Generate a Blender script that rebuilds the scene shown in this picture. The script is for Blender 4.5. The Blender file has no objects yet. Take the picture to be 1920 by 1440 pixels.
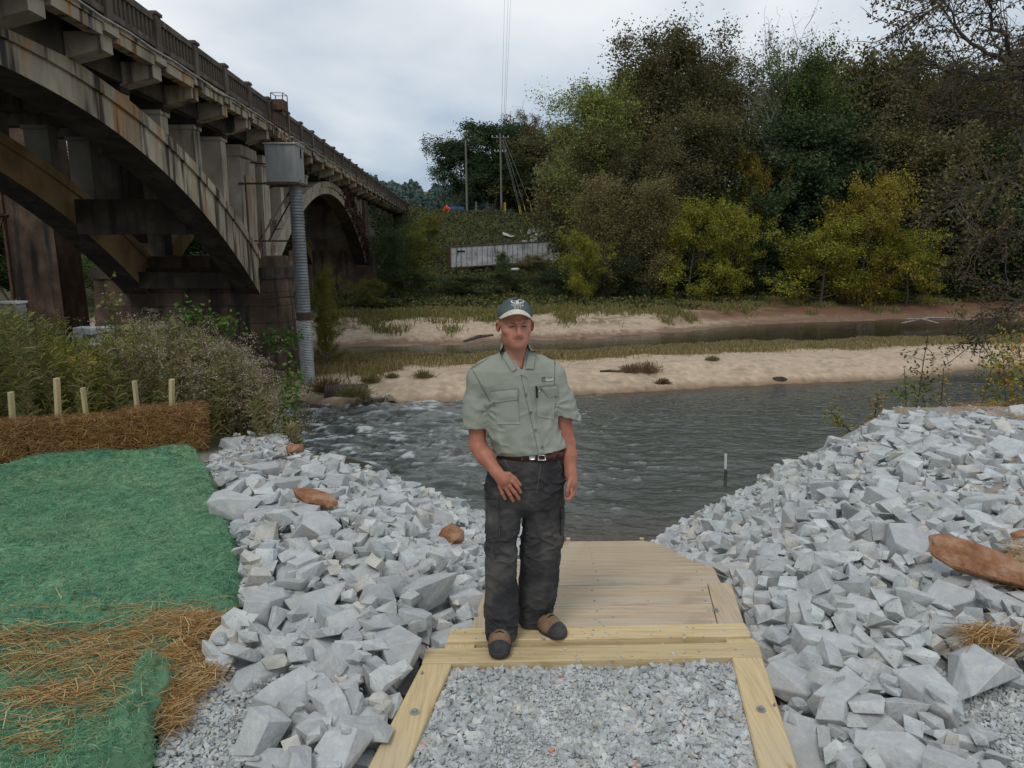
import bpy, bmesh, math, random
import numpy as np
from mathutils import Vector, Matrix, Euler

# ---------------------------------------------------------------- camera, sky, sun, exposure
SC = bpy.context.scene
COL = SC.collection
F_PX = 1387.0
PITCH = math.atan(260 / F_PX)
CP, SP = math.cos(PITCH), math.sin(PITCH)
CAM_Z = 2.1

cam_data = bpy.data.cameras.new("camera")
cam_data.sensor_width = 36.0
cam_data.lens = F_PX / 1920 * 36.0
cam_data.clip_start = 0.05
cam_data.clip_end = 3000
cam = bpy.data.objects.new("camera", cam_data)
COL.objects.link(cam)
cam.location = (0, 0, CAM_Z)
cam.rotation_euler = (math.pi / 2 - PITCH, 0, 0)
SC.camera = cam

SUN_EL, SUN_AZ = math.radians(52), math.radians(205)      # azimuth clockwise from +Y
world = bpy.data.worlds.new("World")
SC.world = world
world.use_nodes = True
_nt = world.node_tree
_nt.nodes.clear()
_out = _nt.nodes.new("ShaderNodeOutputWorld")
_bg = _nt.nodes.new("ShaderNodeBackground")
_sky = _nt.nodes.new("ShaderNodeTexSky")
_sky.sky_type = 'NISHITA'
_sky.sun_disc = False
_sky.sun_elevation = SUN_EL
_sky.sun_rotation = SUN_AZ
_sc = _nt.nodes.new("ShaderNodeVectorMath"); _sc.operation = 'SCALE'; _sc.inputs['Scale'].default_value = 0.1
_nt.links.new(_sky.outputs['Color'], _sc.inputs[0])
_tc = _nt.nodes.new("ShaderNodeTexCoord")
_sep = _nt.nodes.new("ShaderNodeSeparateXYZ")
_nt.links.new(_tc.outputs['Generated'], _sep.inputs[0])
_ma = _nt.nodes.new("ShaderNodeMath"); _ma.operation = 'MAXIMUM'; _ma.inputs[1].default_value = 0.0
_nt.links.new(_sep.outputs['Z'], _ma.inputs[0])
_mb = _nt.nodes.new("ShaderNodeMath"); _mb.operation = 'ADD'; _mb.inputs[1].default_value = 0.35
_nt.links.new(_ma.outputs[0], _mb.inputs[0])
_div = _nt.nodes.new("ShaderNodeVectorMath"); _div.operation = 'DIVIDE'
_cmb = _nt.nodes.new("ShaderNodeCombineXYZ")
for _i in range(3):
    _nt.links.new(_mb.outputs[0], _cmb.inputs[_i])
_nt.links.new(_tc.outputs['Generated'], _div.inputs[0])
_nt.links.new(_cmb.outputs[0], _div.inputs[1])
_no = _nt.nodes.new("ShaderNodeTexNoise")
_no.inputs['Scale'].default_value = 1.0
_no.inputs['Detail'].default_value = 6
_no.inputs['Roughness'].default_value = 0.5
_no.inputs['Distortion'].default_value = 0.35
_nt.links.new(_div.outputs[0], _no.inputs['Vector'])
_cr = _nt.nodes.new("ShaderNodeValToRGB")
_cr.color_ramp.elements[0].position = 0.38; _cr.color_ramp.elements[0].color = (0.40, 0.50, 0.63, 1)
_cr.color_ramp.elements[1].position = 0.64; _cr.color_ramp.elements[1].color = (0.95, 0.97, 0.98, 1)
_e = _cr.color_ramp.elements.new(0.5); _e.color = (0.66, 0.73, 0.80, 1)
_nt.links.new(_no.outputs['Fac'], _cr.inputs[0])
_mx = _nt.nodes.new("ShaderNodeMix"); _mx.data_type = 'RGBA'; _mx.inputs[0].default_value = 0.88
_nt.links.new(_sc.outputs[0], _mx.inputs[6])
_nt.links.new(_cr.outputs[0], _mx.inputs[7])
_nt.links.new(_mx.outputs[2], _bg.inputs['Color'])
_bg.inputs['Strength'].default_value = 1.0
_nt.links.new(_bg.outputs[0], _out.inputs[0])

_sl = bpy.data.lights.new("sun", 'SUN')
_sl.energy = 1.3
_sl.angle = math.radians(20)
_sl.color = (1.0, 0.96, 0.9)
sun = bpy.data.objects.new("sun", _sl)
COL.objects.link(sun)
_d = Vector((math.sin(SUN_AZ) * math.cos(SUN_EL), math.cos(SUN_AZ) * math.cos(SUN_EL), math.sin(SUN_EL)))
sun.rotation_euler = _d.to_track_quat('Z', 'Y').to_euler()
sun.location = (0, -20, 60)

SC.view_settings.view_transform = 'Standard'
SC.view_settings.look = 'None'
SC.view_settings.exposure = 0.0
SC.view_settings.gamma = 1.0
SC.view_settings.use_curve_mapping = False
SC.cycles.max_bounces = 5
SC.cycles.diffuse_bounces = 3
SC.cycles.transparent_max_bounces = 8
SC.cycles.use_denoising = True

# ---------------------------------------------------------------- measuring helpers
def ray(px, py):
    X = (px - 960) / F_PX; Y = (720 - py) / F_PX
    return np.array([X, CP + Y * SP, Y * CP - SP])
def at_z(px, py, z):
    r = ray(px, py); t = (z - CAM_Z) / r[2]; return r * t + np.array([0, 0, CAM_Z])
def at_y(px, py, y):
    r = ray(px, py); t = y / r[1]; return r * t + np.array([0, 0, CAM_Z])

# ---------------------------------------------------------------- noise
def _hash(ix, iy, iz, seed):
    h = (ix.astype(np.int64) * 374761393 + iy.astype(np.int64) * 668265263 + iz.astype(np.int64) * 2147483647 + seed * 1274126177) & 0xFFFFFFFF
    h = ((h ^ (h >> 13)) * 1274126177) & 0xFFFFFFFF
    h = h ^ (h >> 16)
    return (h & 0xFFFFFF).astype(np.float32) / float(0xFFFFFF)
def vnoise(x, y, z=0.0, seed=0):
    x = np.asarray(x, dtype=np.float32); y = np.asarray(y, dtype=np.float32) + 0 * x; z = np.asarray(z, dtype=np.float32) + 0 * x
    ix, iy, iz = np.floor(x), np.floor(y), np.floor(z)
    fx, fy, fz = x - ix, y - iy, z - iz
    fx = fx * fx * (3 - 2 * fx); fy = fy * fy * (3 - 2 * fy); fz = fz * fz * (3 - 2 * fz)
    r = 0
    for dx in (0, 1):
        wx = fx if dx else 1 - fx
        for dy in (0, 1):
            wy = fy if dy else 1 - fy
            for dz in (0, 1):
                wz = fz if dz else 1 - fz
                r = r + wx * wy * wz * _hash(ix + dx, iy + dy, iz + dz, seed)
    return r * 2 - 1
def fbm(x, y, z=0.0, seed=0, oct=4, gain=0.5):
    r = 0; a = 1.0; t = 0; f = 1.0
    for i in range(oct):
        r = r + a * vnoise(np.asarray(x) * f, np.asarray(y) * f, np.asarray(z) * f, seed + i * 17)
        t += a; a *= gain; f *= 2.03
    return r / t
def sstep(a, b, x):
    t = np.clip((x - a) / (b - a), 0, 1)
    return t * t * (3 - 2 * t)

# ---------------------------------------------------------------- object helpers
def make_mesh(name, verts, faces, tint=None, smooth=False, mat=None):
    """verts (n,3); faces = array (m,k) or list of such arrays; tint (n,3) vertex colours"""
    me = bpy.data.meshes.new(name)
    verts = np.asarray(verts, dtype=np.float32).reshape(-1, 3)
    if isinstance(faces, np.ndarray): faces = [faces]
    faces = [np.asarray(f, dtype=np.int32) for f in faces if len(f)]
    nl = sum(f.size for f in faces); nf = sum(len(f) for f in faces)
    me.vertices.add(len(verts)); me.vertices.foreach_set("co", verts.ravel())
    me.loops.add(nl); me.polygons.add(nf)
    me.loops.foreach_set("vertex_index", np.concatenate([f.ravel() for f in faces]))
    tot = np.concatenate([np.full(len(f), f.shape[1], dtype=np.int32) for f in faces])
    me.polygons.foreach_set("loop_start", np.concatenate([[0], np.cumsum(tot)[:-1]]).astype(np.int32))
    me.polygons.foreach_set("loop_total", tot)
    me.update(calc_edges=True)
    me.polygons.foreach_set("use_smooth", np.full(nf, bool(smooth), dtype=bool))
    if tint is not None:
        a = me.color_attributes.new("tint", 'FLOAT_COLOR', 'POINT')
        c = np.ones((len(verts), 4), dtype=np.float32); c[:, :3] = tint
        a.data.foreach_set("color", c.ravel())
    if mat is not None: me.materials.append(mat)
    me.validate()
    return me
def link(name, me, parent=None, kind=None):
    o = bpy.data.objects.new(name, me); COL.objects.link(o)
    if parent is not None: o.parent = parent
    if kind: o['kind'] = kind
    return o
def tag(o, label=None, cat=None, group=None, kind=None):
    if label: o['label'] = label
    if cat: o['category'] = cat
    if group: o['group'] = group
    if kind: o['kind'] = kind
    return o
def thing(name, label, cat, loc=(0, 0, 0), group=None):
    o = bpy.data.objects.new(name, None); COL.objects.link(o)
    o.location = loc; o.empty_display_size = 0.2
    return tag(o, label, cat, group)

class MB:
    """collects simple solids into one mesh"""
    def __init__(s): s.v = []; s.f = []; s.n = 0; s.t = []
    def add(s, v, f, tint=(1, 1, 1)):
        v = np.asarray(v, dtype=float).reshape(-1, 3)
        s.v.append(v); s.t.append(np.tile(np.asarray(tint, dtype=float), (len(v), 1)))
        for q in f: s.f.append([i + s.n for i in q])
        s.n += len(v); return s
    def hexa(s, p, tint=(1, 1, 1)):      # 8 corners, bottom 4 ccw then top 4
        return s.add(p, [(3, 2, 1, 0), (4, 5, 6, 7), (0, 1, 5, 4), (1, 2, 6, 5), (2, 3, 7, 6), (3, 0, 4, 7)], tint)
    def box(s, c, d, rz=0.0, tint=(1, 1, 1), rot=None):
        x, y, z = d[0] / 2, d[1] / 2, d[2] / 2
        p = np.array([(-x, -y, -z), (x, -y, -z), (x, y, -z), (-x, y, -z), (-x, -y, z), (x, -y, z), (x, y, z), (-x, y, z)])
        R = np.array((rot if rot is not None else Euler((0, 0, rz))).to_matrix())
        return s.hexa(p @ R.T + np.array(c), tint)
    def tube(s, pts, r, n=8, tint=(1, 1, 1), cap=True):
        pts = [np.asarray(p, dtype=float) for p in pts]
        if not hasattr(r, '__len__'): r = [r] * len(pts)
        V = []
        up = np.array([0.31, 0.17, 0.93])
        for i, p in enumerate(pts):
            d = pts[min(i + 1, len(pts) - 1)] - pts[max(i - 1, 0)]
            d = d / (np.linalg.norm(d) + 1e-9)
            a = np.cross(d, up); 
            if np.linalg.norm(a) < 0.1: a = np.cross(d, np.array([1.0, 0, 0]))
            a /= np.linalg.norm(a); b = np.cross(d, a)
            for k in range(n):
                t = 2 * math.pi * k / n
                V.append(p + r[i] * (math.cos(t) * a + math.sin(t) * b))
        Fc = []
        for i in range(len(pts) - 1):
            for k in range(n):
                k2 = (k + 1) % n
                Fc.append((i * n + k, i * n + k2, (i + 1) * n + k2, (i + 1) * n + k))
        if cap:
            Fc.append(tuple(range(n))[::-1]); Fc.append(tuple((len(pts) - 1) * n + k for k in range(n)))
        return s.add(V, Fc, tint)
    def mesh(s, name, mat=None, smooth=False, bevel=0.0, origin=(0, 0, 0)):
        me = bpy.data.meshes.new(name)
        v = np.concatenate(s.v) - np.array(origin)
        me.from_pydata(v.tolist(), [], s.f)
        if bevel:
            bm = bmesh.new(); bm.from_mesh(me)
            bmesh.ops.bevel(bm, geom=list(bm.edges), offset=bevel, segments=1, affect='EDGES', clamp_overlap=True)
            bm.to_mesh(me); bm.free()
        else:
            a = me.color_attributes.new("tint", 'FLOAT_COLOR', 'POINT')
            c = np.ones((len(v), 4), dtype=np.float32); c[:, :3] = np.concatenate(s.t)
            a.data.foreach_set("color", c.ravel())
        me.polygons.foreach_set("use_smooth", [bool(smooth)] * len(me.polygons))
        if mat: me.materials.append(mat)
        me.update(); return me
    def build(s, name, mat, parent=None, kind=None, **k):
        return link(name, s.mesh(name, mat, **k), parent, kind)

# ---------------------------------------------------------------- materials
def _node(nt, t, **kw):
    n = nt.nodes.new(t)
    for k, v in kw.items():
        if k.startswith('i_'): n.inputs[k[2:].replace('_', ' ')].default_value = v
        else: setattr(n, k, v)
    return n
def mat(name, base, rough=0.8, ramp=None, scale=4.0, detail=5.0, bump=0.0, bscale=None, tint=False, objrand=0.0,
        coords='Object', stretch=(1, 1, 1), metal=0.0, spec=0.3, second=None, transl=0.0, bdist=0.02):
    """principled with noise-ramped colour. ramp=[(pos,color)..] driven by noise; second=(scale,color,lo,hi) overlays stains"""
    m = bpy.data.materials.new(name); m.use_nodes = True
    nt = m.node_tree; nt.nodes.clear()
    out = _node(nt, "ShaderNodeOutputMaterial"); b = _node(nt, "ShaderNodeBsdfPrincipled")
    b.inputs['Roughness'].default_value = rough; b.inputs['Metallic'].default_value = metal
    b.inputs['Specular IOR Level'].default_value = spec
    L = nt.links.new
    tc = _node(nt, "ShaderNodeTexCoord"); mp = _node(nt, "ShaderNodeMapping")
    mp.inputs['Scale'].default_value = stretch
    L(tc.outputs[coords], mp.inputs[0])
    if ramp:
        n = _node(nt, "ShaderNodeTexNoise"); n.inputs['Scale'].default_value = scale; n.inputs['Detail'].default_value = detail
        n.inputs['Roughness'].default_value = 0.6
        L(mp.outputs[0], n.inputs['Vector'])
        cr = _node(nt, "ShaderNodeValToRGB")
        els = cr.color_ramp.elements
        els[0].position = ramp[0][0]; els[0].color = (*ramp[0][1], 1)
        els[1].position = ramp[-1][0]; els[1].color = (*ramp[-1][1], 1)
        for p, c in ramp[1:-1]:
            e = els.new(p); e.color = (*c, 1)
        L(n.outputs['Fac'], cr.inputs[0]); col = cr.outputs[0]
    else:
        rgb = _node(nt, "ShaderNodeRGB"); rgb.outputs[0].default_value = (*base, 1); col = rgb.outputs[0]
    if second:
        for (s2, c2, lo, hi, st2) in second:
            mp2 = _node(nt, "ShaderNodeMapping"); mp2.inputs['Scale'].default_value = st2
            L(tc.outputs[coords], mp2.inputs[0])
            n2 = _node(nt, "ShaderNodeTexNoise"); n2.inputs['Scale'].default_value = s2; n2.inputs['Detail'].default_value = 4
            L(mp2.outputs[0], n2.inputs['Vector'])
            mr = _node(nt, "ShaderNodeMapRange"); mr.inputs['From Min'].default_value = lo; mr.inputs['From Max'].default_value = hi
            L(n2.outputs['Fac'], mr.inputs['Value'])
            mx = _node(nt, "ShaderNodeMix", data_type='RGBA'); L(mr.outputs[0], mx.inputs[0]); L(col, mx.inputs[6])
            mx.inputs[7].default_value = (*c2, 1); col = mx.outputs[2]
    if tint:
        a = _node(nt, "ShaderNodeAttribute", attribute_name='tint')
        mx = _node(nt, "ShaderNodeMix", data_type='RGBA', blend_type='MULTIPLY'); mx.inputs[0].default_value = 1
        L(col, mx.inputs[6]); L(a.outputs['Color'], mx.inputs[7]); col = mx.outputs[2]
    if objrand:
        oi = _node(nt, "ShaderNodeObjectInfo")
        mr = _node(nt, "ShaderNodeMapRange"); mr.inputs['To Min'].default_value = 1 - objrand; mr.inputs['To Max'].default_value = 1 + objrand
        L(oi.outputs['Random'], mr.inputs['Value'])
        vm = _node(nt, "ShaderNodeVectorMath", operation='SCALE'); L(col, vm.inputs[0]); L(mr.outputs[0], vm.inputs['Scale']); col = vm.outputs[0]
    L(col, b.inputs['Base Color'])
    if bump:
        nb = _node(nt, "ShaderNodeTexNoise"); nb.inputs['Scale'].default_value = bscale or scale * 3; nb.inputs['Detail'].default_value = 6
        L(mp.outputs[0], nb.inputs['Vector'])
        bp = _node(nt, "ShaderNodeBump"); bp.inputs['Strength'].default_value = bump; bp.inputs['Distance'].default_value = bdist
        L(nb.outputs['Fac'], bp.inputs['Height']); L(bp.outputs[0], b.inputs['Normal'])
    if transl:
        tr = _node(nt, "ShaderNodeBsdfTranslucent"); L(col, tr.inputs['Color'])
        ms = _node(nt, "ShaderNodeMixShader"); ms.inputs[0].default_value = transl
        L(b.outputs[0], ms.inputs[1]); L(tr.outputs[0], ms.inputs[2]); L(ms.outputs[0], out.inputs[0])
    else:
        L(b.outputs[0], out.inputs[0])
    return m

M = {}
M['ground'] = mat('ground_earth', (1, 1, 1), 0.95, ramp=[(0.3, (0.75, 0.75, 0.75)), (0.7, (1.2, 1.2, 1.2))], scale=3.0, detail=8, tint=True, bump=0.6, bscale=14, bdist=0.03)
M['rock'] = mat('granite_riprap', (.4, .42, .44), 0.9, ramp=[(0.32, (.35, .358, .35)), (0.5, (.46, .465, .452)), (0.68, (.56, .56, .54))], scale=9, detail=9, tint=True, bump=0.5, bscale=28, bdist=0.012,
                second=[(90.0, (.22, .24, .26), 0.60, 0.70, (1, 1, 1))])
M['rock_obj'] = mat('granite_stone', (.4, .42, .44), 0.9, ramp=[(0.3, (.36, .367, .36)), (0.5, (.46, .465, .452)), (0.7, (.555, .555, .535))], scale=3, detail=12, objrand=0.13, bump=0.7, bscale=9, bdist=0.012,
                    second=[(55.0, (.36, .38, .40), 0.48, 0.80, (1, 1, 1)), (9.0, (.38, .40, .42), 0.48, 0.75, (1, 1, .35)), (1.6, (.50, .45, .38), 0.60, 0.85, (1, 1, 1))])
M['red_rock'] = mat('red_clay_stone', (.35, .15, .08), 0.9, ramp=[(0.3, (.17, .075, .04)), (0.5, (.31, .15, .08)), (0.7, (.40, .27, .185))], scale=9, detail=9, bump=1.0, bscale=22, bdist=.03)
M['wood'] = mat('treated_pine', (.6, .45, .25), 0.7, ramp=[(0.3, (.42, .31, .155)), (0.5, (.56, .43, .235)), (0.72, (.63, .50, .29))], scale=1.0, detail=9, stretch=(3, 60, 60), bump=0.25, bscale=2.5, bdist=0.004, objrand=0.08,
                second=[(1.3, (.48, .41, .30), 0.52, 0.8, (1, 2.5, 2.5)), (2.2, (.36, .22, .09), 0.66, 0.78, (2.2, 9, 9))])
M['wood_y'] = M['wood'].copy(); M['wood_y'].name = 'treated_pine_lengthwise'
for _n in M['wood_y'].node_tree.nodes:
    if _n.type == 'MAPPING':
        _v = _n.inputs['Scale'].default_value; _n.inputs['Scale'].default_value = (_v[1], _v[0], _v[2])
M['board'] = mat('weathered_board', (.6, .5, .35), 0.8, ramp=[(0.3, (.34, .26, .17)), (0.5, (.45, .35, .235)), (0.72, (.52, .42, .295))], scale=1.0, detail=9, stretch=(2.5, 55, 55), bump=0.2, bscale=2.0, bdist=0.003, objrand=0.07,
                 second=[(1.0, (.44, .395, .32), 0.45, 0.75, (1, 3, 3)), (3.0, (.30, .235, .17), 0.62, 0.80, (1, 1, 1)), (1.2, (.33, .14, .06), 0.66, 0.74, (1.2, 22, 22))])
M['board_y'] = M['board'].copy(); M['board_y'].name = 'weathered_board_lengthwise'
for _n in M['board_y'].node_tree.nodes:
    if _n.type == 'MAPPING':
        _v = _n.inputs['Scale'].default_value; _n.inputs['Scale'].default_value = (_v[1], _v[0], _v[2])
M['stake'] = mat('pale_stake_wood', (.5, .45, .25), 0.8, ramp=[(0.3, (.36, .31, .16)), (0.7, (.50, .43, .25))], scale=1, stretch=(40, 40, 3), bump=0.2, objrand=0.15)
M['steel'] = mat('galvanised_steel', (.42, .43, .42), 0.5, ramp=[(0.3, (.25, .25, .24)), (0.7, (.42, .43, .42))], scale=6, metal=0.6, bump=0.1)
CONC_T = dict(coords='Object')
M['conc'] = mat('stained_concrete', (.3, .28, .23), 0.92, ramp=[(0.30, (.12, .10, .070)), (0.46, (.27, .232, .17)), (0.66, (.44, .39, .295))], scale=0.55, detail=9, stretch=(1, 1.2, 0.6), bump=0.35, bscale=9, bdist=0.02,
                second=[(2.0, (.36, .21, .085), 0.53, 0.66, (0.6, 0.9, 0.10)), (2.6, (.045, .042, .036), 0.50, 0.62, (0.9, 1.2, 0.10))])
M['conc_dark'] = mat('dark_shaded_concrete', (.1, .09, .08), 0.95, ramp=[(0.3, (.026, .021, .016)), (0.5, (.05, .04, .03)), (0.72, (.10, .08, .06))], scale=0.9, detail=9, bump=0.35, bscale=10,
                     second=[(2.2, (.025, .022, .02), 0.50, 0.66, (1.2, 1.2, .12))])  # dark colour carries the shade under the deck and arches
M['conc_pale'] = mat('pale_column_concrete', (.3, .3, .27), 0.9, ramp=[(0.3, (.21, .18, .135)), (0.5, (.33, .29, .225)), (0.7, (.43, .385, .31))], scale=0.8, detail=8, bump=0.25, bscale=10,
                     second=[(2.0, (.07, .062, .05), 0.56, 0.70, (1.3, 1.3, .15))])
M['conc_red'] = mat('red_stained_concrete', (.2, .13, .09), 0.92, ramp=[(0.3, (.04, .028, .020)), (0.5, (.095, .062, .042)), (0.72, (.18, .13, .095))], scale=1.0, detail=9, stretch=(1, 1, .8), bump=0.4, bscale=9,
                    second=[(1.6, (.03, .026, .022), 0.50, 0.65, (1.4, 1.4, .16))])
M['rust_conc'] = mat('rust_stained_concrete', (.3, .17, .07), 0.92, ramp=[(0.3, (.14, .095, .05)), (0.5, (.28, .18, .085)), (0.7, (.38, .27, .14))], scale=0.6, detail=7, bump=0.3, bscale=9)
M['box_metal'] = mat('weathered_grey_metal', (.25, .26, .26), 0.55, ramp=[(0.3, (.19, .20, .195)), (0.7, (.285, .295, .29))], scale=2.5, detail=7, stretch=(2, 2, .5), bump=0.05)
M['rust'] = mat('rusted_iron', (.09, .05, .035), 0.9, ramp=[(0.3, (.04, .027, .02)), (0.7, (.13, .07, .045))], scale=8, bump=0.2)
M['pipe'] = mat('corrugated_galvanised', (.2, .22, .23), 0.5, ramp=[(0.3, (.13, .145, .15)), (0.7, (.25, .27, .275))], scale=2.0, detail=6, metal=0.35, second=[(1.2, (.14, .08, .05), 0.62, 0.78, (1, 1, .5))])
M['pipe_light'] = mat('bright_corrugated_steel', (.36, .37, .37), 0.45, ramp=[(0.3, (.26, .27, .27)), (0.7, (.42, .43, .42))], scale=3.0, metal=0.3, second=[(1.5, (.2, .12, .08), 0.6, 0.75, (1, 1, .5))])
M['bark'] = mat('grey_brown_bark', (.08, .07, .06), 0.95, ramp=[(0.3, (.04, .034, .028)), (0.7, (.12, .105, .09))], scale=3, stretch=(3, 3, .6), bump=0.4, bscale=8)
M['bark_pale'] = mat('pale_bark', (.25, .23, .2), 0.9, ramp=[(0.3, (.14, .125, .105)), (0.7, (.36, .33, .29))], scale=2, stretch=(2, 2, .6), bump=0.2)
def leafmat(name, c, transl=0.25):
    return mat(name, c, 0.75, tint=True, transl=transl, spec=0.1, objrand=0.12)
M['lf_dark'] = leafmat('dark_green_leaves', (.055, .082, .036))
M['lf_olive'] = leafmat('olive_brown_leaves', (.135, .125, .055))
M['lf_green'] = leafmat('mid_green_leaves', (.11, .15, .045))
M['lf_yellow'] = leafmat('yellow_green_leaves', (.24, .24, .035))
M['lf_gold'] = leafmat('golden_leaves', (.25, .20, .032))
M['lf_brown'] = leafmat('brown_autumn_leaves', (.145, .12, .055))
M['lf_pine'] = leafmat('blue_green_needles', (.045, .075, .055), 0.1)
M['lf_red'] = leafmat('dark_red_vine_leaves', (.07, .04, .034))
M['lf_purple'] = leafmat('purple_brown_leaves', (.06, .035, .04))
M['weed'] = leafmat('weed_leaves', (1, 1, 1), 0.2)
# ================================================================ TERRAIN
WATER = -4.2
_RY = [-9, 4.45, 5.0, 5.63, 6.9, 9.73, 13.4, 14.2, 17, 40]
_RZ = [0, 0, -.20, -.46, -.95, -2.02, -3.50, -3.9, -5.0, -5.2]
def zramp(y): return np.interp(y, _RY, _RZ)
def xl_of(y): return -.26 + .135 * (y - 3.73)
def xr_of(y): return 1.30 + .128 * (y - 3.6)

def shore(pts, z):
    P = np.array([at_z(a, b, z)[:2] for a, b in pts]); P = P[np.argsort(P[:, 0])]
    return P
S1 = shore([(560, 752), (640, 757), (700, 752), (780, 750), (870, 747), (1000, 742), (1090, 737), (1200, 730), (1300, 724), (1400, 719), (1500, 714), (1600, 709), (1700, 704), (1800, 694), (1900, 685)], WATER)
S2 = shore([(600, 690), (640, 674), (760, 672), (900, 668), (1000, 662), (1150, 658), (1300, 651), (1450, 646), (1600, 641), (1750, 636), (1900, 630)], WATER)
S3 = shore([(600, 655), (660, 655), (760, 650), (870, 646), (1000, 638), (1150, 632), (1300, 622), (1400, 612), (1500, 606), (1700, 600), (1900, 596)], WATER)
def y1_of(x): return np.interp(x, S1[:, 0], S1[:, 1]) + 0.5 * vnoise(x * .35, 0 * x, seed=5) + .15 * vnoise(x * 1.3, 0 * x, seed=6)
def y2_of(x): return np.interp(x, S2[:, 0], S2[:, 1]) + 0.7 * vnoise(x * .3, 0 * x, seed=7)
def y3_of(x): return np.interp(x, S3[:, 0], S3[:, 1]) + 0.9 * vnoise(x * .25, 0 * x, seed=8)

def near_h(x, y):
    d_l = xl_of(y) - .12 - x            # lateral distance left of the ramp
    d_r = x - xr_of(y) - .12
    zr = zramp(y)
    lat = np.where(x < (xl_of(y) + xr_of(y)) / 2, zr - .12 + .50 * np.maximum(d_l, 0), zr - .12 + .72 * np.maximum(d_r, 0))
    frontL = -.65 * (y - 8.15)
    frontR = -.80 * (y - 9.6)
    w = sstep(0.5, 2.0, x - xl_of(y))
    front = frontL * (1 - w) + frontR * w
    h = np.minimum(np.minimum(lat, front), 0.0)
    # left weedy bank falls more slowly
    wl = sstep(-2.6, -4.2, x)
    h = h * (1 - wl) + np.minimum(0.0, -.34 * (y - 8.6)) * wl
    h = np.maximum(h, -5.2)
    return h
def hill_h(x, y):
    """far bank and hillside, from the third shore outward"""
    y3 = y3_of(x)
    d = y - y3
    low = WATER + .9 * sstep(0, 5, d) + .25 * sstep(5, 9, d)
    # hillside up to the road
    foot = np.interp(x, [-30, -12, 0, 12, 30, 80], [66, 70, 73, 74, 76, 78])
    t = np.clip((y - foot) / 40.0, 0, 3)
    top = np.interp(x, [-200, -60, -20, -4, 14, 26, 60, 200], [9, 8.0, 7.0, 6.9, 5.6, 3.5, 1.0, 0.0])
    rise = (top - low) * (0.20 * sstep(0, .38, t) + .12 * sstep(.3, .62, t) + .68 * sstep(.52, 1.0, t))
    far = 22 * sstep(150, 420, y) * sstep(60, -60, x - .1 * y)
    return low + rise + far
def terrain(x, y):
    x = np.asarray(x, dtype=float); y = np.asarray(y, dtype=float)
    n = near_h(x, y)
    y1, y2 = y1_of(x), y2_of(x)
    bed = np.full_like(x, -5.2)
    # sand bar between y1 and y2
    a = (y - y1); b = (y2 - y)
    w = np.maximum(y2 - y1, 0.1)
    top = np.interp(x, [-9, -6, -2, 3, 8, 14, 25, 40], [-3.8, -3.5, -3.4, -3.5, -3.35, -3.45, -3.55, -3.6])
    bar = WATER + (top - WATER) * sstep(-.15, .22, a / w) * sstep(-.05, .95, b / w) - 1.0 * sstep(.0, -1.6, a) - 1.0 * sstep(0.0, -2.0, b)
    bar = np.where((a > -2) & (b > -2), bar, bed)
    bar = bed + (bar - bed) * sstep(-12.5, -10.0, x)
    far = np.where(y > y3_of(x) - 3, np.maximum(hill_h(x, y) - 1.0 * sstep(0, -3, y - y3_of(x)), bed), bed)
    h = np.where(y < 24, n, np.maximum(bar, far))
    # bare river side under the bridge, left of the pier
    h = h + .05 * fbm(x * 1.3, y * 1.3, seed=31) * sstep(.5, 3, np.abs(x - .5) + np.maximum(0, y - 10)) + .35 * fbm(x * .12, y * .12, seed=33) * sstep(60, 90, y) * 2
    h += .12 * fbm(x * .8, y * .8, seed=35) * sstep(24, 30, y) * (h > -4.5)
    return h

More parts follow.
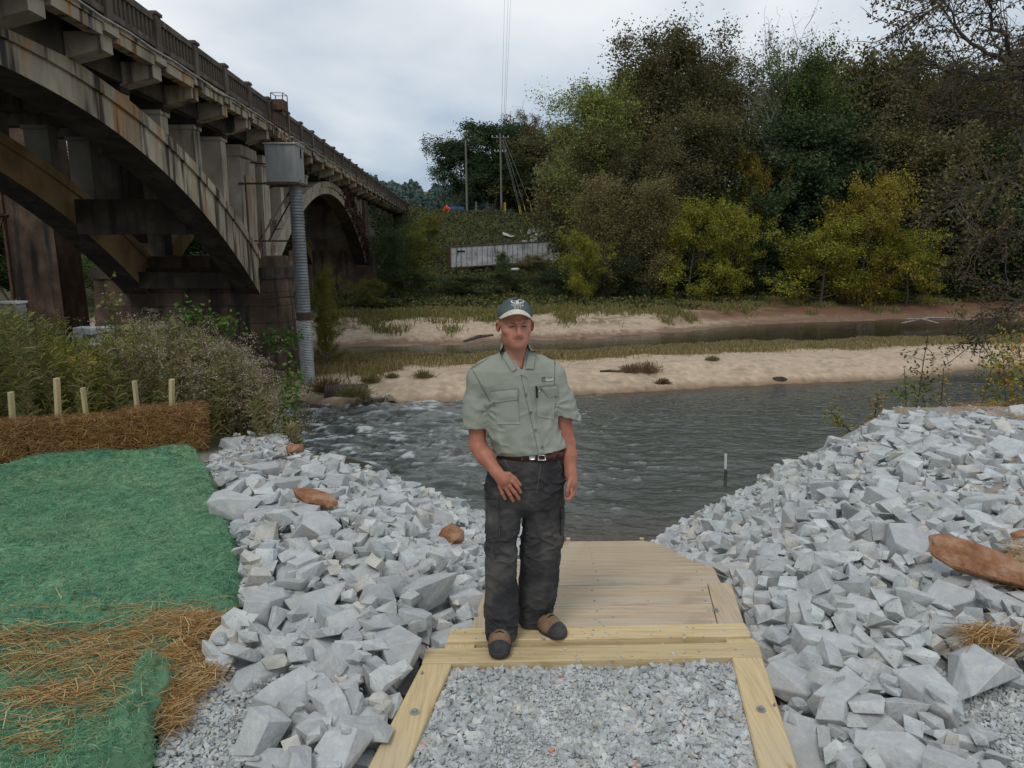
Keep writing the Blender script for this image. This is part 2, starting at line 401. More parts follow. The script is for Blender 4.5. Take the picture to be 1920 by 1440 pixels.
def nonuni(segs):
    out = []
    for a, b, st in segs: out += list(np.arange(a, b, st))
    out.append(segs[-1][1]); return np.array(out)
def build_ground():
    X = nonuni([(-900, -200, 50), (-200, -60, 8), (-60, -20, 1.2), (-20, -7, .4), (-7, 8, .10), (8, 20, .35), (20, 70, 1.0), (70, 200, 8), (200, 900, 50)])
    Y = nonuni([(-40, 0, 4), (0, 2, .4), (2, 15, .10), (15, 26, .5), (26, 66, .35), (66, 130, .9), (130, 300, 6), (300, 1200, 60)])
    xx, yy = np.meshgrid(X, Y)
    zz = terrain(xx, yy)
    inr = (xx > -7) & (xx < 8) & (yy > 2) & (yy < 15)
    zz = zz - .095 * inr * (np.abs(xx - 0.45) < 3.5)      # loose stone fills this up
    nx, ny = len(X), len(Y)
    idx = np.arange(nx * ny).reshape(ny, nx)
    f = np.stack([idx[:-1, :-1], idx[:-1, 1:], idx[1:, 1:], idx[1:, :-1]], -1).reshape(-1, 4)
    # colours
    c = np.zeros((ny, nx, 3))
    def setc(mask, col):
        m = np.clip(mask, 0, 1)[..., None]
        c[:] = c * (1 - m) + np.array(col) * m
    setc(np.ones_like(xx), (.055, .065, .025))
    n1 = fbm(xx * .6, yy * .6, seed=3); n2 = fbm(xx * 3, yy * 3, seed=4); n3 = fbm(xx * .15, yy * .5, seed=9)
    near = yy < 24
    setc(near * 1.0, (.30, .30, .285))
    setc(near * sstep(.05, .35, n1 + .25 * n2), (.33, .24, .17))
    setc(near * sstep(-2.3, -3.2, xx) * sstep(7.0, 7.6, yy), (.06, .055, .025))
    setc(near * sstep(-3.6, -4.3, zz), (.05, .042, .03))
    y1, y2, y3 = y1_of(xx), y2_of(xx), y3_of(xx)
    ff = sstep(24, 26, yy)
    sand = (.46, .355, .25)
    setc(ff * (yy < y3 + 60) * sstep(WATER - .1, WATER + .05, zz) * (yy < y2 + 1), sand)
    setc(ff * sstep(WATER + .30, WATER + .02, zz + .10 * n2), (.26, .17, .105))
    setc(ff * sstep(.52, .80, (yy - y1) / np.maximum(y2 - y1, .1) + .25 * n2 + .2 * n1) * (yy < y2 + .3), (.27, .215, .10))
    setc(ff * sstep(WATER + .02, WATER - .1, zz), (.075, .055, .03))
    setc(ff * (yy < y2) * (zz > WATER + .05) * .6 * sstep(.12, .42, fbm(xx * 1.7, yy * 2.6, seed=26)), (.33, .245, .165))
    setc(ff * sstep(-9.5, -11.5, xx), (.05, .045, .025))
    # far bank: sand, litter, then grass
    d = yy - y3
    fb = ff * (d > -.3)
    setc(fb * sstep(0, .6, d), (.20, .13, .085))
    setc(fb * sstep(1.0, 2.2, d + .8 * n2) * sstep(30, 10, xx + 5 * n1), (.43, .33, .235))
    setc(fb * sstep(1.5, 3.0, d) * sstep(11, 17, xx + 4 * n1), (.17, .085, .05))
    setc(fb * sstep(.1, .4, n2 + n3) * sstep(2, 4, d), (.20, .16, .075))
    setc(fb * sstep(6.5, 9.5, d + 1.5 * n2), (.115, .12, .040))
    setc(fb * sstep(10, 14, d), (.045, .055, .022))
    setc(fb * sstep(.1, .5, n1) * sstep(14, 17, d), (.095, .09, .035))
    tint = c.reshape(-1, 3)
    me = make_mesh('ground', np.stack([xx, yy, zz], -1).reshape(-1, 3), f, tint=tint, smooth=True, mat=M['ground'])
    return link('ground', me, kind='structure')
ground = build_ground()

# ---------------------------------------------------------------- river water
def build_water():
    m = bpy.data.materials.new('river_water'); m.use_nodes = True
    nt = m.node_tree; b = nt.nodes['Principled BSDF']; L = nt.links.new
    a = _node(nt, "ShaderNodeAttribute", attribute_name='tint')
    L(a.outputs['Color'], b.inputs['Base Color'])
    sx = _node(nt, "ShaderNodeSeparateColor"); L(a.outputs['Color'], sx.inputs[0])
    mr = _node(nt, "ShaderNodeMapRange"); mr.inputs['From Min'].default_value = .05; mr.inputs['From Max'].default_value = .4
    mr.inputs['To Min'].default_value = .07; mr.inputs['To Max'].default_value = .8
    L(sx.outputs[0], mr.inputs['Value']); L(mr.outputs[0], b.inputs['Roughness'])
    b.inputs['IOR'].default_value = 1.33
    tc = _node(nt, "ShaderNodeTexCoord"); mp = _node(nt, "ShaderNodeMapping"); mp.inputs['Scale'].default_value = (1, 2.2, 1)
    L(tc.outputs['Object'], mp.inputs[0])
    n = _node(nt, "ShaderNodeTexNoise"); n.inputs['Scale'].default_value = 3.2; n.inputs['Detail'].default_value = 5
    L(mp.outputs[0], n.inputs['Vector'])
    bp = _node(nt, "ShaderNodeBump"); bp.inputs['Strength'].default_value = .55; bp.inputs['Distance'].default_value = .07
    L(n.outputs['Fac'], bp.inputs['Height']); L(bp.outputs[0], b.inputs['Normal'])
    X = nonuni([(-120, -30, 6), (-30, -14, .5), (-14, 16, .07), (16, 40, .16), (40, 200, 8)])
    Y = nonuni([(11.5, 34, .075)])
    xx, yy = np.meshgrid(X, Y)
    # the rapid fades to the right and with distance from the left bank
    rap = sstep(3.5, -5.5, xx + .15 * (yy - 24)) * sstep(15, 19, yy)
    cx = xx + .8 * fbm(xx * .3, yy * .3, seed=40); cy = yy + .6 * fbm(xx * .3, yy * .3, seed=41)
    w1 = fbm(cx * .55, cy * 1.1, seed=42, oct=3)
    w2 = fbm(cx * 2.0, cy * 3.6, seed=45, oct=5, gain=.6)
    rid = 1 - np.abs(fbm(cx * .9 + .25 * cy, cy * 1.9, seed=48, oct=3)) * 2
    mid = sstep(11, 5, np.abs(xx - 2)) * sstep(34, 26, yy)
    zz = WATER + w1 * (.030 + .10 * rap + .02 * mid) + w2 * (.030 + .07 * rap + .012 * mid) + (rid - .5) * (.01 + .10 * rap)
    fine = fbm(xx * 5.5, yy * 7.5, seed=55, oct=3)
    foam = sstep(.50, .85, rid * .55 + w2 * .9 + w1 * .25 + fine * .45) * rap * .8
    foam = np.maximum(foam * sstep(-.35, .25, fbm(xx * .35, yy * .5, seed=51)), .9 * sstep(.74, .98, rid * .5 + w2 * .7 + .45 * fine) * rap)
    foam = np.maximum(foam, .45 * sstep(.70, .95, w2 + .45 * rid + .4 * fine) * sstep(8, 0, xx) * sstep(14, 18, yy))
    base = np.array([.056, .064, .056]); brown = np.array([.075, .052, .034])
    sh = sstep(2.2, 0.0, y1_of(xx) - yy)[..., None]
    sh2 = (sstep(17.5, 14.5, yy) * .8)[..., None]
    col = base * (1 - np.maximum(sh, sh2)) + brown * np.maximum(sh, sh2)
    gr = np.array([.092, .108, .096])
    k = (sstep(-.1, .6, w1) * (.35 + .5 * rap))[..., None]
    col = col * (1 - k) + gr * k
    col = col * (1 - foam[..., None]) + np.array([.62, .66, .66]) * foam[..., None]
    nx, ny = len(X), len(Y); idx = np.arange(nx * ny).reshape(ny, nx)
    f = np.stack([idx[:-1, :-1], idx[:-1, 1:], idx[1:, 1:], idx[1:, :-1]], -1).reshape(-1, 4)
    link('river_water', make_mesh('river_water', np.stack([xx, yy, zz], -1).reshape(-1, 3), f, tint=col.reshape(-1, 3), smooth=True, mat=m), kind='structure')
    # calm backwater and the far reach: one gently rippled sheet beyond
    X = nonuni([(-300, -40, 20), (-40, 60, .5), (60, 400, 20)]); Y = nonuni([(34, 80, .4)])
    xx, yy = np.meshgrid(X, Y)
    zz = WATER + .006 * fbm(xx * 1.2, yy * 2, seed=60) - .002
    near1 = sstep(.4, -.4, yy - y1_of(xx))[..., None]
    col = np.array([.020, .020, .013]) * (1 - near1) + base * near1
    nx, ny = len(X), len(Y); idx = np.arange(nx * ny).reshape(ny, nx)
    f = np.stack([idx[:-1, :-1], idx[:-1, 1:], idx[1:, 1:], idx[1:, :-1]], -1).reshape(-1, 4)
    m2 = m.copy(); m2.name = 'calm_water'
    for n_ in m2.node_tree.nodes:
        if n_.type == 'BUMP': n_.inputs['Strength'].default_value = .35; n_.inputs['Distance'].default_value = .03
    link('backwater', make_mesh('backwater', np.stack([xx, yy, zz], -1).reshape(-1, 3), f, tint=col.reshape(-1, 3), smooth=True, mat=m2), kind='structure')
build_water()
# ================================================================ WALKWAY (timber frame, gravel bay, stepped boardwalk)
def plank(name, p, z0, z1, m, parent, bevel=.006):
    """p = 4 plan corners ccw; z0 may be a pair (front z, back z)"""
    lo = [(a[0], a[1], z0) for a in p]; hi = [(a[0], a[1], z1) for a in p]
    b = MB().hexa(np.array(lo + hi))
    c = np.mean(np.array(lo + hi), axis=0)
    o = link(name, b.mesh(name, m, bevel=bevel, origin=c), parent); o.location = c
    return o
def quad_from(x0a, ya, x1a, yb, x0b, yc, x1b, yd):
    return [(x0a, ya), (x1a, yb), (x1b, yd), (x0b, yc)]
def bolt(p, parent, r=.022):
    b = MB()
    b.tube([(p[0], p[1], p[2]), (p[0], p[1], p[2] + .004)], r, 16)
    b.tube([(p[0], p[1], p[2] + .004), (p[0], p[1], p[2] + .016)], r * .5, 6)
    return b.build('bolt', M['steel'], parent)

def build_walkway():
    fr = thing('timber_frame', 'square pale timber frame with steel bolts holding the grey gravel bay', 'timber frame', (.42, 3.0, 0))
    inv = np.array(fr.location)
    def pl(name, p, z0, z1, m, par, **k):
        o = plank(name, p, z0, z1, m, par, **k); o.location = np.array(o.location) - inv; return o
    # near cross timber (A)
    pl('cross_timber', [(-.462, 3.458), (1.306, 3.524), (1.330, 3.668), (-.464, 3.598)], -.14, 0.0, M['wood'], fr)
    # side timbers
    pl('side_timber', [(-1.00, .3), (-.835, .3), (-.308, 3.462), (-.462, 3.456)], -.15, -.003, M['wood_y'], fr)
    pl('side_timber', [(.64, .3), (.80, .3), (1.302, 3.522), (1.142, 3.516)], -.15, -.003, M['wood_y'], fr)
    for px, py in ((778, 1335), (1427, 1330)):
        p = at_z(px, py, 0.0); b = bolt(p + np.array([0, 0, -.002]), fr); b.location = -inv
    for px, py in ((792, 1262), (1452, 1322)):
        p = at_z(px, py, 0.0); b = bolt(p + np.array([0, 0, -.006]), fr, .009); b.location = -inv
    # boardwalk
    bw = thing('boardwalk', 'stepped pale plank boardwalk going down between the rocks to the river', 'boardwalk', (.6, 3.8, 0))
    inv = np.array(bw.location)
    pl('cross_timber', [(-.355, 3.650), (1.306, 3.712), (1.312, 3.846), (-.343, 3.785)], -.14, 0.012, M['wood'], bw)
    pl('spacer_block', [(-.36, 3.602), (-.20, 3.607), (-.20, 3.652), (-.36, 3.648)], -.12, -.006, M['wood_y'], bw, bevel=.003)
    pl('spacer_block', [(1.16, 3.66), (1.325, 3.668), (1.315, 3.710), (1.16, 3.704)], -.12, -.006, M['wood_y'], bw, bevel=.003)
    rnd = random.Random(3)
    # landing boards
    y = 3.792
    xa, xb = xl_of(3.8) + .01, xr_of(3.8) - .01
    pl('side_strip', [(xa, 3.79), (xa + .15, 3.795), (xa + .23, 4.36), (xa + .08, 4.355)], -.12, -.012, M['board_y'], bw, bevel=.003)
    pl('side_strip', [(xb - .15, 3.85), (xb, 3.855), (xb + .08, 4.40), (xb - .07, 4.395)], -.12, -.012, M['board_y'], bw, bevel=.003)
    pl('board', [(xa + .154, 3.80), (xb - .154, 3.855), (xb - .115, 4.12), (xa + .192, 4.07)], -.06, -.014, M['board'], bw, bevel=.003)
    pl('board', [(xa + .194, 4.075), (xb - .113, 4.125), (xb - .075, 4.39), (xa + .232, 4.35)], -.06, -.016, M['board'], bw, bevel=.003)
    for px, py in ((892, 1153), (1342, 1145)):
        b = bolt(at_z(px, py, -.012), bw, .02); b.location = -inv
    # descending treads
    y = 4.40
    k = 0
    while y < 14.0:
        n = 2; wdt = .285
        z = float(zramp(y + .46)) - .02
        z_next = float(zramp(y + n * (wdt + .006)))
        for j in range(n):
            ya, yb = y + j * (wdt + .006), y + j * (wdt + .006) + wdt
            j0, j1 = rnd.uniform(-.012, .012), rnd.uniform(-.012, .012)
            sk = .018
            pl('board', [(xl_of(ya) + j0, ya - sk), (xr_of(ya) + j1, ya + sk), (xr_of(ya) + j1 + .012, yb + sk), (xl_of(ya) + j0 + .012, yb - sk)],
               z - .045 + rnd.uniform(-.002, .002), z + rnd.uniform(-.002, .002), M['board'], bw, bevel=.003)
        yb = y + n * (wdt + .006)
        pl('riser', [(xl_of(yb) + .01, yb - .06 - .018), (xr_of(yb) - .01, yb - .06 + .018), (xr_of(yb) - .01, yb - .018 + .018), (xl_of(yb) + .01, yb - .018 - .018)],
           z_next - .10, z - .047, M['wood'], bw, bevel=.003)
        y = yb; k += 1
    # screw heads near the board ends
    mb = MB(); yy_ = 4.44
    sc = [(x_, y_, -.014) for y_ in (3.9, 4.03, 4.16, 4.30) for x_ in (xl_of(y_) + .25, .5, xr_of(y_) - .20)]
    while yy_ < 9: sc += [(x_, yy_ + d_, float(zramp(y0_ + .46)) - .018) for y0_ in [yy_ - .04] for d_ in (.03, .17, .32, .46) for x_ in (xl_of(yy_) + .10, .55 + .1 * (yy_ - 4), xr_of(yy_) - .10)]; yy_ += .582
    for (x_, y_, z_) in sc: mb.tube([(x_ - inv[0], y_ - inv[1], z_ - inv[2] - .002), (x_ - inv[0], y_ - inv[1], z_ - inv[2] + .0025)], .007, 6)
    mb.build('screw_heads', M['steel'], bw, 'stuff')
    # little end blocks at the foot of the boardwalk
    for x in (xl_of(14.05) + .0, xr_of(14.05) - .02):
        MB().box((x - inv[0], 14.08 - inv[1], zramp(14.0) + .02 - inv[2]), (.08, .08, .16)).build('end_post', M['wood'], bw, bevel=.004)
build_walkway()

# ================================================================ STONES
MAT_EDGE_PX = [(-60, 880), (0, 878), (120, 860), (250, 856), (370, 838), (395, 880), (415, 920), (438, 985), (448, 1040), (458, 1080), (450, 1120), (436, 1165), (405, 1195), (360, 1235), (345, 1262), (325, 1310), (298, 1360), (285, 1440), (260, 1560)]
MAT_EDGE = np.array([at_z(a, b, 0.03)[:2] for a, b in MAT_EDGE_PX])
MAT_POLY = np.vstack([MAT_EDGE, [(-2.2, 1.2), (-9, 1.2), (-9, 6.6)]])
def in_poly(x, y, P):
    x = np.asarray(x); y = np.asarray(y); r = np.zeros(x.shape, bool); n = len(P); j = n - 1
    for i in range(n):
        xi, yi, xj, yj = P[i][0], P[i][1], P[j][0], P[j][1]
        c = ((yi > y) != (yj > y)) & (x < (xj - xi) * (y - yi) / (yj - yi + 1e-12) + xi)
        r ^= c; j = i
    return r
def walk_l(y): return np.where(y < 3.62, -.462 + (y - 3.46) * .166, np.where(y < 3.8, -.36, xl_of(y)))
def walk_r(y): return np.where(y < 3.68, 1.306 + (y - 3.52) * .156, np.where(y < 3.86, 1.315, xr_of(y)))
BALE_A, BALE_B = np.array([-4.86, 6.80]), np.array([-3.17, 7.43])

RS = np.random.RandomState(11)
def rock_shapes(n, seed, lo=9, hi=13, bev=0.0, flat=.55):
    rs = np.random.RandomState(seed); out = []
    for i in range(n):
        k = rs.randint(lo, hi + 1)
        blocky = lo < 12 and rs.rand() < .78
        d = rs.normal(size=(k, 3)); d /= np.linalg.norm(d, axis=1)[:, None]
        d = np.sign(d) * np.abs(d) ** .85                    # push towards a block
        ax = np.array([1, rs.uniform(.5, .92), rs.uniform(flat * .62, flat * 1.35)])
        p = d * ax * .60 * rs.uniform(.82, 1.05, (k, 1))
        if blocky:                                           # quarried block: jittered corners, one or two broken off
            c = np.array([(a, b, q) for a in (-1, 1) for b in (-1, 1) for q in (-1, 1)], float) * rs.uniform(.50, 1.12, (8, 3))
            c[:, :2] += c[:, 2:3] * rs.uniform(-.28, .28, 2); br = rs.randint(8); o_ = c[br].copy(); nb = []
            for j in range(8):
                if j != br: nb.append(c[j])
            for q in range(3):
                t_ = o_.copy(); t_[q] *= rs.uniform(-.1, .5); nb.append(t_)
            p = np.array(nb) * ax * .46
        bm = bmesh.new()
        vs = [bm.verts.new(q) for q in p]
        r = bmesh.ops.convex_hull(bm, input=vs)
        dead = [g for g in r['geom_interior'] + r['geom_unused'] if isinstance(g, bmesh.types.BMVert)]
        if dead: bmesh.ops.delete(bm, geom=list(set(dead)), context='VERTS')
        if bev:
            bmesh.ops.dissolve_limit(bm, angle_limit=math.radians(9), verts=bm.verts, edges=bm.edges)
            bmesh.ops.bevel(bm, geom=list(bm.edges), offset=bev, segments=1, affect='EDGES', clamp_overlap=True)
            for v in bm.verts:
                q = np.array(v.co) * 5 + i * 7.3
                v.co += v.normal * float(vnoise(q[0], q[1], q[2], 3)) * bev * .55
        bmesh.ops.triangulate(bm, faces=bm.faces)
        bm.verts.index_update()
        V = np.array([v.co[:] for v in bm.verts]); Fc = np.array([[v.index for v in f.verts] for f in bm.faces])
        bm.free(); out.append((V, Fc))
    return out
SH_BIG = rock_shapes(60, 5, 8, 11, bev=.012)
SH_MED = rock_shapes(70, 6, 7, 10)
SH_CHIP = rock_shapes(30, 7, 6, 8, flat=.4)

def rotm(n, rs, tilt):
    """n random rotations: spin about z then tilt"""
    a = rs.uniform(0, 2 * math.pi, n); t = rs.normal(0, tilt, n); b = rs.uniform(0, 2 * math.pi, n)
    ca, sa = np.cos(a), np.sin(a)
    Rz = np.zeros((n, 3, 3)); Rz[:, 0, 0] = ca; Rz[:, 0, 1] = -sa; Rz[:, 1, 0] = sa; Rz[:, 1, 1] = ca; Rz[:, 2, 2] = 1
    kx, ky = np.cos(b), np.sin(b); K = np.zeros((n, 3, 3)); K[:, 0, 2] = ky; K[:, 1, 2] = -kx; K[:, 2, 0] = -ky; K[:, 2, 1] = kx
    I = np.eye(3)[None]
    Rt = I + np.sin(t)[:, None, None] * K + (1 - np.cos(t))[:, None, None] * (K @ K)
    return Rt @ Rz
def join_instances(shapes, which, pos, R, sc, tint):
    Vs, Fs, Ts = [], [], []; n0 = 0
    for s in range(len(shapes)):
        ids = np.where(which == s)[0]
        if not len(ids): continue
        V, Fc = shapes[s]
        P = np.einsum('nij,vj->nvi', R[ids], V) * sc[ids, None, None] + pos[ids, None, :]
        Vs.append(P.reshape(-1, 3)); Ts.append(np.repeat(tint[ids], len(V), axis=0))
        Fs.append((Fc[None] + (np.arange(len(ids)) * len(V))[:, None, None] + n0).reshape(-1, Fc.shape[1])); n0 += len(ids) * len(V)
    return np.concatenate(Vs), np.concatenate(Fs), np.concatenate(Ts)

# occupancy / height map of the stone bank
GX0, GY0, GD = -4.6, 1.6, .02
GNX, GNY = 660, 660
_gx = GX0 + GD * np.arange(GNX); _gy = GY0 + GD * np.arange(GNY)
_gxx, _gyy = np.meshgrid(_gx, _gy)
HT0 = terrain(_gxx, _gyy) - .05
HT = HT0.copy(); DH = HT - HT0
def stone_ok(x, y, r):
    ok = ~in_poly(x, y, MAT_POLY) & ~in_poly(x - r * .5, y, MAT_POLY)
    ok &= ~((x > walk_l(y) - r * np.where(y > 4.6, .55, .85)) & (x < walk_r(y) + r * np.where(y > 4.6, .55, .85)) & (y < 14.2 + r))
    # behind the bales and in the weeds: none
    ok &= ~((x < -2.2 - .25 * (y - 8.2)) & (y > 8.1))
    ok &= ~((x < -3.12) & (y > 6.9))
    z = terrain(x, y); ok &= z > -4.35
    return ok
def gravel_zone(x, y):
    """1 where only fine stone lies"""
    g = sstep(-.93, -1.12, x) * sstep(3.55, 3.25, y)
    g = np.maximum(g, sstep(1.78, 2.0, x) * sstep(3.5, 3.2, y))
    g = np.maximum(g, sstep(3.6, 4.6, x) * sstep(8.75, 9.0, y))
    g = np.maximum(g, .85 * sstep(-1.9, -2.3, x) * sstep(6.3, 6.8, y))
    return g
def place(n, lo, hi, tries, seed, embed, tilt, maxtop=None, ymax=14.6):
    rs = np.random.RandomState(seed); out = []
    N = n * tries * 3
    S = np.repeat(np.exp(rs.uniform(math.log(lo), math.log(hi), n)), tries * 3)
    X = np.where(rs.rand(N) < .5, rs.uniform(-3.4, 1.2, N), rs.uniform(1.3, 7.2, N)); Y = 2.15 + (ymax - 2.15) * rs.rand(N) ** 1.55
    ok = (stone_ok(X, Y, S * .42) & (gravel_zone(X, Y) < rs.rand(N))).reshape(n, -1)
    X = X.reshape(n, -1); Y = Y.reshape(n, -1); S = S.reshape(n, -1)[:, 0]
    for m in range(n):
        s = float(S[m]); r = s * .42; best = None
        k = max(1, int(r * .9 / GD)); st = max(1, k // 2)
        for q_ in np.where(ok[m])[0][:tries]:
            x, y = float(X[m, q_]), float(Y[m, q_])
            i, j = int((x - GX0) / GD), int((y - GY0) / GD)
            if i < k or j < k or i > GNX - k - 2 or j > GNY - k - 2: continue
            cost = float(DH[j - k:j + k + 1:st, i - k:i + k + 1:st].mean())
            if best is None or cost < best[0]: best = (cost, x, y, i, j)
        if best is None: continue
        cost, x, y, i, j = best
        if maxtop is not None and cost > maxtop: continue
        k = max(1, int(r * .75 / GD)); st = max(1, k // 3)
        sub = np.sort(HT[j - k:j + k + 1:st, i - k:i + k + 1:st], axis=None)
        zc = float(sub[int(len(sub) * .5)]) + s * embed
        out.append((x, y, zc, s))
        k = int(r * 1.05 / GD) + 1; i0, i1, j0, j1 = max(i - k, 0), min(i + k + 1, GNX), max(j - k, 0), min(j + k + 1, GNY)
        q = ((_gxx[j0:j1, i0:i1] - x) ** 2 + (_gyy[j0:j1, i0:i1] - y) ** 2) / (r * 1.05) ** 2
        top = np.where(q < 1, zc + s * .25 * np.sqrt(np.clip(1 - q, 0, 1)), -99)
        HT[j0:j1, i0:i1] = np.maximum(HT[j0:j1, i0:i1], top)
        DH[j0:j1, i0:i1] = HT[j0:j1, i0:i1] - HT0[j0:j1, i0:i1]
    return np.array(out)
def stone_tint(n, rs, x=None):
    v = np.clip(rs.normal(1.0, .11, n), .70, 1.2)
    warm = rs.rand(n)
    t = np.stack([v, v, v], -1)
    t *= np.where(warm[:, None] < .10, np.array([1.05, 1.0, .92]), np.where(warm[:, None] > .75, np.array([.93, .97, 1.0]), np.array([.99, 1.0, 1.0])))
    return t
def build_stones():
    rip = MB().box((-1.2, 5.5, -1.2), (.2, .2, .2)).build('riprap_bank', M['rock'], kind='structure')
    # hidden core replaced below by the fine stone bed
    allr = []
    fixed = [(440, 940, .42), (497, 955, .40), (590, 985, .40), (600, 1115, .42), (795, 1100, .40), (690, 1062, .30), (560, 1040, .30), (500, 1130, .40),
             (860, 1190, .36), (745, 1200, .38), (520, 1280, .30), (1490, 1265, .34), (1375, 1110 - 10, .16), (1310, 960, .36), (1705, 880, .34), (1345, 985, .40),
             (1560, 905, .30), (1700, 1020, .40), (1775, 1115, .44), (1840, 1260, .42), (1330, 1040, .30), (1450, 925, .34), (1600, 960, .34), (1655, 795, .30), (1430, 860, .24), (1745, 1290, .34), (510, 1400, .26), (600, 1395, .24)]
    fx = []
    for px, py, s in fixed:
        # march the view ray down to the stone bank
        r = ray(px, py); t = 2.5
        while t < 16:
            p = r * t + np.array([0, 0, CAM_Z])
            if p[2] < float(terrain(np.array([p[0]]), np.array([p[1]]))[0]) + .10: break
            t += .02
        x, y = p[0], p[1]; rr = s * .42
        zc = float(terrain(np.array([x]), np.array([y]))[0]) - .05 + s * .24
        fx.append((x, y, zc, s))
        q = ((_gxx - x) ** 2 + (_gyy - y) ** 2) / (rr * 1.05) ** 2
        HT[:] = np.where(q < 1, np.maximum(HT, zc + s * .27 * np.sqrt(np.clip(1 - q ** 1.5, 0, 1))), HT)
    DH[:] = HT - HT0
    allr.append(np.array(fx))
    allr.append(place(520, .24, .40, 8, 1, .12, .3))
    allr.append(place(3000, .13, .26, 6, 2, .13, .38))
    allr.append(place(1100, .075, .14, 5, 3, .15, .45))
    allr.append(place(1100, .08, .20, 4, 4, .13, .45, ymax=5.4))
    big = np.vstack(allr)
    rs = np.random.RandomState(9)
    d = np.linalg.norm(big[:, :3] - np.array([0, 0, CAM_Z]), axis=1)
    order = np.argsort(-big[:, 3] / d)
    top, rest = order[:300], order[300:]
    R = rotm(len(big), rs, .38)
    lib = [make_mesh('stone', V, Fc, mat=M['rock_obj']) for V, Fc in SH_BIG]
    for i in top:
        o = link('stone', lib[rs.randint(len(lib))], rip)
        o.matrix_world = Matrix.Translation(Vector(big[i, :3])) @ Matrix(R[i].tolist()).to_4x4() @ Matrix.Diagonal((*([float(big[i, 3])] * 3), 1))
    V, Fc, T = join_instances(SH_MED, rs.randint(0, len(SH_MED), len(rest)), big[rest, :3], R[rest], big[rest, 3] * 1.02, stone_tint(len(rest), rs))
    link('smaller_stones', make_mesh('smaller_stones', V, Fc, tint=T, mat=M['rock']), rip, 'stuff')
    # chips scattered on everything
    n = 30000
    X = np.where(rs.rand(n) < .5, rs.uniform(-3.4, 1.2, n), rs.uniform(1.3, 7.4, n)); Y = 2.1 + 12.4 * rs.rand(n) ** 1.5
    sz = np.exp(rs.uniform(math.log(.018), math.log(.075), n))
    ok = stone_ok(X, Y, sz * .3)
    X, Y, sz = X[ok], Y[ok], sz[ok]
    i = ((X - GX0) / GD).astype(int).clip(0, GNX - 1); j = ((Y - GY0) / GD).astype(int).clip(0, GNY - 1)
    low = (HT[j, i] - HT0[j, i]) < .095
    X, Y, sz, i, j = X[low], Y[low], sz[low], i[low], j[low]
    Z = HT[j, i] + sz * .15
    n = len(X)
    V, Fc, T = join_instances(SH_CHIP, rs.randint(0, len(SH_CHIP), n), np.stack([X, Y, Z], -1), rotm(n, rs, .6), sz, stone_tint(n, rs))
    # fine stone in the gravel zones and over the ground
    n = 52000
    zs = rs.rand(n)
    X = np.where(zs < .42, rs.uniform(-2.3, -.75, n), np.where(zs < .75, rs.uniform(1.7, 3.2, n), rs.uniform(2.8, 8.0, n)))
    Y = np.where(zs < .42, rs.uniform(2.4, 3.7, n), np.where(zs < .75, rs.uniform(2.3, 3.6, n), rs.uniform(8.2, 9.9, n)))
    k = rs.rand(n) < .25
    X = np.where(k & (zs < .42), rs.uniform(-3.2, -1.6, n), X); Y = np.where(k & (zs < .42), rs.uniform(5.6, 8.0, n), Y)
    sz = np.exp(rs.uniform(math.log(.010), math.log(.045), n)) * np.where(zs < .75, 1, 1.6)
    ok = stone_ok(X, Y, sz * .2) & (gravel_zone(X, Y) > .3)
    X, Y, sz = X[ok], Y[ok], sz[ok]; n = len(X)
    Z = terrain(X, Y) - .05 + .02 + rs.uniform(0, .025, n)
    V2, F2, T2 = join_instances(SH_CHIP, rs.randint(0, len(SH_CHIP), n), np.stack([X, Y, Z], -1), rotm(n, rs, .8), sz, stone_tint(n, rs))
    warm = (sstep(-1.6, -2.0, X) * sstep(5.5, 6.5, Y))
    V = np.concatenate([V, V2]); Fc = np.concatenate([Fc, F2 + len(T)]); T = np.concatenate([T, T2])
    link('stone_chips', make_mesh('stone_chips', V, Fc, tint=T, mat=M['rock']), rip, 'stuff')
    # bed of fines that fills between the stones
    X = np.arange(-3.6, 8.3, .05); Y = np.arange(1.6, 14.9, .05)
    xx, yy = np.meshgrid(X, Y)
    g = gravel_zone(xx, yy)
    zz = terrain(xx, yy) - .052 + .030 * g + .03 * fbm(xx * 5, yy * 5, seed=70) + .012 * fbm(xx * 22, yy * 22, seed=71)
    idx = np.arange(xx.size).reshape(xx.shape)
    f = np.stack([idx[:-1, :-1], idx[:-1, 1:], idx[1:, 1:], idx[1:, :-1]], -1).reshape(-1, 4)
    ok = (stone_ok(xx, yy, .02)).ravel()
    f = f[ok[f].all(axis=1)]
    t = np.ones((xx.size, 3)) * .62
    rd = .30 * (yy > 5).ravel()[:, None] * sstep(.30, .7, fbm(xx * 1.2, yy * 1.2, seed=72) + .35 * sstep(-1.5, -2.2, xx) + .25 * sstep(5.5, 7.5, yy) * (xx < 0)).ravel()[:, None] * (1 - .8 * (g.ravel()[:, None] > .9))
    t = t * (1 - rd * .75) + np.array([.95, .66, .45]) * rd * .75
    rip.data = make_mesh('riprap_bank', np.stack([xx, yy, zz], -1).reshape(-1, 3), f, tint=t, smooth=True, mat=M['rock'])
build_stones()

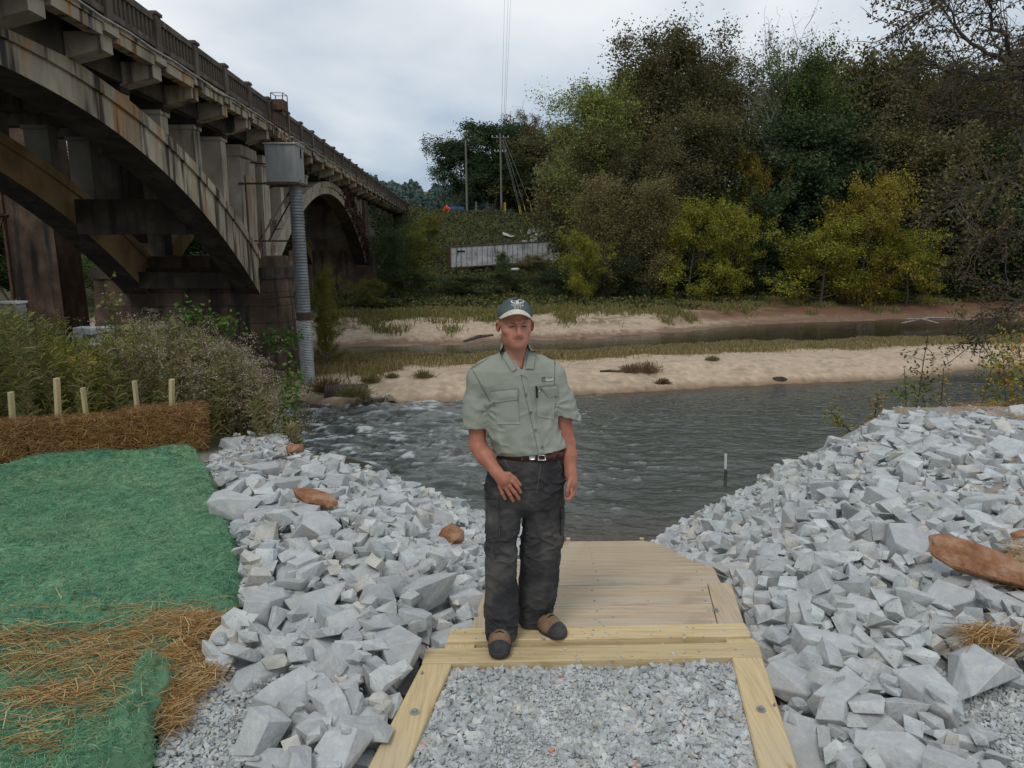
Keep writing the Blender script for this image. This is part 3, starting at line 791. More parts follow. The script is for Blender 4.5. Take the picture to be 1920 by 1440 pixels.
# ---------------------------------------------------------------- gravel bay inside the timber frame
def build_bay():
    X = np.arange(-.9, 1.2, .03); Y = np.arange(1.0, 3.52, .03)
    xx, yy = np.meshgrid(X, Y)
    def inside(x, y, m=0): return (x > -.85 + (y - .3) * .1668 + m) & (x < .66 + (y - .3) * .1555 - m) & (y < 3.47 + .037 * (x + .46) - m)
    dip = .014 * np.exp(-((xx - .15) / .25) ** 2) * sstep(3.35, 3.0, yy)
    zz = -.052 - dip + .012 * fbm(xx * 6, yy * 6, seed=80) + .006 * fbm(xx * 30, yy * 30, seed=81)
    idx = np.arange(xx.size).reshape(xx.shape)
    f = np.stack([idx[:-1, :-1], idx[:-1, 1:], idx[1:, 1:], idx[1:, :-1]], -1).reshape(-1, 4)
    ok = inside(xx, yy, -.03).ravel(); f = f[ok[f].all(axis=1)]
    bay = link('gravel_bed', make_mesh('gravel_bed', np.stack([xx, yy, zz], -1).reshape(-1, 3), f, tint=np.ones((xx.size, 3)) * 1.0, smooth=True, mat=M['rock']), kind='structure')
    rs = np.random.RandomState(12)
    n = 30000
    x = rs.uniform(-.7, 1.18, n); y = rs.uniform(2.25, 3.52, n)
    fine = fbm(x * 2.2, y * 2.2, seed=83) + .5 * np.exp(-((x - .1) / .3) ** 2)
    sz = np.exp(rs.uniform(math.log(.009), math.log(.055), n)); sz = np.where((fine > .45) & (sz > .02), sz * .55, sz)
    edge = np.minimum(sstep(3.44, 3.3, y), 1)
    k = inside(x, y, .010) & (rs.rand(n) < np.where(sz < .012, 1.0, np.where(sz < .02, .8, .62)))
    x, y, sz, fine = x[k], y[k], sz[k], fine[k]; n = len(x)
    dip = .014 * np.exp(-((x - .15) / .25) ** 2) * sstep(3.35, 3.0, y)
    z = -.050 - dip + .012 * fbm(x * 6, y * 6, seed=80) + rs.uniform(-.002, .016, n) * np.where(fine > .25, .3, 1) + sz * .12
    t = stone_tint(n, rs) * 1.0
    r = rs.rand(n) < .0025; t[r] = np.array([1.2, .55, .36])
    V, Fc, T = join_instances(SH_CHIP, rs.randint(0, len(SH_CHIP), n), np.stack([x, y, z], -1), rotm(n, rs, .5), sz, t)
    link('gravel_chips', make_mesh('gravel_chips', V, Fc, tint=T, mat=M['rock']), bay, 'stuff')
    # crumbs in the slot between the two cross timbers and under it
    MB().hexa(np.array([(-.45, 3.55, -.16), (1.3, 3.62, -.16), (1.3, 3.80, -.16), (-.45, 3.73, -.16), (-.45, 3.55, -.085), (1.3, 3.62, -.085), (1.3, 3.80, -.085), (-.45, 3.73, -.085)])).build('slot_fill', M['ground'], bay, 'stuff')
    n = 500; x = rs.uniform(-.18, 1.14, n); y = 3.632 + .037 * (x + .36) + rs.uniform(-.022, .022, n); sz = rs.uniform(.008, .024, n)
    V, Fc, T = join_instances(SH_CHIP, rs.randint(0, len(SH_CHIP), n), np.stack([x, y, np.full(n, -.06) + rs.uniform(0, .03, n)], -1), rotm(n, rs, .8), sz, stone_tint(n, rs))
    link('slot_chips', make_mesh('slot_chips', V, Fc, tint=T, mat=M['rock']), bay, 'stuff')
build_bay()
def build_crumbs():
    rs = np.random.RandomState(14); n = 420
    x = rs.uniform(-.45, 1.5, n); y = np.where(rs.rand(n) < .6, rs.uniform(3.47, 3.84, n), rs.uniform(3.84, 6.0, n))
    k = (x > walk_l(y) + .03) & (x < walk_r(y) - .05); e = np.minimum(np.abs(x - walk_l(y)), np.abs(x - walk_r(y)))
    k &= (rs.rand(n) < np.where(y < 3.84, .8, .25 + .7 * (e < .2))) & ~((y > 3.59) & (y < 3.67)); x, y = x[k], y[k]; n = len(x); sz = np.exp(rs.uniform(math.log(.005), math.log(.022), n))
    z = np.where(y < 3.63, 0.0, np.where(y < 3.83, .012, np.where(y < 4.4, -.014, zramp(y + .3) - .02)))
    V, Fc, T = join_instances(SH_CHIP, rs.randint(0, len(SH_CHIP), n), np.stack([x, y, z + sz * .2], -1), rotm(n, rs, .2), sz, stone_tint(n, rs))
    o = link('stray_chips', make_mesh('stray_chips', V, Fc, tint=T, mat=M['rock']), None, 'stuff'); o['label'] = 'few stray stone chips lying on the timber steps'
build_crumbs()
# ================================================================ GREEN MAT, STRAW, BALES, STAKES
M['green'] = mat('green_erosion_blanket', (.1, .3, .15), 0.85, ramp=[(0.3, (.080, .22, .125)), (0.5, (.13, .295, .165)), (0.7, (.22, .37, .21))], scale=2.2, detail=10, bump=.8, bscale=60, bdist=.012,
                 second=[(1.0, (.22, .34, .19), .48, .72, (1, 1, 1)), (2.6, (.05, .15, .095), .55, .75, (1, 1.6, 1))])
M['fibre'] = mat('green_fibre', (1, 1, 1), 0.8, tint=True, transl=.3)
M['straw'] = mat('straw', (1, 1, 1), 0.7, tint=True, transl=.15)
M['bale'] = mat('bale_straw_mass', (.3, .18, .07), 0.9, ramp=[(0.3, (.05, .024, .009)), (0.5, (.13, .066, .024)), (0.7, (.23, .13, .05))], scale=9, detail=10, stretch=(1, 1, 2.5), bump=.9, bscale=40, bdist=.02)

def strands(pos, dirs, length, width, tint, sag=None, seg=2, up=None):
    """thin ribbons; pos (n,3), dirs (n,3) unit, curved by sag (n,3)"""
    n = len(pos); L = np.asarray(length)[:, None]; W = np.asarray(width)[:, None]
    side = np.cross(dirs, np.array([0, 0, 1.0]) if up is None else up); side /= (np.linalg.norm(side, axis=1)[:, None] + 1e-6)
    sag = np.zeros((n, 3)) if sag is None else sag
    rows = []
    for k in range(seg + 1):
        t = k / seg - .5
        c = pos + dirs * L * t + sag * (1 - (2 * t) ** 2)
        rows.append(c - side * W * .5); rows.append(c + side * W * .5)
    V = np.stack(rows, 1).reshape(-1, 3)
    m = 2 * (seg + 1); b = np.arange(n)[:, None] * m
    F_ = np.concatenate([b + np.array([[2 * k, 2 * k + 1, 2 * k + 3, 2 * k + 2]]) for k in range(seg)], 0)
    return V, F_, np.repeat(tint, m, axis=0)
STRAW_C = np.array([(.50, .31, .115), (.40, .225, .075), (.58, .40, .18), (.30, .155, .05), (.64, .48, .25)])
def straw_tint(n, rs): return STRAW_C[rs.randint(0, 5, n)] * rs.uniform(.75, 1.15, (n, 1))

def fold_h(x, y):
    """rolled edge of the mat along its lower right side"""
    A, B = at_z(325, 1262, .05)[:2], at_z(205, 1440, .05)[:2]
    d = B - A; L = np.linalg.norm(d); d = d / L
    u = (x - A[0]) * d[0] + (y - A[1]) * d[1]; v = -(x - A[0]) * d[1] + (y - A[1]) * d[0]
    v = v + .03 * np.sin(u * 9) 
    w = .10 + .02 * np.sin(u * 13 + 1)
    return .15 * np.sqrt(np.clip(1 - (v / w) ** 2, 0, 1)) * sstep(-.04, .06, u) * (1 + .25 * np.sin(u * 17))
def mat_h(x, y):
    h = .03 + .034 * fbm(x * 1.7, y * 1.7, seed=90) + .008 * fbm(x * 8, y * 8, seed=91)
    dB = ((x - BALE_A[0]) * (BALE_B - BALE_A)[1] - (y - BALE_A[1]) * (BALE_B - BALE_A)[0]) / np.linalg.norm(BALE_B - BALE_A)
    h = h + (.07 + .04 * fbm(x * 4, y * 4, seed=92)) * sstep(.35, .02, dB) + fold_h(x, y)
    edge = np.ones_like(h)
    for dx, dy in ((.05, 0), (.10, .02), (.05, -.05), (-.02, .06)): edge = edge - .25 * ~in_poly(x + dx, y + dy, MAT_POLY)
    return h * edge - .03 * (edge < .6)
def build_mat():
    st = .022
    X = np.arange(-5.6, -1.1, st); Y = np.arange(2.0, 7.6, st)
    xx, yy = np.meshgrid(X, Y)
    jx = .03 * fbm(xx * 4, yy * 4, seed=95); 
    ins = in_poly(xx + jx, yy, MAT_POLY)
    zz = terrain(xx, yy) + mat_h(xx, yy)
    idx = np.arange(xx.size).reshape(xx.shape)
    f = np.stack([idx[:-1, :-1], idx[:-1, 1:], idx[1:, 1:], idx[1:, :-1]], -1).reshape(-1, 4)
    ok = ins.ravel(); f = f[ok[f].all(axis=1)]
    me = make_mesh('erosion_mat', np.stack([xx, yy, zz], -1).reshape(-1, 3), f, smooth=True, mat=M['green'])
    o = tag(link('erosion_mat', me), 'green fibre erosion blanket spread on the bank before the straw bales', 'erosion mat')
    rs = np.random.RandomState(21)
    n = 95000
    x = rs.uniform(-5.4, -1.15, n); y = 2.3 + 5.1 * rs.rand(n) ** 1.6
    k = in_poly(x, y, MAT_POLY); x, y = x[k], y[k]; n = len(x)
    a = rs.uniform(0, math.pi * 2, n); dist = np.hypot(x, y)
    d = np.stack([np.cos(a), np.sin(a), rs.normal(0, .22, n)], -1)
    ln = rs.uniform(.03, .10, n); w = .0014 + .0010 * dist / 4
    fh = fold_h(x, y)
    z = mat_h(x, y) + terrain(x, y) + rs.uniform(.001, .010, n) + (fh > .02) * rs.uniform(0, .012, n)
    c = np.array([(.12, .31, .17), (.20, .41, .235), (.05, .15, .09), (.36, .47, .27), (.44, .46, .27)])[rs.choice(5, n, p=[.36, .27, .2, .12, .05])] * rs.uniform(.8, 1.15, (n, 1))
    sag = np.stack([rs.normal(0, .012, n), rs.normal(0, .012, n), rs.uniform(0, .012, n)], -1)
    V, F_, T = strands(np.stack([x, y, z], -1), d, ln, w, c, sag, 2)
    link('mat_fibres', make_mesh('mat_fibres', V, F_, tint=T, mat=M['fibre']), o, 'stuff')
build_mat()

def blade_field(name, x, y, z, rs, parent=None, L=(.06, .25), W=(.0018, .0042), ang=None, spread=.6, lift=.12, label=None):
    n = len(x)
    a = (rs.uniform(0, math.pi, n) if ang is None else ang + rs.normal(0, spread, n))
    d = np.stack([np.cos(a), np.sin(a), rs.normal(0, lift, n)], -1); d /= np.linalg.norm(d, axis=1)[:, None]
    sag = np.stack([rs.normal(0, .006, n), rs.normal(0, .006, n), rs.uniform(-.002, .014, n)], -1)
    V, F_, T = strands(np.stack([x, y, z], -1), d, rs.uniform(*L, n), rs.uniform(*W, n), straw_tint(n, rs), sag, 2)
    # give them thickness: a second ribbon turned on edge
    V2, F2, T2 = strands(np.stack([x, y, z], -1), d, rs.uniform(*L, n) * .9, rs.uniform(*W, n) * .8, T[::6], sag, 2, up=np.array([.7, .3, .2]))
    V = np.concatenate([V, V2]); F_ = np.concatenate([F_, F2 + len(T)]); T = np.concatenate([T, T2])
    o = link(name, make_mesh(name, V, F_, tint=T, mat=M['straw']), parent, 'stuff')
    if label: o['label'] = label; o['category'] = 'straw'
    return o
def pix_cloud(blobs, rs, z=.05):
    """blobs: (px, py, rx, ry, n, tilt) in photo pixels -> points on the ground plane"""
    P = []
    for px, py, rx, ry, n, tl in blobs:
        g = rs.normal(0, .5, (n, 2)); x = g[:, 0] * rx; y = g[:, 1] * ry + g[:, 0] * rx * tl
        for a, b in zip(x, y):
            P.append(at_z(px + a, min(max(py + b, 700), 1600), z)[:2])
    return np.array(P)
def build_straw():
    rs = np.random.RandomState(31)
    P = pix_cloud([(60, 1190, 150, 20, 190, -.06), (250, 1185, 120, 26, 210, -.08), (340, 1148, 90, 18, 230, .12), (120, 1232, 170, 22, 210, -.10), (265, 1240, 90, 20, 190, -.2), (170, 1215, 190, 40, 150, 0),
                   (90, 1300, 90, 18, 190, -.12), (150, 1290, 150, 60, 160, 0), (60, 1345, 60, 30, 30, 0), (190, 1340, 90, 40, 50, .1), (70, 1400, 60, 20, 40, 0), (240, 1130, 200, 12, 40, -.05), (200, 1270, 170, 90, 70, 0)], rs)
    x, y = P[:, 0], P[:, 1]
    k = in_poly(x, y, MAT_POLY); x, y = x[k], y[k]
    z = terrain(x, y) + mat_h(x, y) + rs.uniform(.004, .02, len(x))
    blade_field('scattered_straw', x, y, z, rs, ang=.12, spread=.62, lift=.06, label='loose golden straw strewn over the near half of the green mat')
    P = pix_cloud([(385, 1190, 62, 30, 700, .1), (360, 1225, 40, 30, 420, -.2), (345, 1280, 34, 26, 260, -.3), (325, 1330, 30, 30, 200, -.3), (420, 1165, 40, 12, 160, .2), (380, 1250, 26, 22, 200, 0)], rs)
    x, y = P[:, 0], P[:, 1]; z = terrain(x, y) + .02 + rs.uniform(0, .04, len(x)) + np.where(in_poly(x, y, MAT_POLY), mat_h(x, y), 0)
    blade_field('straw_heap', x, y, z, rs, L=(.06, .2), lift=.15, label='tangled straw heap between the mat edge and the pale rocks')
    # bare red clay patch under it
    pts = [(450, 1128), (452, 1165), (435, 1180), (430, 1215), (415, 1240), (385, 1262), (385, 1300), (360, 1345), (300, 1378), (270, 1400), (270, 1240), (300, 1180), (400, 1120)]
    Pp = np.array([at_z(a, b, 0)[:2] for a, b in pts])
    X = np.arange(-2.3, -1.2, .03); Y = np.arange(2.7, 4.6, .03); xx, yy = np.meshgrid(X, Y)
    zz = terrain(xx, yy) - .012 + .010 * fbm(xx * 9, yy * 9, seed=97)
    idx = np.arange(xx.size).reshape(xx.shape)
    f = np.stack([idx[:-1, :-1], idx[:-1, 1:], idx[1:, 1:], idx[1:, :-1]], -1).reshape(-1, 4)
    ok = in_poly(xx + .04 * fbm(xx * 7, yy * 7, seed=98), yy, Pp).ravel(); f = f[ok[f].all(axis=1)]
    M['clay'] = mat('red_clay', (.3, .13, .07), .95, ramp=[(0.3, (.24, .105, .05)), (0.7, (.42, .22, .12))], scale=9, bump=.4, bscale=40, bdist=.01)
    link('clay_patch', make_mesh('clay_patch', np.stack([xx, yy, zz], -1).reshape(-1, 3), f, smooth=True, mat=M['clay']), kind='structure')
    # straw on the right-hand rocks
    hz = lambda x, y: HT[((y - GY0) / GD).astype(int).clip(0, GNY - 1), ((x - GX0) / GD).astype(int).clip(0, GNX - 1)]
    for px, py, rx, ry, n, lab in ((1855, 1195, 62, 20, 330, 'straw tuft caught on the rocks right of the boardwalk, nearer the camera'), (1905, 1050, 30, 50, 200, 'straw tuft behind the red boulder at the right edge')):
        P = pix_cloud([(px, py, rx, ry, n, .05)], rs, z=.12); x, y = P[:, 0], P[:, 1]
        blade_field('straw_tuft', x, y, hz(x, y) * .5 + .06 + rs.uniform(0, .05, len(x)), rs, L=(.08, .24), ang=.3, spread=.6, lift=.2, label=lab)
    P = pix_cloud([(1900, 790, 60, 5, 120, 0), (1700, 772, 60, 4, 90, 0), (1830, 768, 70, 4, 90, 0)], rs, z=.0); x, y = P[:, 0], P[:, 1]
    blade_field('dry_grass', x, y, terrain(x, y) + rs.uniform(.02, .08, len(x)), rs, L=(.1, .3), lift=.3, label='dry brown grass scattered along the top of the right bank')
build_straw()

def build_bales():
    d = (BALE_B - BALE_A); Lt = np.linalg.norm(d); d /= Lt; nrm = np.array([-d[1], d[0]])
    rs = np.random.RandomState(41)
    segs = [(-1.6, -.80, .36), (-.79, .30 - .02, .37), (.31, .98 - .02, .36), (.99, Lt, .40)]
    segs = [(-1.35, -.58, .36), (-.56, .22, .37), (.24, 1.00, .355), (1.02, Lt + .0, .40)]
    labs = ['straw bale at the far left end of the row, cut by the photo edge', 'straw bale under the tallest stake, second in the row from the left', 'straw bale under the thin leaning stake, right of the tallest stake', 'straw bale at the right end of the row beside the rocks, tallest of them']
    for k, (a, b, h) in enumerate(segs):
        L = b - a; W = .42
        c2 = BALE_A + d * (a + b) / 2 + nrm * W / 2
        t = thing('straw_bale', labs[k], 'straw bale', (c2[0], c2[1], .03), 'straw bales in a row along the bank')
        # body: displaced box
        bm = bmesh.new(); bmesh.ops.create_grid(bm, x_segments=2, y_segments=2, size=1); bm.free()
        n = [22, 12, 11]; V = []; Fs = []
        ang = math.atan2(d[1], d[0])
        def face(u0, du, dv, nu, nv):
            base = len(V)
            for j in range(nv + 1):
                for i in range(nu + 1): V.append(np.array(u0) + np.array(du) * i / nu + np.array(dv) * j / nv)
            for j in range(nv):
                for i in range(nu): q = base + j * (nu + 1) + i; Fs.append((q, q + 1, q + nu + 2, q + nu + 1))
        x, y = L / 2, W / 2
        face((-x, -y, 0), (L, 0, 0), (0, 0, h), n[0], n[2]); face((x, y, 0), (-L, 0, 0), (0, 0, h), n[0], n[2])
        face((-x, y, 0), (0, -W, 0), (0, 0, h), n[1], n[2]); face((x, -y, 0), (0, W, 0), (0, 0, h), n[1], n[2])
        face((-x, -y, h), (L, 0, 0), (0, W, 0), n[0], n[1])
        V = np.array(V)
        ctr = np.array([0, 0, h * .5]); q = (V - ctr) / np.array([x, y, h * .5])
        rad = np.linalg.norm(np.maximum(np.abs(q) - .8, 0), axis=1)
        V = V - (V - ctr) * (rad * .22)[:, None]
        wp = V + np.array([k * 3.1, 0, 0])
        nn = fbm(wp[:, 0] * 7, wp[:, 1] * 7, wp[:, 2] * 7, seed=43); n2 = fbm(wp[:, 0] * 25, wp[:, 1] * 25, wp[:, 2] * 25, seed=44, oct=2)
        V = V + (V - ctr) / np.linalg.norm(V - ctr, axis=1)[:, None] * (nn * .035 + n2 * .014)[:, None]
        ca, sa = math.cos(ang), math.sin(ang); Rz = np.array([[ca, -sa, 0], [sa, ca, 0], [0, 0, 1]])
        me = make_mesh('straw_mass', V @ Rz.T, np.array(Fs), smooth=True, mat=M['bale'])
        link('straw_mass', me, t)
        m = 2600
        fc = rs.choice(3, m, p=[.55, .35, .10])
        px_ = rs.uniform(-x, x, m); pz = rs.uniform(.0, h, m); py_ = rs.uniform(-y, y, m)
        P = np.stack([px_, np.where(fc == 0, -y - .008, py_), np.where(fc == 1, h + .008, pz)], -1)
        P[:, 0] = np.where(fc == 2, x + .008, P[:, 0])
        out = np.where((fc == 0)[:, None], [0, -1, 0], np.where((fc == 1)[:, None], [0, 0, 1], [1, 0, 0]))
        dd = rs.normal(0, 1, (m, 3)) + np.where((fc == 0)[:, None], [1.2, 0, 0], [.9, 0, 0]) ; dd -= out * (dd * out).sum(1)[:, None] * .8
        dd /= np.linalg.norm(dd, axis=1)[:, None]
        P = P + out * rs.uniform(-.01, .018, (m, 1))
        upv = np.where((fc == 1)[:, None], [0, 1.0, 0], [0, 0, 1.0]) + rs.normal(0, .5, (m, 3))
        side = np.cross(dd, out) ; 
        Vv, Ff, T = strands(P, dd, rs.uniform(.04, .15, m), rs.uniform(.003, .0055, m), straw_tint(m, rs) * np.array([.62, .52, .42]) * rs.uniform(.6, 1.25, (m, 1)), out * rs.uniform(-.005, .02, (m, 1)), 2, up=out * 1.0)
        link('straws', make_mesh('straws', Vv @ Rz.T, Ff, tint=T, mat=M['straw']), t, 'stuff')
    # stakes
    st = [(20, 735, 12, .30, 'short pale stake at the far left behind the straw bales'), (106, 709, 13, .2, 'tallest orange-tinted wooden stake behind the straw bales'), (155, 727, 11, .34, 'thin grey-green stake leaning left, just right of the tallest stake'),
          (252, 714, 11, .3, 'pale stake leaning slightly left behind the right-hand bale, fourth from the left'), (322, 711, 13, .1, 'upright pale square stake at the right end of the stake row')]
    bot = [24, 110, 163, 260, 323]
    for (px, py, w, _, lab), bx in zip(st, bot):
        s = (px + 1400) / 1400.
        u = np.interp(px, [0, 385], [0, Lt]); base = BALE_A + d * u + nrm * .50
        y = base[1]
        top = at_y(px, py, y); b0 = at_y(bx, 800, y); b0[2] = terrain(np.array([b0[0]]), np.array([y]))[0] - .25
        low = top + (at_y(bx, 790, y) - top) * ((top[2] - b0[2]) / (top[2] - at_y(bx, 790, y)[2]))
        ww = w / F_PX * y * .5
        t = thing('wooden_stake', lab, 'stake', tuple(low), 'wooden stakes behind the straw bales')
        v = top - low; L = np.linalg.norm(v)
        q = Vector(v).to_track_quat('Z', 'Y').to_matrix()
        P = np.array([(-ww, -ww * .5, 0), (ww, -ww * .5, 0), (ww, ww * .5, 0), (-ww, ww * .5, 0), (-ww, -ww * .5, L), (ww, -ww * .5, L), (ww, ww * .5, L), (-ww, ww * .5, L)])
        MB().hexa(P @ np.array(q).T).build('shaft', M['stake'] if px != 106 else M['wood_y'], t, bevel=.003)
    # thin white pin at the mat
    p = at_z(73, 862, .08)
    tag(MB().tube([p - np.array([0, 0, .05]), p + np.array([.0, 0, .07])], .004, 6).build('marker_pin', M['steel']), 'small white pin standing in the mat before the left bales', 'pin')
build_bales()

def blob(name, label, cat, c, rad, m, seed, rot=(0, 0, 0), amp=.12, n=3, freq=3.0):
    bm = bmesh.new(); bmesh.ops.create_icosphere(bm, subdivisions=n, radius=1)
    V = np.array([v.co[:] for v in bm.verts])
    dsp = fbm(V[:, 0] * freq * .5 + seed, V[:, 1] * freq * .5, V[:, 2] * freq * .5, seed=seed, oct=4) * 2 * amp
    V = np.sign(V) * np.abs(V) ** .8
    V = V * (1 + dsp)[:, None] * np.array(rad)
    R = np.array(Euler(rot).to_matrix()); V = V @ R.T
    for v, q in zip(bm.verts, V): v.co = q
    me = bpy.data.meshes.new(name); bm.to_mesh(me); bm.free(); me.materials.append(m)
    me.polygons.foreach_set("use_smooth", [True] * len(me.polygons))
    o = link(name, me); o.location = c
    if label: tag(o, label, cat)
    return o
def crag(name, label, cat, c, rad, m, seed, rot=(0, 0, 0)):
    V, Fc = rock_shapes(1, seed, 16, 20, bev=.05)[0]
    V = V * np.array(rad) * 2.0 * np.array([1.05, 1.75, 2.6]); R = np.array(Euler(rot).to_matrix())
    n = fbm(V[:, 0] * 14, V[:, 1] * 14, V[:, 2] * 14, seed=seed); V = V * (1 + .10 * n)[:, None]
    o = link(name, make_mesh(name, V @ R.T, Fc, mat=m)); o.location = c; return tag(o, label, cat)
def marchp(px, py, lift=.1, t0=2.5, tmax=16):
    r = ray(px, py); t = t0
    while t < tmax:
        p = r * t + np.array([0, 0, CAM_Z])
        if p[2] < float(terrain(np.array([p[0]]), np.array([p[1]]))[0]) + lift: return p
        t += .02
    return p
p = marchp(1862, 1066, .20); crag('red_boulder', 'long rounded orange-red boulder lying across the rocks at the right edge', 'boulder', p, (.30, .135, .10), M['red_rock'], 4, (.1, .30, -.45))
p = marchp(590, 933, .14); crag('clay_clod', 'flat red-brown clay clod among the left rocks', 'clay clod', p, (.19, .065, .03), M['red_rock'], 7, (0, .12, -.35))
p = marchp(846, 1007, .14); crag('orange_stone', 'small bright orange stone left of the man\'s knee', 'stone', p, (.10, .07, .07), M['red_rock'], 9, (0, 0, .3))
p = marchp(553, 842, .10); crag('orange_stone', 'small orange stone on the crest of the left bank near the weeds', 'stone', p, (.10, .07, .06), M['red_rock'], 10, (0, 0, 1))
p = marchp(1905, 1003, .14); crag('orange_stone', 'small orange stone at the right edge behind the long red boulder', 'stone', p, (.075, .06, .04), M['red_rock'], 12, (0, 0, .2))
# marker stake at the water on the right
p = marchp(1360, 905, .05)
t = thing('water_stake', 'small brown post with white top at the water right of the man', 'stake', tuple(p))
MB().box((0, 0, .10), (.06, .05, .36)).build('post', M['bark'], t)
M['whitep'] = mat('white_paint', (.6, .62, .6), .6, ramp=[(0.3, (.5, .52, .5)), (0.7, (.65, .66, .64))], scale=12)
_h = at_y(1357, 852, p[1])[2] - p[2]
MB().box((-.02, 0, (.33 + _h) / 2), (.05, .02, _h - .30), rot=Euler((0, -.03, 0))).build('white_marker', M['whitep'], t)
# ================================================================ ARCH BRIDGE
def BP(u, v, z): return np.array([-8.15 - v - .0638 * u, u, z])
def bbox(mb, u0, u1, v0, v1, z0, z1, z0b=None):
    """box in bridge coordinates; z0b = lower z at v1 if the underside slopes"""
    zb = z0 if z0b is None else z0b
    mb.hexa(np.array([BP(u0, v1, zb), BP(u0, v0, z0), BP(u1, v0, z0), BP(u1, v1, zb), BP(u0, v1, z1), BP(u0, v0, z1), BP(u1, v0, z1), BP(u1, v1, z1)]))
    return mb
def ext1(u): return 6.50 - .0139 * (u - 15.1) ** 2
def int1(u): return 5.65 - .0156 * (u - 14.2) ** 2
def ext2(u): return 6.35 - .0150 * (u - 53.0) ** 2
def int2(u): return 5.55 - .0175 * (u - 52.7) ** 2
def rib(name, ex, it, u0, u1, v0, v1, par, m):
    mb = MB(); n = 44
    us = np.linspace(u0, u1, n + 1)
    V = []; Fc = []
    for u in us:
        e, i = ex(u), it(u)
        for (v, z) in ((v0, i), (v0, e - .34), (v0 - .09, e - .34), (v0 - .09, e), (v1, e), (v1, i)): V.append(BP(u, v, z))
    for k in range(n):
        for j in range(6):
            a, b = k * 6 + j, k * 6 + (j + 1) % 6
            Fc.append((a, b, b + 6, a + 6))
    Fc.append(tuple(range(6))); Fc.append(tuple(n * 6 + j for j in range(6))[::-1])
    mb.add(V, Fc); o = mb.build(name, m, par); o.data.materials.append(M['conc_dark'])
    for k in range(n): o.data.polygons[k * 6 + 5].material_index = 1  # soffit faces take the darker concrete: underside shade put into the colour
    return o
def build_bridge():
    br = thing('arch_bridge', 'long old concrete arch bridge with baluster parapet crossing the river on the left', 'bridge', (0, 0, 0))
    rnd = random.Random(5)
    # ribs
    rib('arch_rib', ext1, int1, -4.5, 33.6, 1.0, 2.05, br, M['conc'])
    o = rib('arch_rib', ext1, int1, -4.5, 33.6, 6.0, 7.05, br, M['rust_conc']); o['label'] = 'brown stained far rib of the near arch'
    rib('arch_rib', ext2, int2, 36.2, 70.2, 1.0, 2.05, br, M['conc_pale'])
    o = rib('arch_rib', ext2, int2, 36.2, 70.2, 6.0, 7.05, br, M['rust_conc']); o['label'] = 'rust stained far rib of the second arch'
    # struts between the ribs
    for (u, z0, z1) in ((28.1, 2.5, 3.75), (32.9, .25, .95), (42.5, 3.3, 4.5), (63.5, 2.6, 3.8), (37.4, .3, 1.0)):
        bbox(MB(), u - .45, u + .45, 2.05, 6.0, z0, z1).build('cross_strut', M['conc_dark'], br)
    # deck
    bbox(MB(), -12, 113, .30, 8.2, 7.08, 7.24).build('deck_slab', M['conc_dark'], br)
    us = [4.0 + 2.87 * k for k in range(11)] + [36.2, 39.0] + [41.9 + 3.35 * k for k in range(9)] + [72.5 + 3.35 * k for k in range(13)]
    us = [-7.5, -4.6, -1.75, 1.13] + us
    for i, u in enumerate(us):
        w = .30
        # bracket: stepped cantilever end of the floor beam
        mb = MB(); bbox(mb, u - w, u + w, .10, 1.0, 6.52, 6.90, 6.30)
        bbox(mb, u - w - .06, u + w + .06, -.06, .30, 6.90, 7.06)
        mb.build('bracket', M['conc'] if rnd.random() < .6 else M['conc_pale'], br)
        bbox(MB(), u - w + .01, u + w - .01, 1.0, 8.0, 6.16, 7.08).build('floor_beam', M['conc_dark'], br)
        # fascia panel between brackets
        if i + 1 < len(us):
            u2 = us[i + 1]
            bbox(MB(), u + w + .062, u2 - w - .062, .0, .28, 6.80, 7.05).build('fascia_panel', M['conc'], br)
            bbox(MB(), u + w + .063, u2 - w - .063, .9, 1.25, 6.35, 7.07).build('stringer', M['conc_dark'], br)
    bbox(MB(), -9, 112, -.04, .34, 7.064, 7.20).build('curb_beam', M['conc'], br)
    # spandrel columns
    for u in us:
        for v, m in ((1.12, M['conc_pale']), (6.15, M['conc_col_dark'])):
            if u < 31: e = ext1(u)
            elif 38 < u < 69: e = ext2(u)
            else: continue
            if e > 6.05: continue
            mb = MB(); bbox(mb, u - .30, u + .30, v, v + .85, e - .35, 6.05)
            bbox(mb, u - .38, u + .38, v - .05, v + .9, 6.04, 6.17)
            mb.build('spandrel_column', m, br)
    # parapet: posts, rails, balusters
    pu = []
    for a, b in zip(us[:-1], us[1:]): pu += [a]
    pu.append(us[-1]); posts = sorted(pu)
    allbal = []
    for i, u in enumerate(posts):
        mb = MB(); bbox(mb, u - .17, u + .17, -.05, .27, 7.204, 8.12)
        bbox(mb, u - .21, u + .21, -.09, .31, 8.12, 8.20); mb.build('parapet_post', M['conc_brown'], br)
        if i + 1 < len(posts):
            u2 = posts[i + 1]; a, b = u + .172, u2 - .172
            bbox(MB(), a, b, .0, .22, 7.95, 8.12).build('top_rail', M['conc_brown'], br)
            bbox(MB(), a, b, .0, .22, 7.30, 7.44).build('bottom_rail', M['conc_brown'], br)
            n = 10
            for k in range(n):
                c = a + (b - a) * (k + .5) / n
                if c > 10: allbal.append(c)
    base = bbox(MB(), -.055, .055, .04, .18, 7.442, 7.948).mesh('baluster', M['conc_brown'])
    for c in allbal[:300]:
        o = link('baluster', base, br); o.location = (-.0638 * c, c, 0)
    mb = MB()
    for c in allbal[300:]: bbox(mb, c - .055, c + .055, .04, .18, 7.442, 7.948)
    if mb.n: mb.build('far_balusters', M['conc_brown'], br, 'stuff')
    # far parapet
    bbox(MB(), -12, 113, 8.2, 8.42, 7.2, 8.1).build('far_parapet', M['conc_brown'], br)
    # conduit along the fascia, sagging between clips
    pts = []
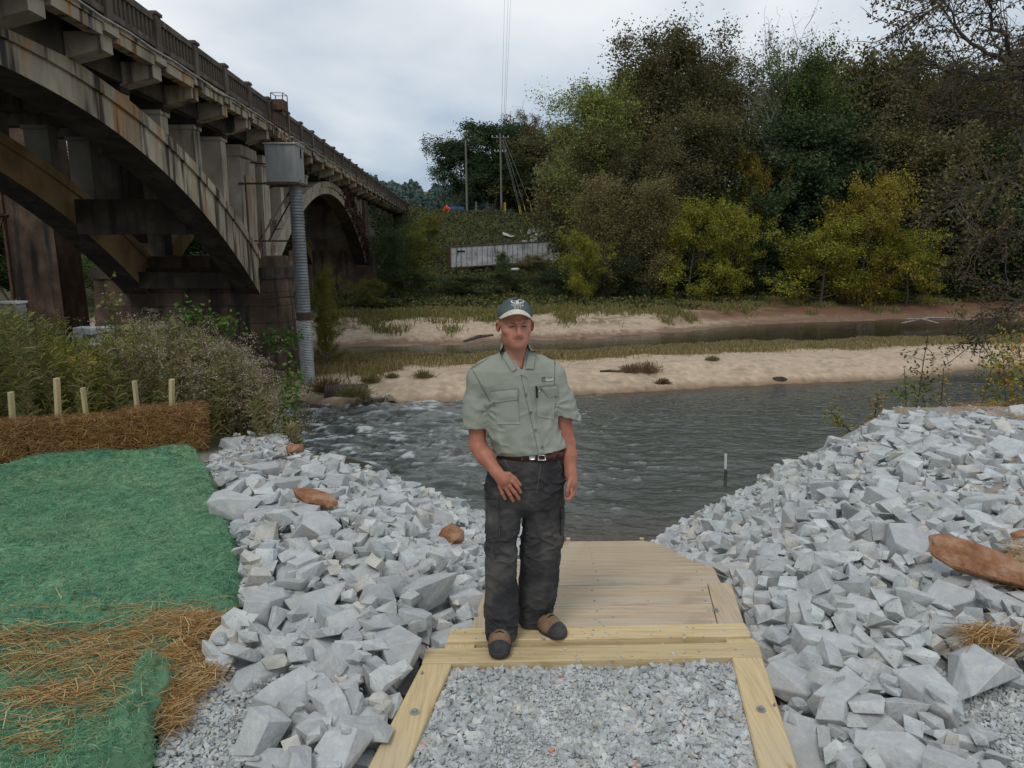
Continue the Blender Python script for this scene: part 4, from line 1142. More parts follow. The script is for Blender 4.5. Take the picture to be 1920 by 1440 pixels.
    for u in np.arange(8, 110, .7):
        dz = -.02 * math.sin(u * 2.2) - .10 * math.exp(-((u - 25.5) / .9) ** 2) - .30 * math.exp(-((u - 35.0) / 1.0) ** 2)
        pts.append(BP(u, -.085, 7.16 + dz))
    MB().tube(pts, .028, 6).build('conduit', M['conduit'], br, smooth=True)
    # ---- river pier
    def pier(uc, pr):
        mb = MB()
        # lower solid wall with round nose
        n = 14; ring = []
        for k in range(n + 1):
            t = math.pi * k / n
            ring.append((uc + 1.55 * math.cos(t), .95 - .95 * math.sin(t)))
        def prism(ring, z0, z1, g0=0.0, g1=0.0, name='x', m=None):
            V = []; R = ring + [(uc - 1.55, 8.4), (uc + 1.55, 8.4)]
            for z, g in ((z0, g0), (z1, g1)):
                for (u, v) in R:
                    V.append(BP(uc + (u - uc) * (1 + g / 1.55), v - g if v < 2 else v + g, z))
            q = len(R); Fc = [(i, (i + 1) % q, q + (i + 1) % q, q + i) for i in range(q)] + [tuple(range(q))[::-1], tuple(range(q, 2 * q))]
            MB().add(V, Fc).build(name, m, pr)
        z = -6.0; hs = [-6.0, -4.2, -3.45, -2.75, -2.05, -1.35, -.6, .02, .62]
        for a, b in zip(hs[:-1], hs[1:]):
            g = .30 * (1 - (a + 6) / 6.6)
            prism(ring, a, b - .018, g, g * .93, 'pier_course', M['conc_red'])
        prism(ring, -6, .60, -.03, -.05, 'pier_core', M['conc_dark'])
        prism(ring, .62, 1.12, .10, .10, 'pier_cap', M['conc_dark'])
        prism(ring, 1.122, 1.62, -.06, -.08, 'pier_neck', M['conc_red'])
        # shafts above the spring line
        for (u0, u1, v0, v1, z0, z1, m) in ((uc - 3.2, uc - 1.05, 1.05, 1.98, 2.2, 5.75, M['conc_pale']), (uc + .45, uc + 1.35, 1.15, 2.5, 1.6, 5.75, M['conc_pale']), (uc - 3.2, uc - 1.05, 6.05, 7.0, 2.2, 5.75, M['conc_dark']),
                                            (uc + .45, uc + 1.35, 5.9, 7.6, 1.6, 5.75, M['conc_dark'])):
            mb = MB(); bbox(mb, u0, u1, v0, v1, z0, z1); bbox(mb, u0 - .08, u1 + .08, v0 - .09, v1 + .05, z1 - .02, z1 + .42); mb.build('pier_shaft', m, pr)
        mb = MB(); bbox(mb, uc - 2.75, uc - 1.5, 1.03, 1.06, 2.0, 5.0); mb.build('shaft_panel', M['conc'], pr)
        bbox(MB(), uc - 1.04, uc + 3.4, 1.3, 2.4, 1.6, 3.35).build('pier_block', M['conc_red'], pr)
        bbox(MB(), uc + 1.5, uc + 2.1, 1.25, 2.1, 3.36, 6.1).build('pier_post', M['conc_pale'], pr)
    pier(34.9, br)
    mb = MB(); bbox(mb, 70.0, 73.4, .4, 8.2, -5, 1.6); bbox(mb, 70.4, 72.6, 1.0, 7.8, 1.5, 6.2); mb.build('far_pier', M['conc_red'], br)
    for u in (79.2, 85.9, 92.6, 99.3):
        for v in (1.2, 6.0):
            bbox(MB(), u - .35, u + .35, v, v + .9, -2, 6.2).build('approach_column', M['conc_pale'], br)
    mb = MB(); bbox(mb, 105, 114, .3, 8.2, 2, 7.0); mb.build('abutment', M['conc_dark'], br)
M['conc_col_dark'] = mat('shaded_column_concrete', (.12, .11, .09), .92, ramp=[(0.3, (.07, .062, .05)), (0.7, (.17, .155, .125))], scale=.8, detail=8, bump=.25, bscale=10)  # far-row columns: dimness under the deck put into the colour
M['conc_brown'] = mat('brown_weathered_parapet', (.12, .1, .08), 0.95, ramp=[(0.3, (.045, .036, .028)), (0.5, (.085, .068, .052)), (0.72, (.15, .125, .10))], scale=1.2, detail=9, bump=.3, bscale=14,
                      second=[(2.5, (.17, .15, .125), .55, .75, (1, 1, .4))])
M['conduit'] = mat('pale_conduit', (.35, .34, .32), .6, ramp=[(0.3, (.22, .21, .19)), (0.7, (.42, .41, .38))], scale=3)
build_bridge()

# ---- gauge house on its corrugated pipe
def build_gauge():
    t = thing('gauge_house', 'grey metal box on top of a tall corrugated pipe beside the bridge pier', 'gauge house', (-9.1, 32.0, -3.4))
    inv = np.array(t.location)
    def L_(mb, name, m, par=t, **k):
        me = mb.mesh(name, m, origin=inv if par is t else (0, 0, 0), **k); return link(name, me, par)
    # pipe: ringed lathe, two lengths
    def lathe(z0, z1, r0, r1, pitch, amp, c0, c1, helix, name, m):
        n = 28; rows = int((z1 - z0) / pitch * 4); V = []
        for i in range(rows + 1):
            f_ = i / rows; z = z0 + (z1 - z0) * f_; c = np.array(c0) * (1 - f_) + np.array(c1) * f_
            for k in range(n):
                a = 2 * math.pi * k / n
                r = r0 + (r1 - r0) * f_ + amp * math.sin(2 * math.pi * z / pitch + helix * a)
                V.append((c[0] + r * math.cos(a), c[1] + r * math.sin(a), z))
        idx = np.arange((rows + 1) * n).reshape(rows + 1, n)
        f = np.stack([idx[:-1], np.roll(idx, -1, 1)[:-1], np.roll(idx, -1, 1)[1:], idx[1:]], -1).reshape(-1, 4)
        link(name, make_mesh(name, np.array(V) - inv, f, smooth=True, mat=m), t)
    p_top = at_y(553, 343, 32.0); p_mid = at_y(570, 595, 32.0); p_bot = at_y(577, 700, 32.0)
    lathe(p_mid[2], p_top[2] + .1, .30, .27, .125, .020, p_mid[:2], p_top[:2], 0, 'upper_pipe', M['pipe'])
    lathe(p_bot[2] - .5, p_mid[2] - .02, .30, .30, .11, .016, p_bot[:2], p_mid[:2], 3, 'lower_pipe', M['pipe_light'])
    MB().tube([(p_mid[0], p_mid[1], p_mid[2] - .12), (p_mid[0], p_mid[1], p_mid[2] + .22)], .328, 24).build('pipe_collar', M['rust'], t).location = -inv
    # box
    a = at_y(497, 300, 31.3); x0, x1 = a[0], at_y(552, 300, 31.3)[0]; z0, z1 = at_y(520, 341, 31.3)[2], at_y(520, 268, 31.3)[2]
    mb = MB().hexa(np.array([(x0, 31.3, z0), (x1, 31.3, z0), (x1, 32.7, z0), (x0, 32.7, z0), (x0, 31.3, z1), (x1, 31.3, z1), (x1, 32.7, z1), (x0, 32.7, z1)]))
    bx = L_(mb, 'metal_box', M['box_metal'], bevel=.01)
    xm = (x0 + x1) / 2; o = .05
    rf = MB(); rf.add([(x0 - o, 31.24, z1), (x1 + o, 31.24, z1), (x1 + o, 32.76, z1), (x0 - o, 32.76, z1), (x0 - o, 32.0, z1 + .12), (x1 + o, 32.0, z1 + .12),
                       (x0 - o, 31.24, z1 - .04), (x1 + o, 31.24, z1 - .04), (x1 + o, 32.76, z1 - .04), (x0 - o, 32.76, z1 - .04)],
                      [(0, 1, 5, 4), (2, 3, 4, 5), (1, 2, 5), (3, 0, 4), (0, 6, 7, 1), (1, 7, 8, 2), (2, 8, 9, 3), (3, 9, 6, 0), (9, 8, 7, 6)])
    L_(rf, 'box_roof', M['steel'])
    L_(MB().box((x1 + .012, 32.25, z1 - .32), (.02, .14, .40)), 'vent_slot', M['blackh'])
    # door seam on the front
    for sx in (x0 + .12, x1 - .10):
        L_(MB().box((sx, 31.294, (z0 + z1) / 2), (.018, .012, (z1 - z0) * .86)), 'door_seam', M['box_metal'])
    # platform and braces
    L_(MB().box((xm + .05, 32.0, z0 - .06), (x1 - x0 + .25, 1.6, .09)), 'platform', M['rust'])
    L_(MB().tube([(x0 - 1.25, 31.6, z0 - .05), (x1, 31.5, z0 - .04)], .045, 5), 'platform_beam', M['rust'])
    L_(MB().tube([(x0 - .6, 33.6, z0 - .05), (x0, 32.6, z0 - .04)], .045, 5), 'platform_beam', M['rust'])
    L_(MB().tube([at_y(552, 345, 31.7), at_y(487, 450, 33.2)], .045, 5), 'brace', M['conc'])
    L_(MB().tube([at_y(562, 345, 31.9), at_y(505, 450, 33.5)], .035, 5), 'brace', M['rust'])
    for (xa, ya, xb, yb, d1) in ((473, 452, 572, 452, 33.0), (470, 560, 560, 556, 33.0), (480, 628, 565, 627, 33.0), (510, 690, 566, 697, 33.0), (470, 305, 500, 308, 33)):
        L_(MB().tube([at_y(xa, ya, d1), at_y(xb, yb, 31.9)], .035, 5), 'pipe_stay', M['rust'])
    for xx in (499, 507, 516, 521):
        L_(MB().tube([at_y(xx, 268, 32.2), at_y(xx - 2, 212, 32.5)], .02, 5), 'riser_conduit', M['rust'])
    # rusty basket on the parapet above
    c = thing('rusty_basket', 'small rusty iron basket and frame hung on the bridge parapet above the grey box', 'iron basket', tuple(BP(33.2, -.35, 7.5)))
    b = BP(33.2, -.35, 0); z = 7.5
    MB().box((0, 0, .45), (.5, .7, .42)).build('basket', M['rust'], c)
    for dx in (-.25, .25):
        for dy in (-.33, .33):
            MB().tube([(dx, dy, -.9), (dx, dy, .92)], .022, 5).build('upright', M['rust'], c)
    MB().tube([(-.25, -.33, .92), (.25, -.33, .92), (.25, .33, .92), (-.25, .33, .92), (-.25, -.33, .92)], .02, 5).build('hoop', M['steel'], c)
M['blackh'] = mat('black_opening', (.01, .01, .01), .95)
build_gauge()

# ---- things seen beneath the near arch
def build_under():
    t = thing('concrete_pillar', 'tall dark reddish concrete pillar seen under the near arch, left of the far rib', 'pillar', tuple(BP(36, 12, -5)))
    b0, b1 = BP(35, 12, 0), 0
    V = [(-1.25, -.9, 0), (1.25, -.9, 0), (1.25, 1.2, 0), (-1.25, 1.2, 0), (-1.0, -.8, 13), (1.0, -.8, 13), (1.0, 1.1, 13), (-1.0, 1.1, 13)]
    MB().hexa(np.array(V)).build('pillar_shaft', M['conc_red'], t)
    MB().box((0.02, .1, 13.2), (2.8, 2.6, .5)).build('pillar_head', M['conc_dark'], t)
    t = thing('steel_truss', 'dark rusty steel lattice truss at the far left edge under the arch', 'steel truss', (-24, 31, 0))
    rnd = random.Random(2)
    def bar(a, b, w=.09, m='rust'): MB().tube([a, b], w, 4).build('truss_bar', M[m], t)
    for y in (0, 3):
        for x in (-6, -3.6, -1.2, 1.2): bar((x, y, -3.5), (x, y, 7), .10)
        for z in (-.8, 3.4, 6.8): bar((-7, y, z), (1.4, y, z), .11)
        for k, x in enumerate((-6, -3.6, -1.2)):
            bar((x, y, 3.4), (x + 2.4, y, 6.8), .05); bar((x + 2.4, y, 3.4), (x, y, 6.8), .05)
            bar((x, y, -.8), (x + 2.4, y, 3.4), .06); bar((x + 2.4, y, -.8), (x, y, 3.4), .05)
    for x in (-6, -3.6, -1.2, 1.2):
        for z in (-.8, 3.4, 6.8): bar((x, 0, z), (x, 3, z), .07)
        bar((x, 0, -.8), (x, 3, 3.4), .04)
    MB().box((-2.8, 1.5, -1.2), (8.8, 3.4, .35)).build('truss_deck', M['rust'], t)
    # white bags and block among the weeds
    p = at_y(178, 620, 13.0)
    t = thing('block_pallet', 'pile of pale broken concrete blocks standing in the weeds behind the bales', 'block pile', tuple(p))
    rnd = random.Random(8)
    for i in range(3):
        for j in range(3):
            MB().box(((i - 1) * .20 + rnd.uniform(-.02, .02), rnd.uniform(-.1, .1), -.25 + j * .13), (.19, .3, .125), rz=rnd.uniform(-.15, .15)).build('block', M['paleblock'], t, bevel=.01)
    MB().box((0, 0, -1.0), (.62, .4, 1.3)).build('pallet_base', M['conc'], t)
    blob('plastic_bag', 'crumpled white plastic bag caught in the weeds under the block pile', 'bag', at_y(183, 647, 12.6), (.17, .12, .09), M['whitep'], 15, amp=.3)
    p = at_y(22, 575, 14.0)
    t = thing('site_cabinet', 'small pale grey cabinet half hidden by weeds at the far left', 'cabinet', tuple(p))
    MB().box((0, 0, -.6), (.36, .3, 1.3)).build('cabinet_body', M['box_metal'], t, bevel=.01)
    MB().box((0, -.01, .08), (.42, .36, .05)).build('cabinet_lid', M['paleblock'], t, bevel=.01)
M['paleblock'] = mat('pale_block', (.5, .5, .47), .9, ramp=[(0.3, (.36, .37, .35)), (0.7, (.56, .57, .55))], scale=7, bump=.5, bscale=20)
build_under()
# ================================================================ FAR BANK: TRAILER, POLES, SIGN, DEBRIS
def ground_at(x, y): return float(terrain(np.array([float(x)]), np.array([float(y)]))[0])
def build_far():
    # semi trailer
    A = at_y(846, 497, 84.0); Bp = at_y(1026, 480, 86.5)
    top_a, top_b = at_y(846, 464, 84.0)[2], at_y(1026, 453, 86.5)[2]
    t = thing('box_trailer', 'long weathered white ribbed box trailer parked nose-up on the overgrown far slope', 'trailer', tuple(A))
    d = (Bp - A); d[2] = 0; L = np.linalg.norm(d); d /= L; nrm = np.array([-d[1], d[0], 0])
    tilt = (top_b - top_a) / L
    def TP(u, v, w): return d * u + nrm * v + np.array([0, 0, w + tilt * u])
    def tb(mb, u0, u1, v0, v1, w0, w1, tint=(1, 1, 1)): return mb.hexa(np.array([TP(u0, v0, w0), TP(u1, v0, w0), TP(u1, v1, w0), TP(u0, v1, w0), TP(u0, v0, w1), TP(u1, v0, w1), TP(u1, v1, w1), TP(u0, v1, w1)]), tint)
    h = top_a - A[2]; H0 = -.25
    M['trailer'] = mat('weathered_trailer_white', (.4, .42, .43), .6, ramp=[(0.3, (.25, .26, .265)), (0.5, (.40, .41, .41)), (0.7, (.50, .51, .51))], scale=.6, stretch=(1, 1, 2),
                       second=[(2.0, (.10, .075, .055), .56, .70, (1.5, 1.5, .3))])
    tb(MB(), 0, L, 0, 2.5, H0, h).build('trailer_body', M['trailer'], t)
    n = 19
    for k in range(n + 1):
        u = L * k / n; tb(MB(), u - .03, u + .03, -.05, -.002, H0, h - .08).build('rib', M['trailer_rib'], t)
    tb(MB(), -.05, L + .05, -.08, 2.55, h, h + .10).build('roof_rail', M['rust'], t)
    tb(MB(), -.05, L, -.07, .05, H0 - .16, H0 - .002).build('lower_rail', M['rust'], t)
    tb(MB(), -.12, -.005, -.02, 2.52, H0, h).build('rear_frame', M['rust'], t)
    tb(MB(), L * .06, L * .14, -.062, -.052, h - .55, h - .40).build('marker', M['blackh'], t)
    for u in (3.0, 4.3):
        for v in (.12, 2.1):
            o = MB().tube([TP(u, v, -.75), TP(u, v + .28, -.75)], .50, 20).build('wheel', M['tyre'], t)
            MB().tube([TP(u, v - .012, -.75), TP(u, v + .02, -.75)], .24, 16).build('rim', M['rust'], o)
    # poles
    def pole(px, top, bot, y, label, r=.15):
        p0 = at_y(px[1], bot, y); p1 = at_y(px[0], top, y)
        gz = min(p0[2], ground_at(p0[0], y)) - .5
        t = thing('utility_pole', label, 'utility pole', (p0[0], y, gz))
        MB().tube([(0, 0, 0), (p1[0] - p0[0], 0, p1[2] - gz)], [r, r * .75], 8).build('shaft', M['pole'], t)
        return t, np.array([p0[0], y, gz]), p1
    pole((873, 876), 264, 400, 112.0, 'bare grey utility pole standing just right of the orange road sign', .17)
    t, b, top = pole((938, 941), 250, 410, 114.0, 'tall utility pole with guy wires and insulators in front of the dark oaks', .17)
    rel = lambda p: np.asarray(p) - b
    for zz, w in ((top[2] - .6, 1.2), (top[2] - 2.6, .8)):
        MB().box(rel((top[0], top[1], zz)), (w * 2, .12, .12)).build('crossarm', M['pole'], t)
        for k in (-1, -.4, .4, 1): MB().tube([rel((top[0] + k * w, top[1], zz + .05)), rel((top[0] + k * w, top[1], zz + .3))], .06, 6).build('insulator', M['whitep'], t)
    pole((893, 893), 378, 410, 111.0, 'short brown post between the two utility poles', .16)
    # guy wires
    for (tx, ty, bx, by) in ((942, 262, 981, 409), (942, 270, 978, 408), (943, 262, 990, 408), (944, 256, 1004, 408)):
        a = at_y(tx, ty, 114.0); c = at_y(bx, by, 110.0); m_ = c + (a - c) * .16
        g = thing('guy_wire', 'guy wire of the tall pole ending in the %s yellow sleeve' % {981: 'second from left', 978: 'leftmost', 990: 'third from left', 1004: 'rightmost'}[bx], 'guy wire', tuple(c), 'guy wires of the tall pole')
        MB().tube([m_ - c, a - c], .012, 4).build('wire', M['wire'], g)
        MB().tube([np.zeros(3) - np.array([0, 0, .6]), m_ - c], .040, 6).build('yellow_guard', M['yellow'], g)
    for px in (945.5, 948):
        p = at_y(px, 409, 113.0); tag(MB().tube([(0, 0, -1), (0, 0, 2.3)], .06, 6).build('yellow_marker', M['yellow']), 'slim yellow marker just right of the tall pole foot, %s one' % ('left' if px < 946 else 'right'), 'marker post').location = p
    # overhead wires running toward the viewer's side
    for k, (xa, dx) in enumerate(((940, 0), (944, .9), (946, 1.5))):
        a = at_y(xa - 1, 252, 114.0); e = at_y((947, 954, 959)[k], -40, 22.0)
        pts = []
        for i in range(25):
            f_ = i / 24; p = a * (1 - f_) + e * f_; p = p.copy(); p[2] -= 2.2 * 4 * f_ * (1 - f_) * .35; pts.append(p)
        tag(MB().tube(pts, [.020 * (1 - i / 24) + .0025 for i in range(25)], 4).build('overhead_wire', M['wire']), 'thin overhead wire rising from the tall pole across the sky, %s of three' % ('leftmost', 'middle', 'rightmost')[k], 'wire', 'overhead wires')
    # diamond road sign
    c = at_y(837, 392, 110.0)
    t = thing('road_sign', 'orange diamond two way traffic warning sign by the end of the bridge', 'road sign', tuple(c))
    s = .62
    MB().hexa(np.array([(-s, 0, 0), (0, 0, -s), (s, 0, 0), (0, 0, s), (-s, .05, 0), (0, .05, -s), (s, .05, 0), (0, .05, s)])).build('sign_plate', M['orange'], t)
    for dx, up in ((-.13, 1), (.13, -1)):
        mb = MB(); mb.box((dx, -.012, -.04 * up), (.07, .012, .42)); z = .22 * up
        mb.add([(dx - .11, -.018, z), (dx + .11, -.018, z), (dx, -.018, z + .20 * up), (dx - .11, -.008, z), (dx + .11, -.008, z), (dx, -.008, z + .20 * up)], [(0, 1, 2), (3, 5, 4), (0, 3, 4, 1), (1, 4, 5, 2), (2, 5, 3, 0)])
        mb.build('arrow', M['blackh'], t)
    MB().tube([(0, .08, -1.8), (0, .08, .1)], .05, 6).build('sign_post', M['wire'], t)
    # small blue vehicle by the sign
    c = at_y(853, 393, 118.0)
    t = thing('blue_truck', 'tiny blue truck parked on the road right of the orange sign', 'truck', (c[0], 118.0, c[2] - .9))
    MB().box((.2, 0, .75), (2.6, 1.7, 1.1)).build('truck_bed', M['blue'], t, bevel=.08)
    MB().box((-1.5, 0, .6), (1.2, 1.7, .9)).build('cab', M['blue'], t, bevel=.12)
    for x in (-1.4, 1.0): MB().tube([(x, -.9, 0.2), (x, -.65, .2)], .33, 12).build('wheel', M['tyre'], t)
    # white shed glimpsed behind the trees
    c = at_y(1085, 368, 125.0)
    t = thing('white_shed', 'white shed wall glimpsed between the trees above the rubble', 'shed', tuple(c))
    MB().box((0, 1.5, -1.5), (2.4, 3, 8.2)).build('shed_wall', M['whitep'], t)
    MB().box((0, 1.5, 2.75), (2.8, 3.4, .25)).build('shed_roof', M['steel'], t)
    # rubble on the slope
    rs = np.random.RandomState(17)
    n = 150; px = np.concatenate([rs.normal(1020, 20, 100), rs.normal(978, 9, 50)]); py = np.concatenate([rs.normal(421, 9, 100), rs.normal(434, 5, 50)])
    P = np.array([at_y(a, b, 106.0 - (b - 405) * .30) for a, b in zip(px, py)])
    P[:, 2] = np.array([ground_at(a, b) for a, b in P[:, :2]]) + .25
    V, Fc, T = join_instances(SH_MED, rs.randint(0, len(SH_MED), n), P, rotm(n, rs, .5), rs.uniform(.35, 1.5, n), stone_tint(n, rs) * .8)
    o = link('rubble_pile', make_mesh('rubble_pile', V, Fc, tint=T, mat=M['rock']), None, 'stuff'); o['label'] = 'pale grey rubble spilled below the yellow guy wire sleeves'
    # corrugated culvert
    c = at_y(650, 748, 30.0)
    V = []; n = 24; rows = 60; dirv = np.array([1, .10, .0]); Lc = 1.7
    for i in range(rows + 1):
        for k in range(n):
            a = 2 * math.pi * k / n; r = .36 + .025 * math.sin(i * math.pi / 2); V.append(((i / rows - .5) * Lc, r * math.cos(a), r * math.sin(a)))
    idx = np.arange((rows + 1) * n).reshape(rows + 1, n)
    f = np.stack([idx[:-1], np.roll(idx, -1, 1)[:-1], np.roll(idx, -1, 1)[1:], idx[1:]], -1).reshape(-1, 4)
    me = make_mesh('culvert', V, f, smooth=True, mat=M['culvert']); o = link('culvert', me); o.location = (c[0], c[1], WATER + .30); o.rotation_euler = (0, -.02, .08)
    s = o.modifiers.new('thick', 'SOLIDIFY'); s.thickness = .03
    tag(o, 'dark corrugated culvert pipe lying at the waterline by the left tip of the sand bar', 'culvert')
    # dark rocks at the tip of the bar
    n = 46; px = rs.uniform(672, 745, n); P = np.array([at_z(a, rs.uniform(738, 752), WATER + .15) for a in px])
    P[:, 2] = WATER + rs.uniform(.0, .25, n)
    for k in range(14):
        pass
    V, Fc, T = join_instances(SH_MED, rs.randint(0, len(SH_MED), n), P, rotm(n, rs, .5), rs.uniform(.2, .6, n), stone_tint(n, rs) * np.array([.42, .34, .26]))
    link('shore_stones', make_mesh('shore_stones', V, Fc, tint=T, mat=M['rock']), ground, 'stuff')
    # driftwood
    def stick(pts, r, label, m='bark'):
        tag(MB().tube([np.array(p) for p in pts], r, 6).build('driftwood', M[m]), label, 'driftwood')
    def on(px, py, z=WATER + .9): return at_z(px, py, z)
    a, b = on(1125, 696), on(1165, 697); stick([a, (a + b) / 2 + [0, 0, .03], b], [.05, .07, .04], 'dark driftwood stick lying on the sand bar right of the man')
    a, b = at_z(1690, 606, WATER + .35), at_z(1790, 596, WATER + .5); stick([a, (a + b) / 2 + [0, 0, .2], b], [.06, .10, .05], 'bleached fallen branch on the far bank at the right', 'bark_pale')
    a, b = at_z(1700, 598, WATER + .6), at_z(1760, 606, WATER + .35); stick([a, (a + b) / 2 + [0, 0, .15], b], [.05, .07, .04], 'short pale branch crossing the bleached one on the far bank', 'bark_pale')
    a, b = at_z(870, 640, WATER + .3), at_z(925, 628, WATER + .5); stick([a, (a + b) / 2 + [0, 0, .1], b], [.08, .12, .06], 'dark wet log at the backwater edge left of the man')
    a = at_z(1462, 713, WATER + .1); blob('dark_stone', 'dark round stone in the shallow water at the sand bar edge', 'stone', a, (.45, .25, .16), M['conc_dark'], 19, amp=.1)
    for px, py, lab in ((1622, 704, 'white scrap of litter at the water edge of the sand bar'),): blob('litter', lab, 'litter', at_z(px, py, WATER + .12), (.16, .1, .06), M['whitep'], 20)
    blob('white_barrel', 'pale barrel lying in the brush right under the trailer', 'barrel', at_y(966, 505, 83.0), (.5, .16, .16), M['whitep'], 21, amp=.02)
M['trailer_rib'] = mat('trailer_rib_grey', (.22, .22, .22), .7, ramp=[(0.3, (.12, .115, .11)), (0.7, (.30, .30, .30))], scale=2)
M['tyre'] = mat('dirty_tyre', (.02, .018, .016), .9)
M['pole'] = mat('grey_pole_wood', (.16, .15, .13), .9, ramp=[(0.3, (.11, .10, .09)), (0.7, (.20, .19, .165))], scale=1, stretch=(8, 8, .6))
M['wire'] = mat('grey_wire', (.30, .32, .33), .6)
M['yellow'] = mat('yellow_plastic', (.55, .38, .03), .6)
M['orange'] = mat('fluorescent_orange_sign', (.85, .14, .03), .5)
M['blue'] = mat('blue_vehicle_paint', (.04, .12, .30), .4)
M['culvert'] = mat('dark_culvert_metal', (.07, .045, .04), .8, ramp=[(0.3, (.04, .03, .03)), (0.7, (.11, .075, .065))], scale=4)
build_far()
# ================================================================ TREES
def leaf_quads(P, size, rs, tint, flat=.5, aspect=.6):
    n = len(P)
    a = rs.normal(0, 1, (n, 3)); a[:, 2] *= flat; a /= np.linalg.norm(a, axis=1)[:, None]
    b = rs.normal(0, 1, (n, 3)); b -= a * (a * b).sum(1)[:, None]; b /= np.linalg.norm(b, axis=1)[:, None]
    s = np.asarray(size)[:, None] * .5
    V = np.stack([P - a * s, P - b * s * aspect, P + a * s, P + b * s * aspect], 1).reshape(-1, 3)
    return V, (np.arange(n)[:, None] * 4 + np.arange(4)[None]), np.repeat(tint, 4, axis=0)
def tube_np(acc, pts, r0, r1, n=4):
    """append a tapered tube to acc = [V, F, count]"""
    k = len(pts); pts = np.asarray(pts); d = np.gradient(pts, axis=0); d /= np.linalg.norm(d, axis=1)[:, None] + 1e-9
    up = np.where(np.abs(d[:, 2:3]) > .9, [1.0, 0, 0], [0, 0, 1.0]); a = np.cross(d, up); a /= np.linalg.norm(a, axis=1)[:, None] + 1e-9; b = np.cross(d, a)
    r = np.linspace(r0, r1, k)[:, None, None]; t = (2 * math.pi * np.arange(n) / n)[None, :, None]
    V = (pts[:, None] + r * (np.cos(t) * a[:, None] + np.sin(t) * b[:, None])).reshape(-1, 3)
    idx = np.arange(k * n).reshape(k, n)
    f = np.stack([idx[:-1], np.roll(idx, -1, 1)[:-1], np.roll(idx, -1, 1)[1:], idx[1:]], -1).reshape(-1, 4) + acc[2]
    acc[0].append(V); acc[1].append(f); acc[2] += len(V)
def limb(rs, p, d, L, n=6, wob=.12, up=.05):
    pts = [p]; d = d / np.linalg.norm(d)
    for i in range(n):
        d = d + rs.normal(0, wob, 3) + np.array([0, 0, up]); d /= np.linalg.norm(d)
        pts.append(pts[-1] + d * L / n)
    return np.array(pts)
def gen_tree(seed, base=.22, top=1.0, width=.40, leaves=12000, leaf=.022, nl=26, up=.25, clump=.028, leaf_lo=0.0, bare_top=0.0, trunk_r=.016, shape='round', wob=.12, twig=5):
    """unit-height tree; crown radius = width"""
    rs = np.random.RandomState(seed); acc = [[], [], 0]; tips = []
    tr = limb(rs, np.zeros(3), np.array([rs.normal(0, .06), rs.normal(0, .06), 1]), .93, 10, .05, .06)
    tube_np(acc, tr, trunk_r, trunk_r * .2, 6)
    for i in range(nl):
        t = base + (.93 - base) * ((i + rs.rand()) / nl) ** .85
        q = t / .93 * 10; k = min(int(q), 9); p = tr[k] + (tr[k + 1] - tr[k]) * (q - k)
        h = (t - base) / (top - base)
        if shape == 'round': prof = math.sqrt(max(.05, 1 - (2 * h - .85) ** 2 * .9))
        elif shape == 'cone': prof = max(.12, 1 - h * .9)
        elif shape == 'vase': prof = .45 + .6 * h if h < .8 else 1.2 - h * .5
        else: prof = 1
        a = i * 2.4 + rs.normal(0, .5); L = width * prof * rs.uniform(.42, 1.2)
        dr = np.array([math.cos(a), math.sin(a), up + .5 * h + rs.normal(0, .12)])
        lm = limb(rs, p, dr, L, 6, wob, .05); tube_np(acc, lm, trunk_r * .42 * (1 - .6 * h), trunk_r * .06, 4)
        for j in range(twig):
            m = rs.randint(2, 7); d2 = (lm[min(m, 6)] - lm[max(m - 1, 0)]); d2 = d2 / np.linalg.norm(d2) + rs.normal(0, .6, 3)
            tw = limb(rs, lm[min(m, 6)], d2, L * rs.uniform(.25, .5), 4, .2, .05); tube_np(acc, tw, trunk_r * .10, trunk_r * .03, 3)
            tips += [(tw[2], h), (tw[3], h), (tw[4], h)]
            for _ in range(2):
                tw2 = limb(rs, tw[rs.randint(1, 5)], rs.normal(0, 1, 3) + np.array([0, 0, .3]), L * rs.uniform(.12, .25), 3, .2, .05); tube_np(acc, tw2, trunk_r * .05, trunk_r * .02, 3)
                tips += [(tw2[2], h), (tw2[3], h)]
        tips.append((lm[4], h)); tips.append((lm[6], h))
    T = np.array([t[0] for t in tips]); Hh = np.array([t[1] for t in tips])
    w = np.where(Hh > 1 - bare_top, .12, 1.0) * rs.uniform(.4, 1.6, len(T)); w = np.where(Hh < leaf_lo, w * .2, w); w /= w.sum()
    ci = rs.choice(len(T), leaves, p=w)
    P = T[ci] + rs.normal(0, 1, (leaves, 3)) * clump * rs.uniform(.6, 1.4, (len(T), 1))[ci] * np.array([1, 1, .75])
    ct = rs.uniform(.60, 1.35, len(T))[ci][:, None] * rs.uniform(.75, 1.25, (leaves, 1)) * (1 + rs.normal(0, .05, (leaves, 3)))
    V, F_, Tn = leaf_quads(P, leaf * rs.uniform(.6, 1.3, leaves), rs, ct)
    zt = np.percentile(P[:, 2], 99.7); V = V / np.array([1, 1, zt]); acc[0] = [a_ / np.array([1, 1, zt]) for a_ in acc[0]]
    return (np.concatenate(acc[0]), np.concatenate(acc[1])), (V, F_, Tn)

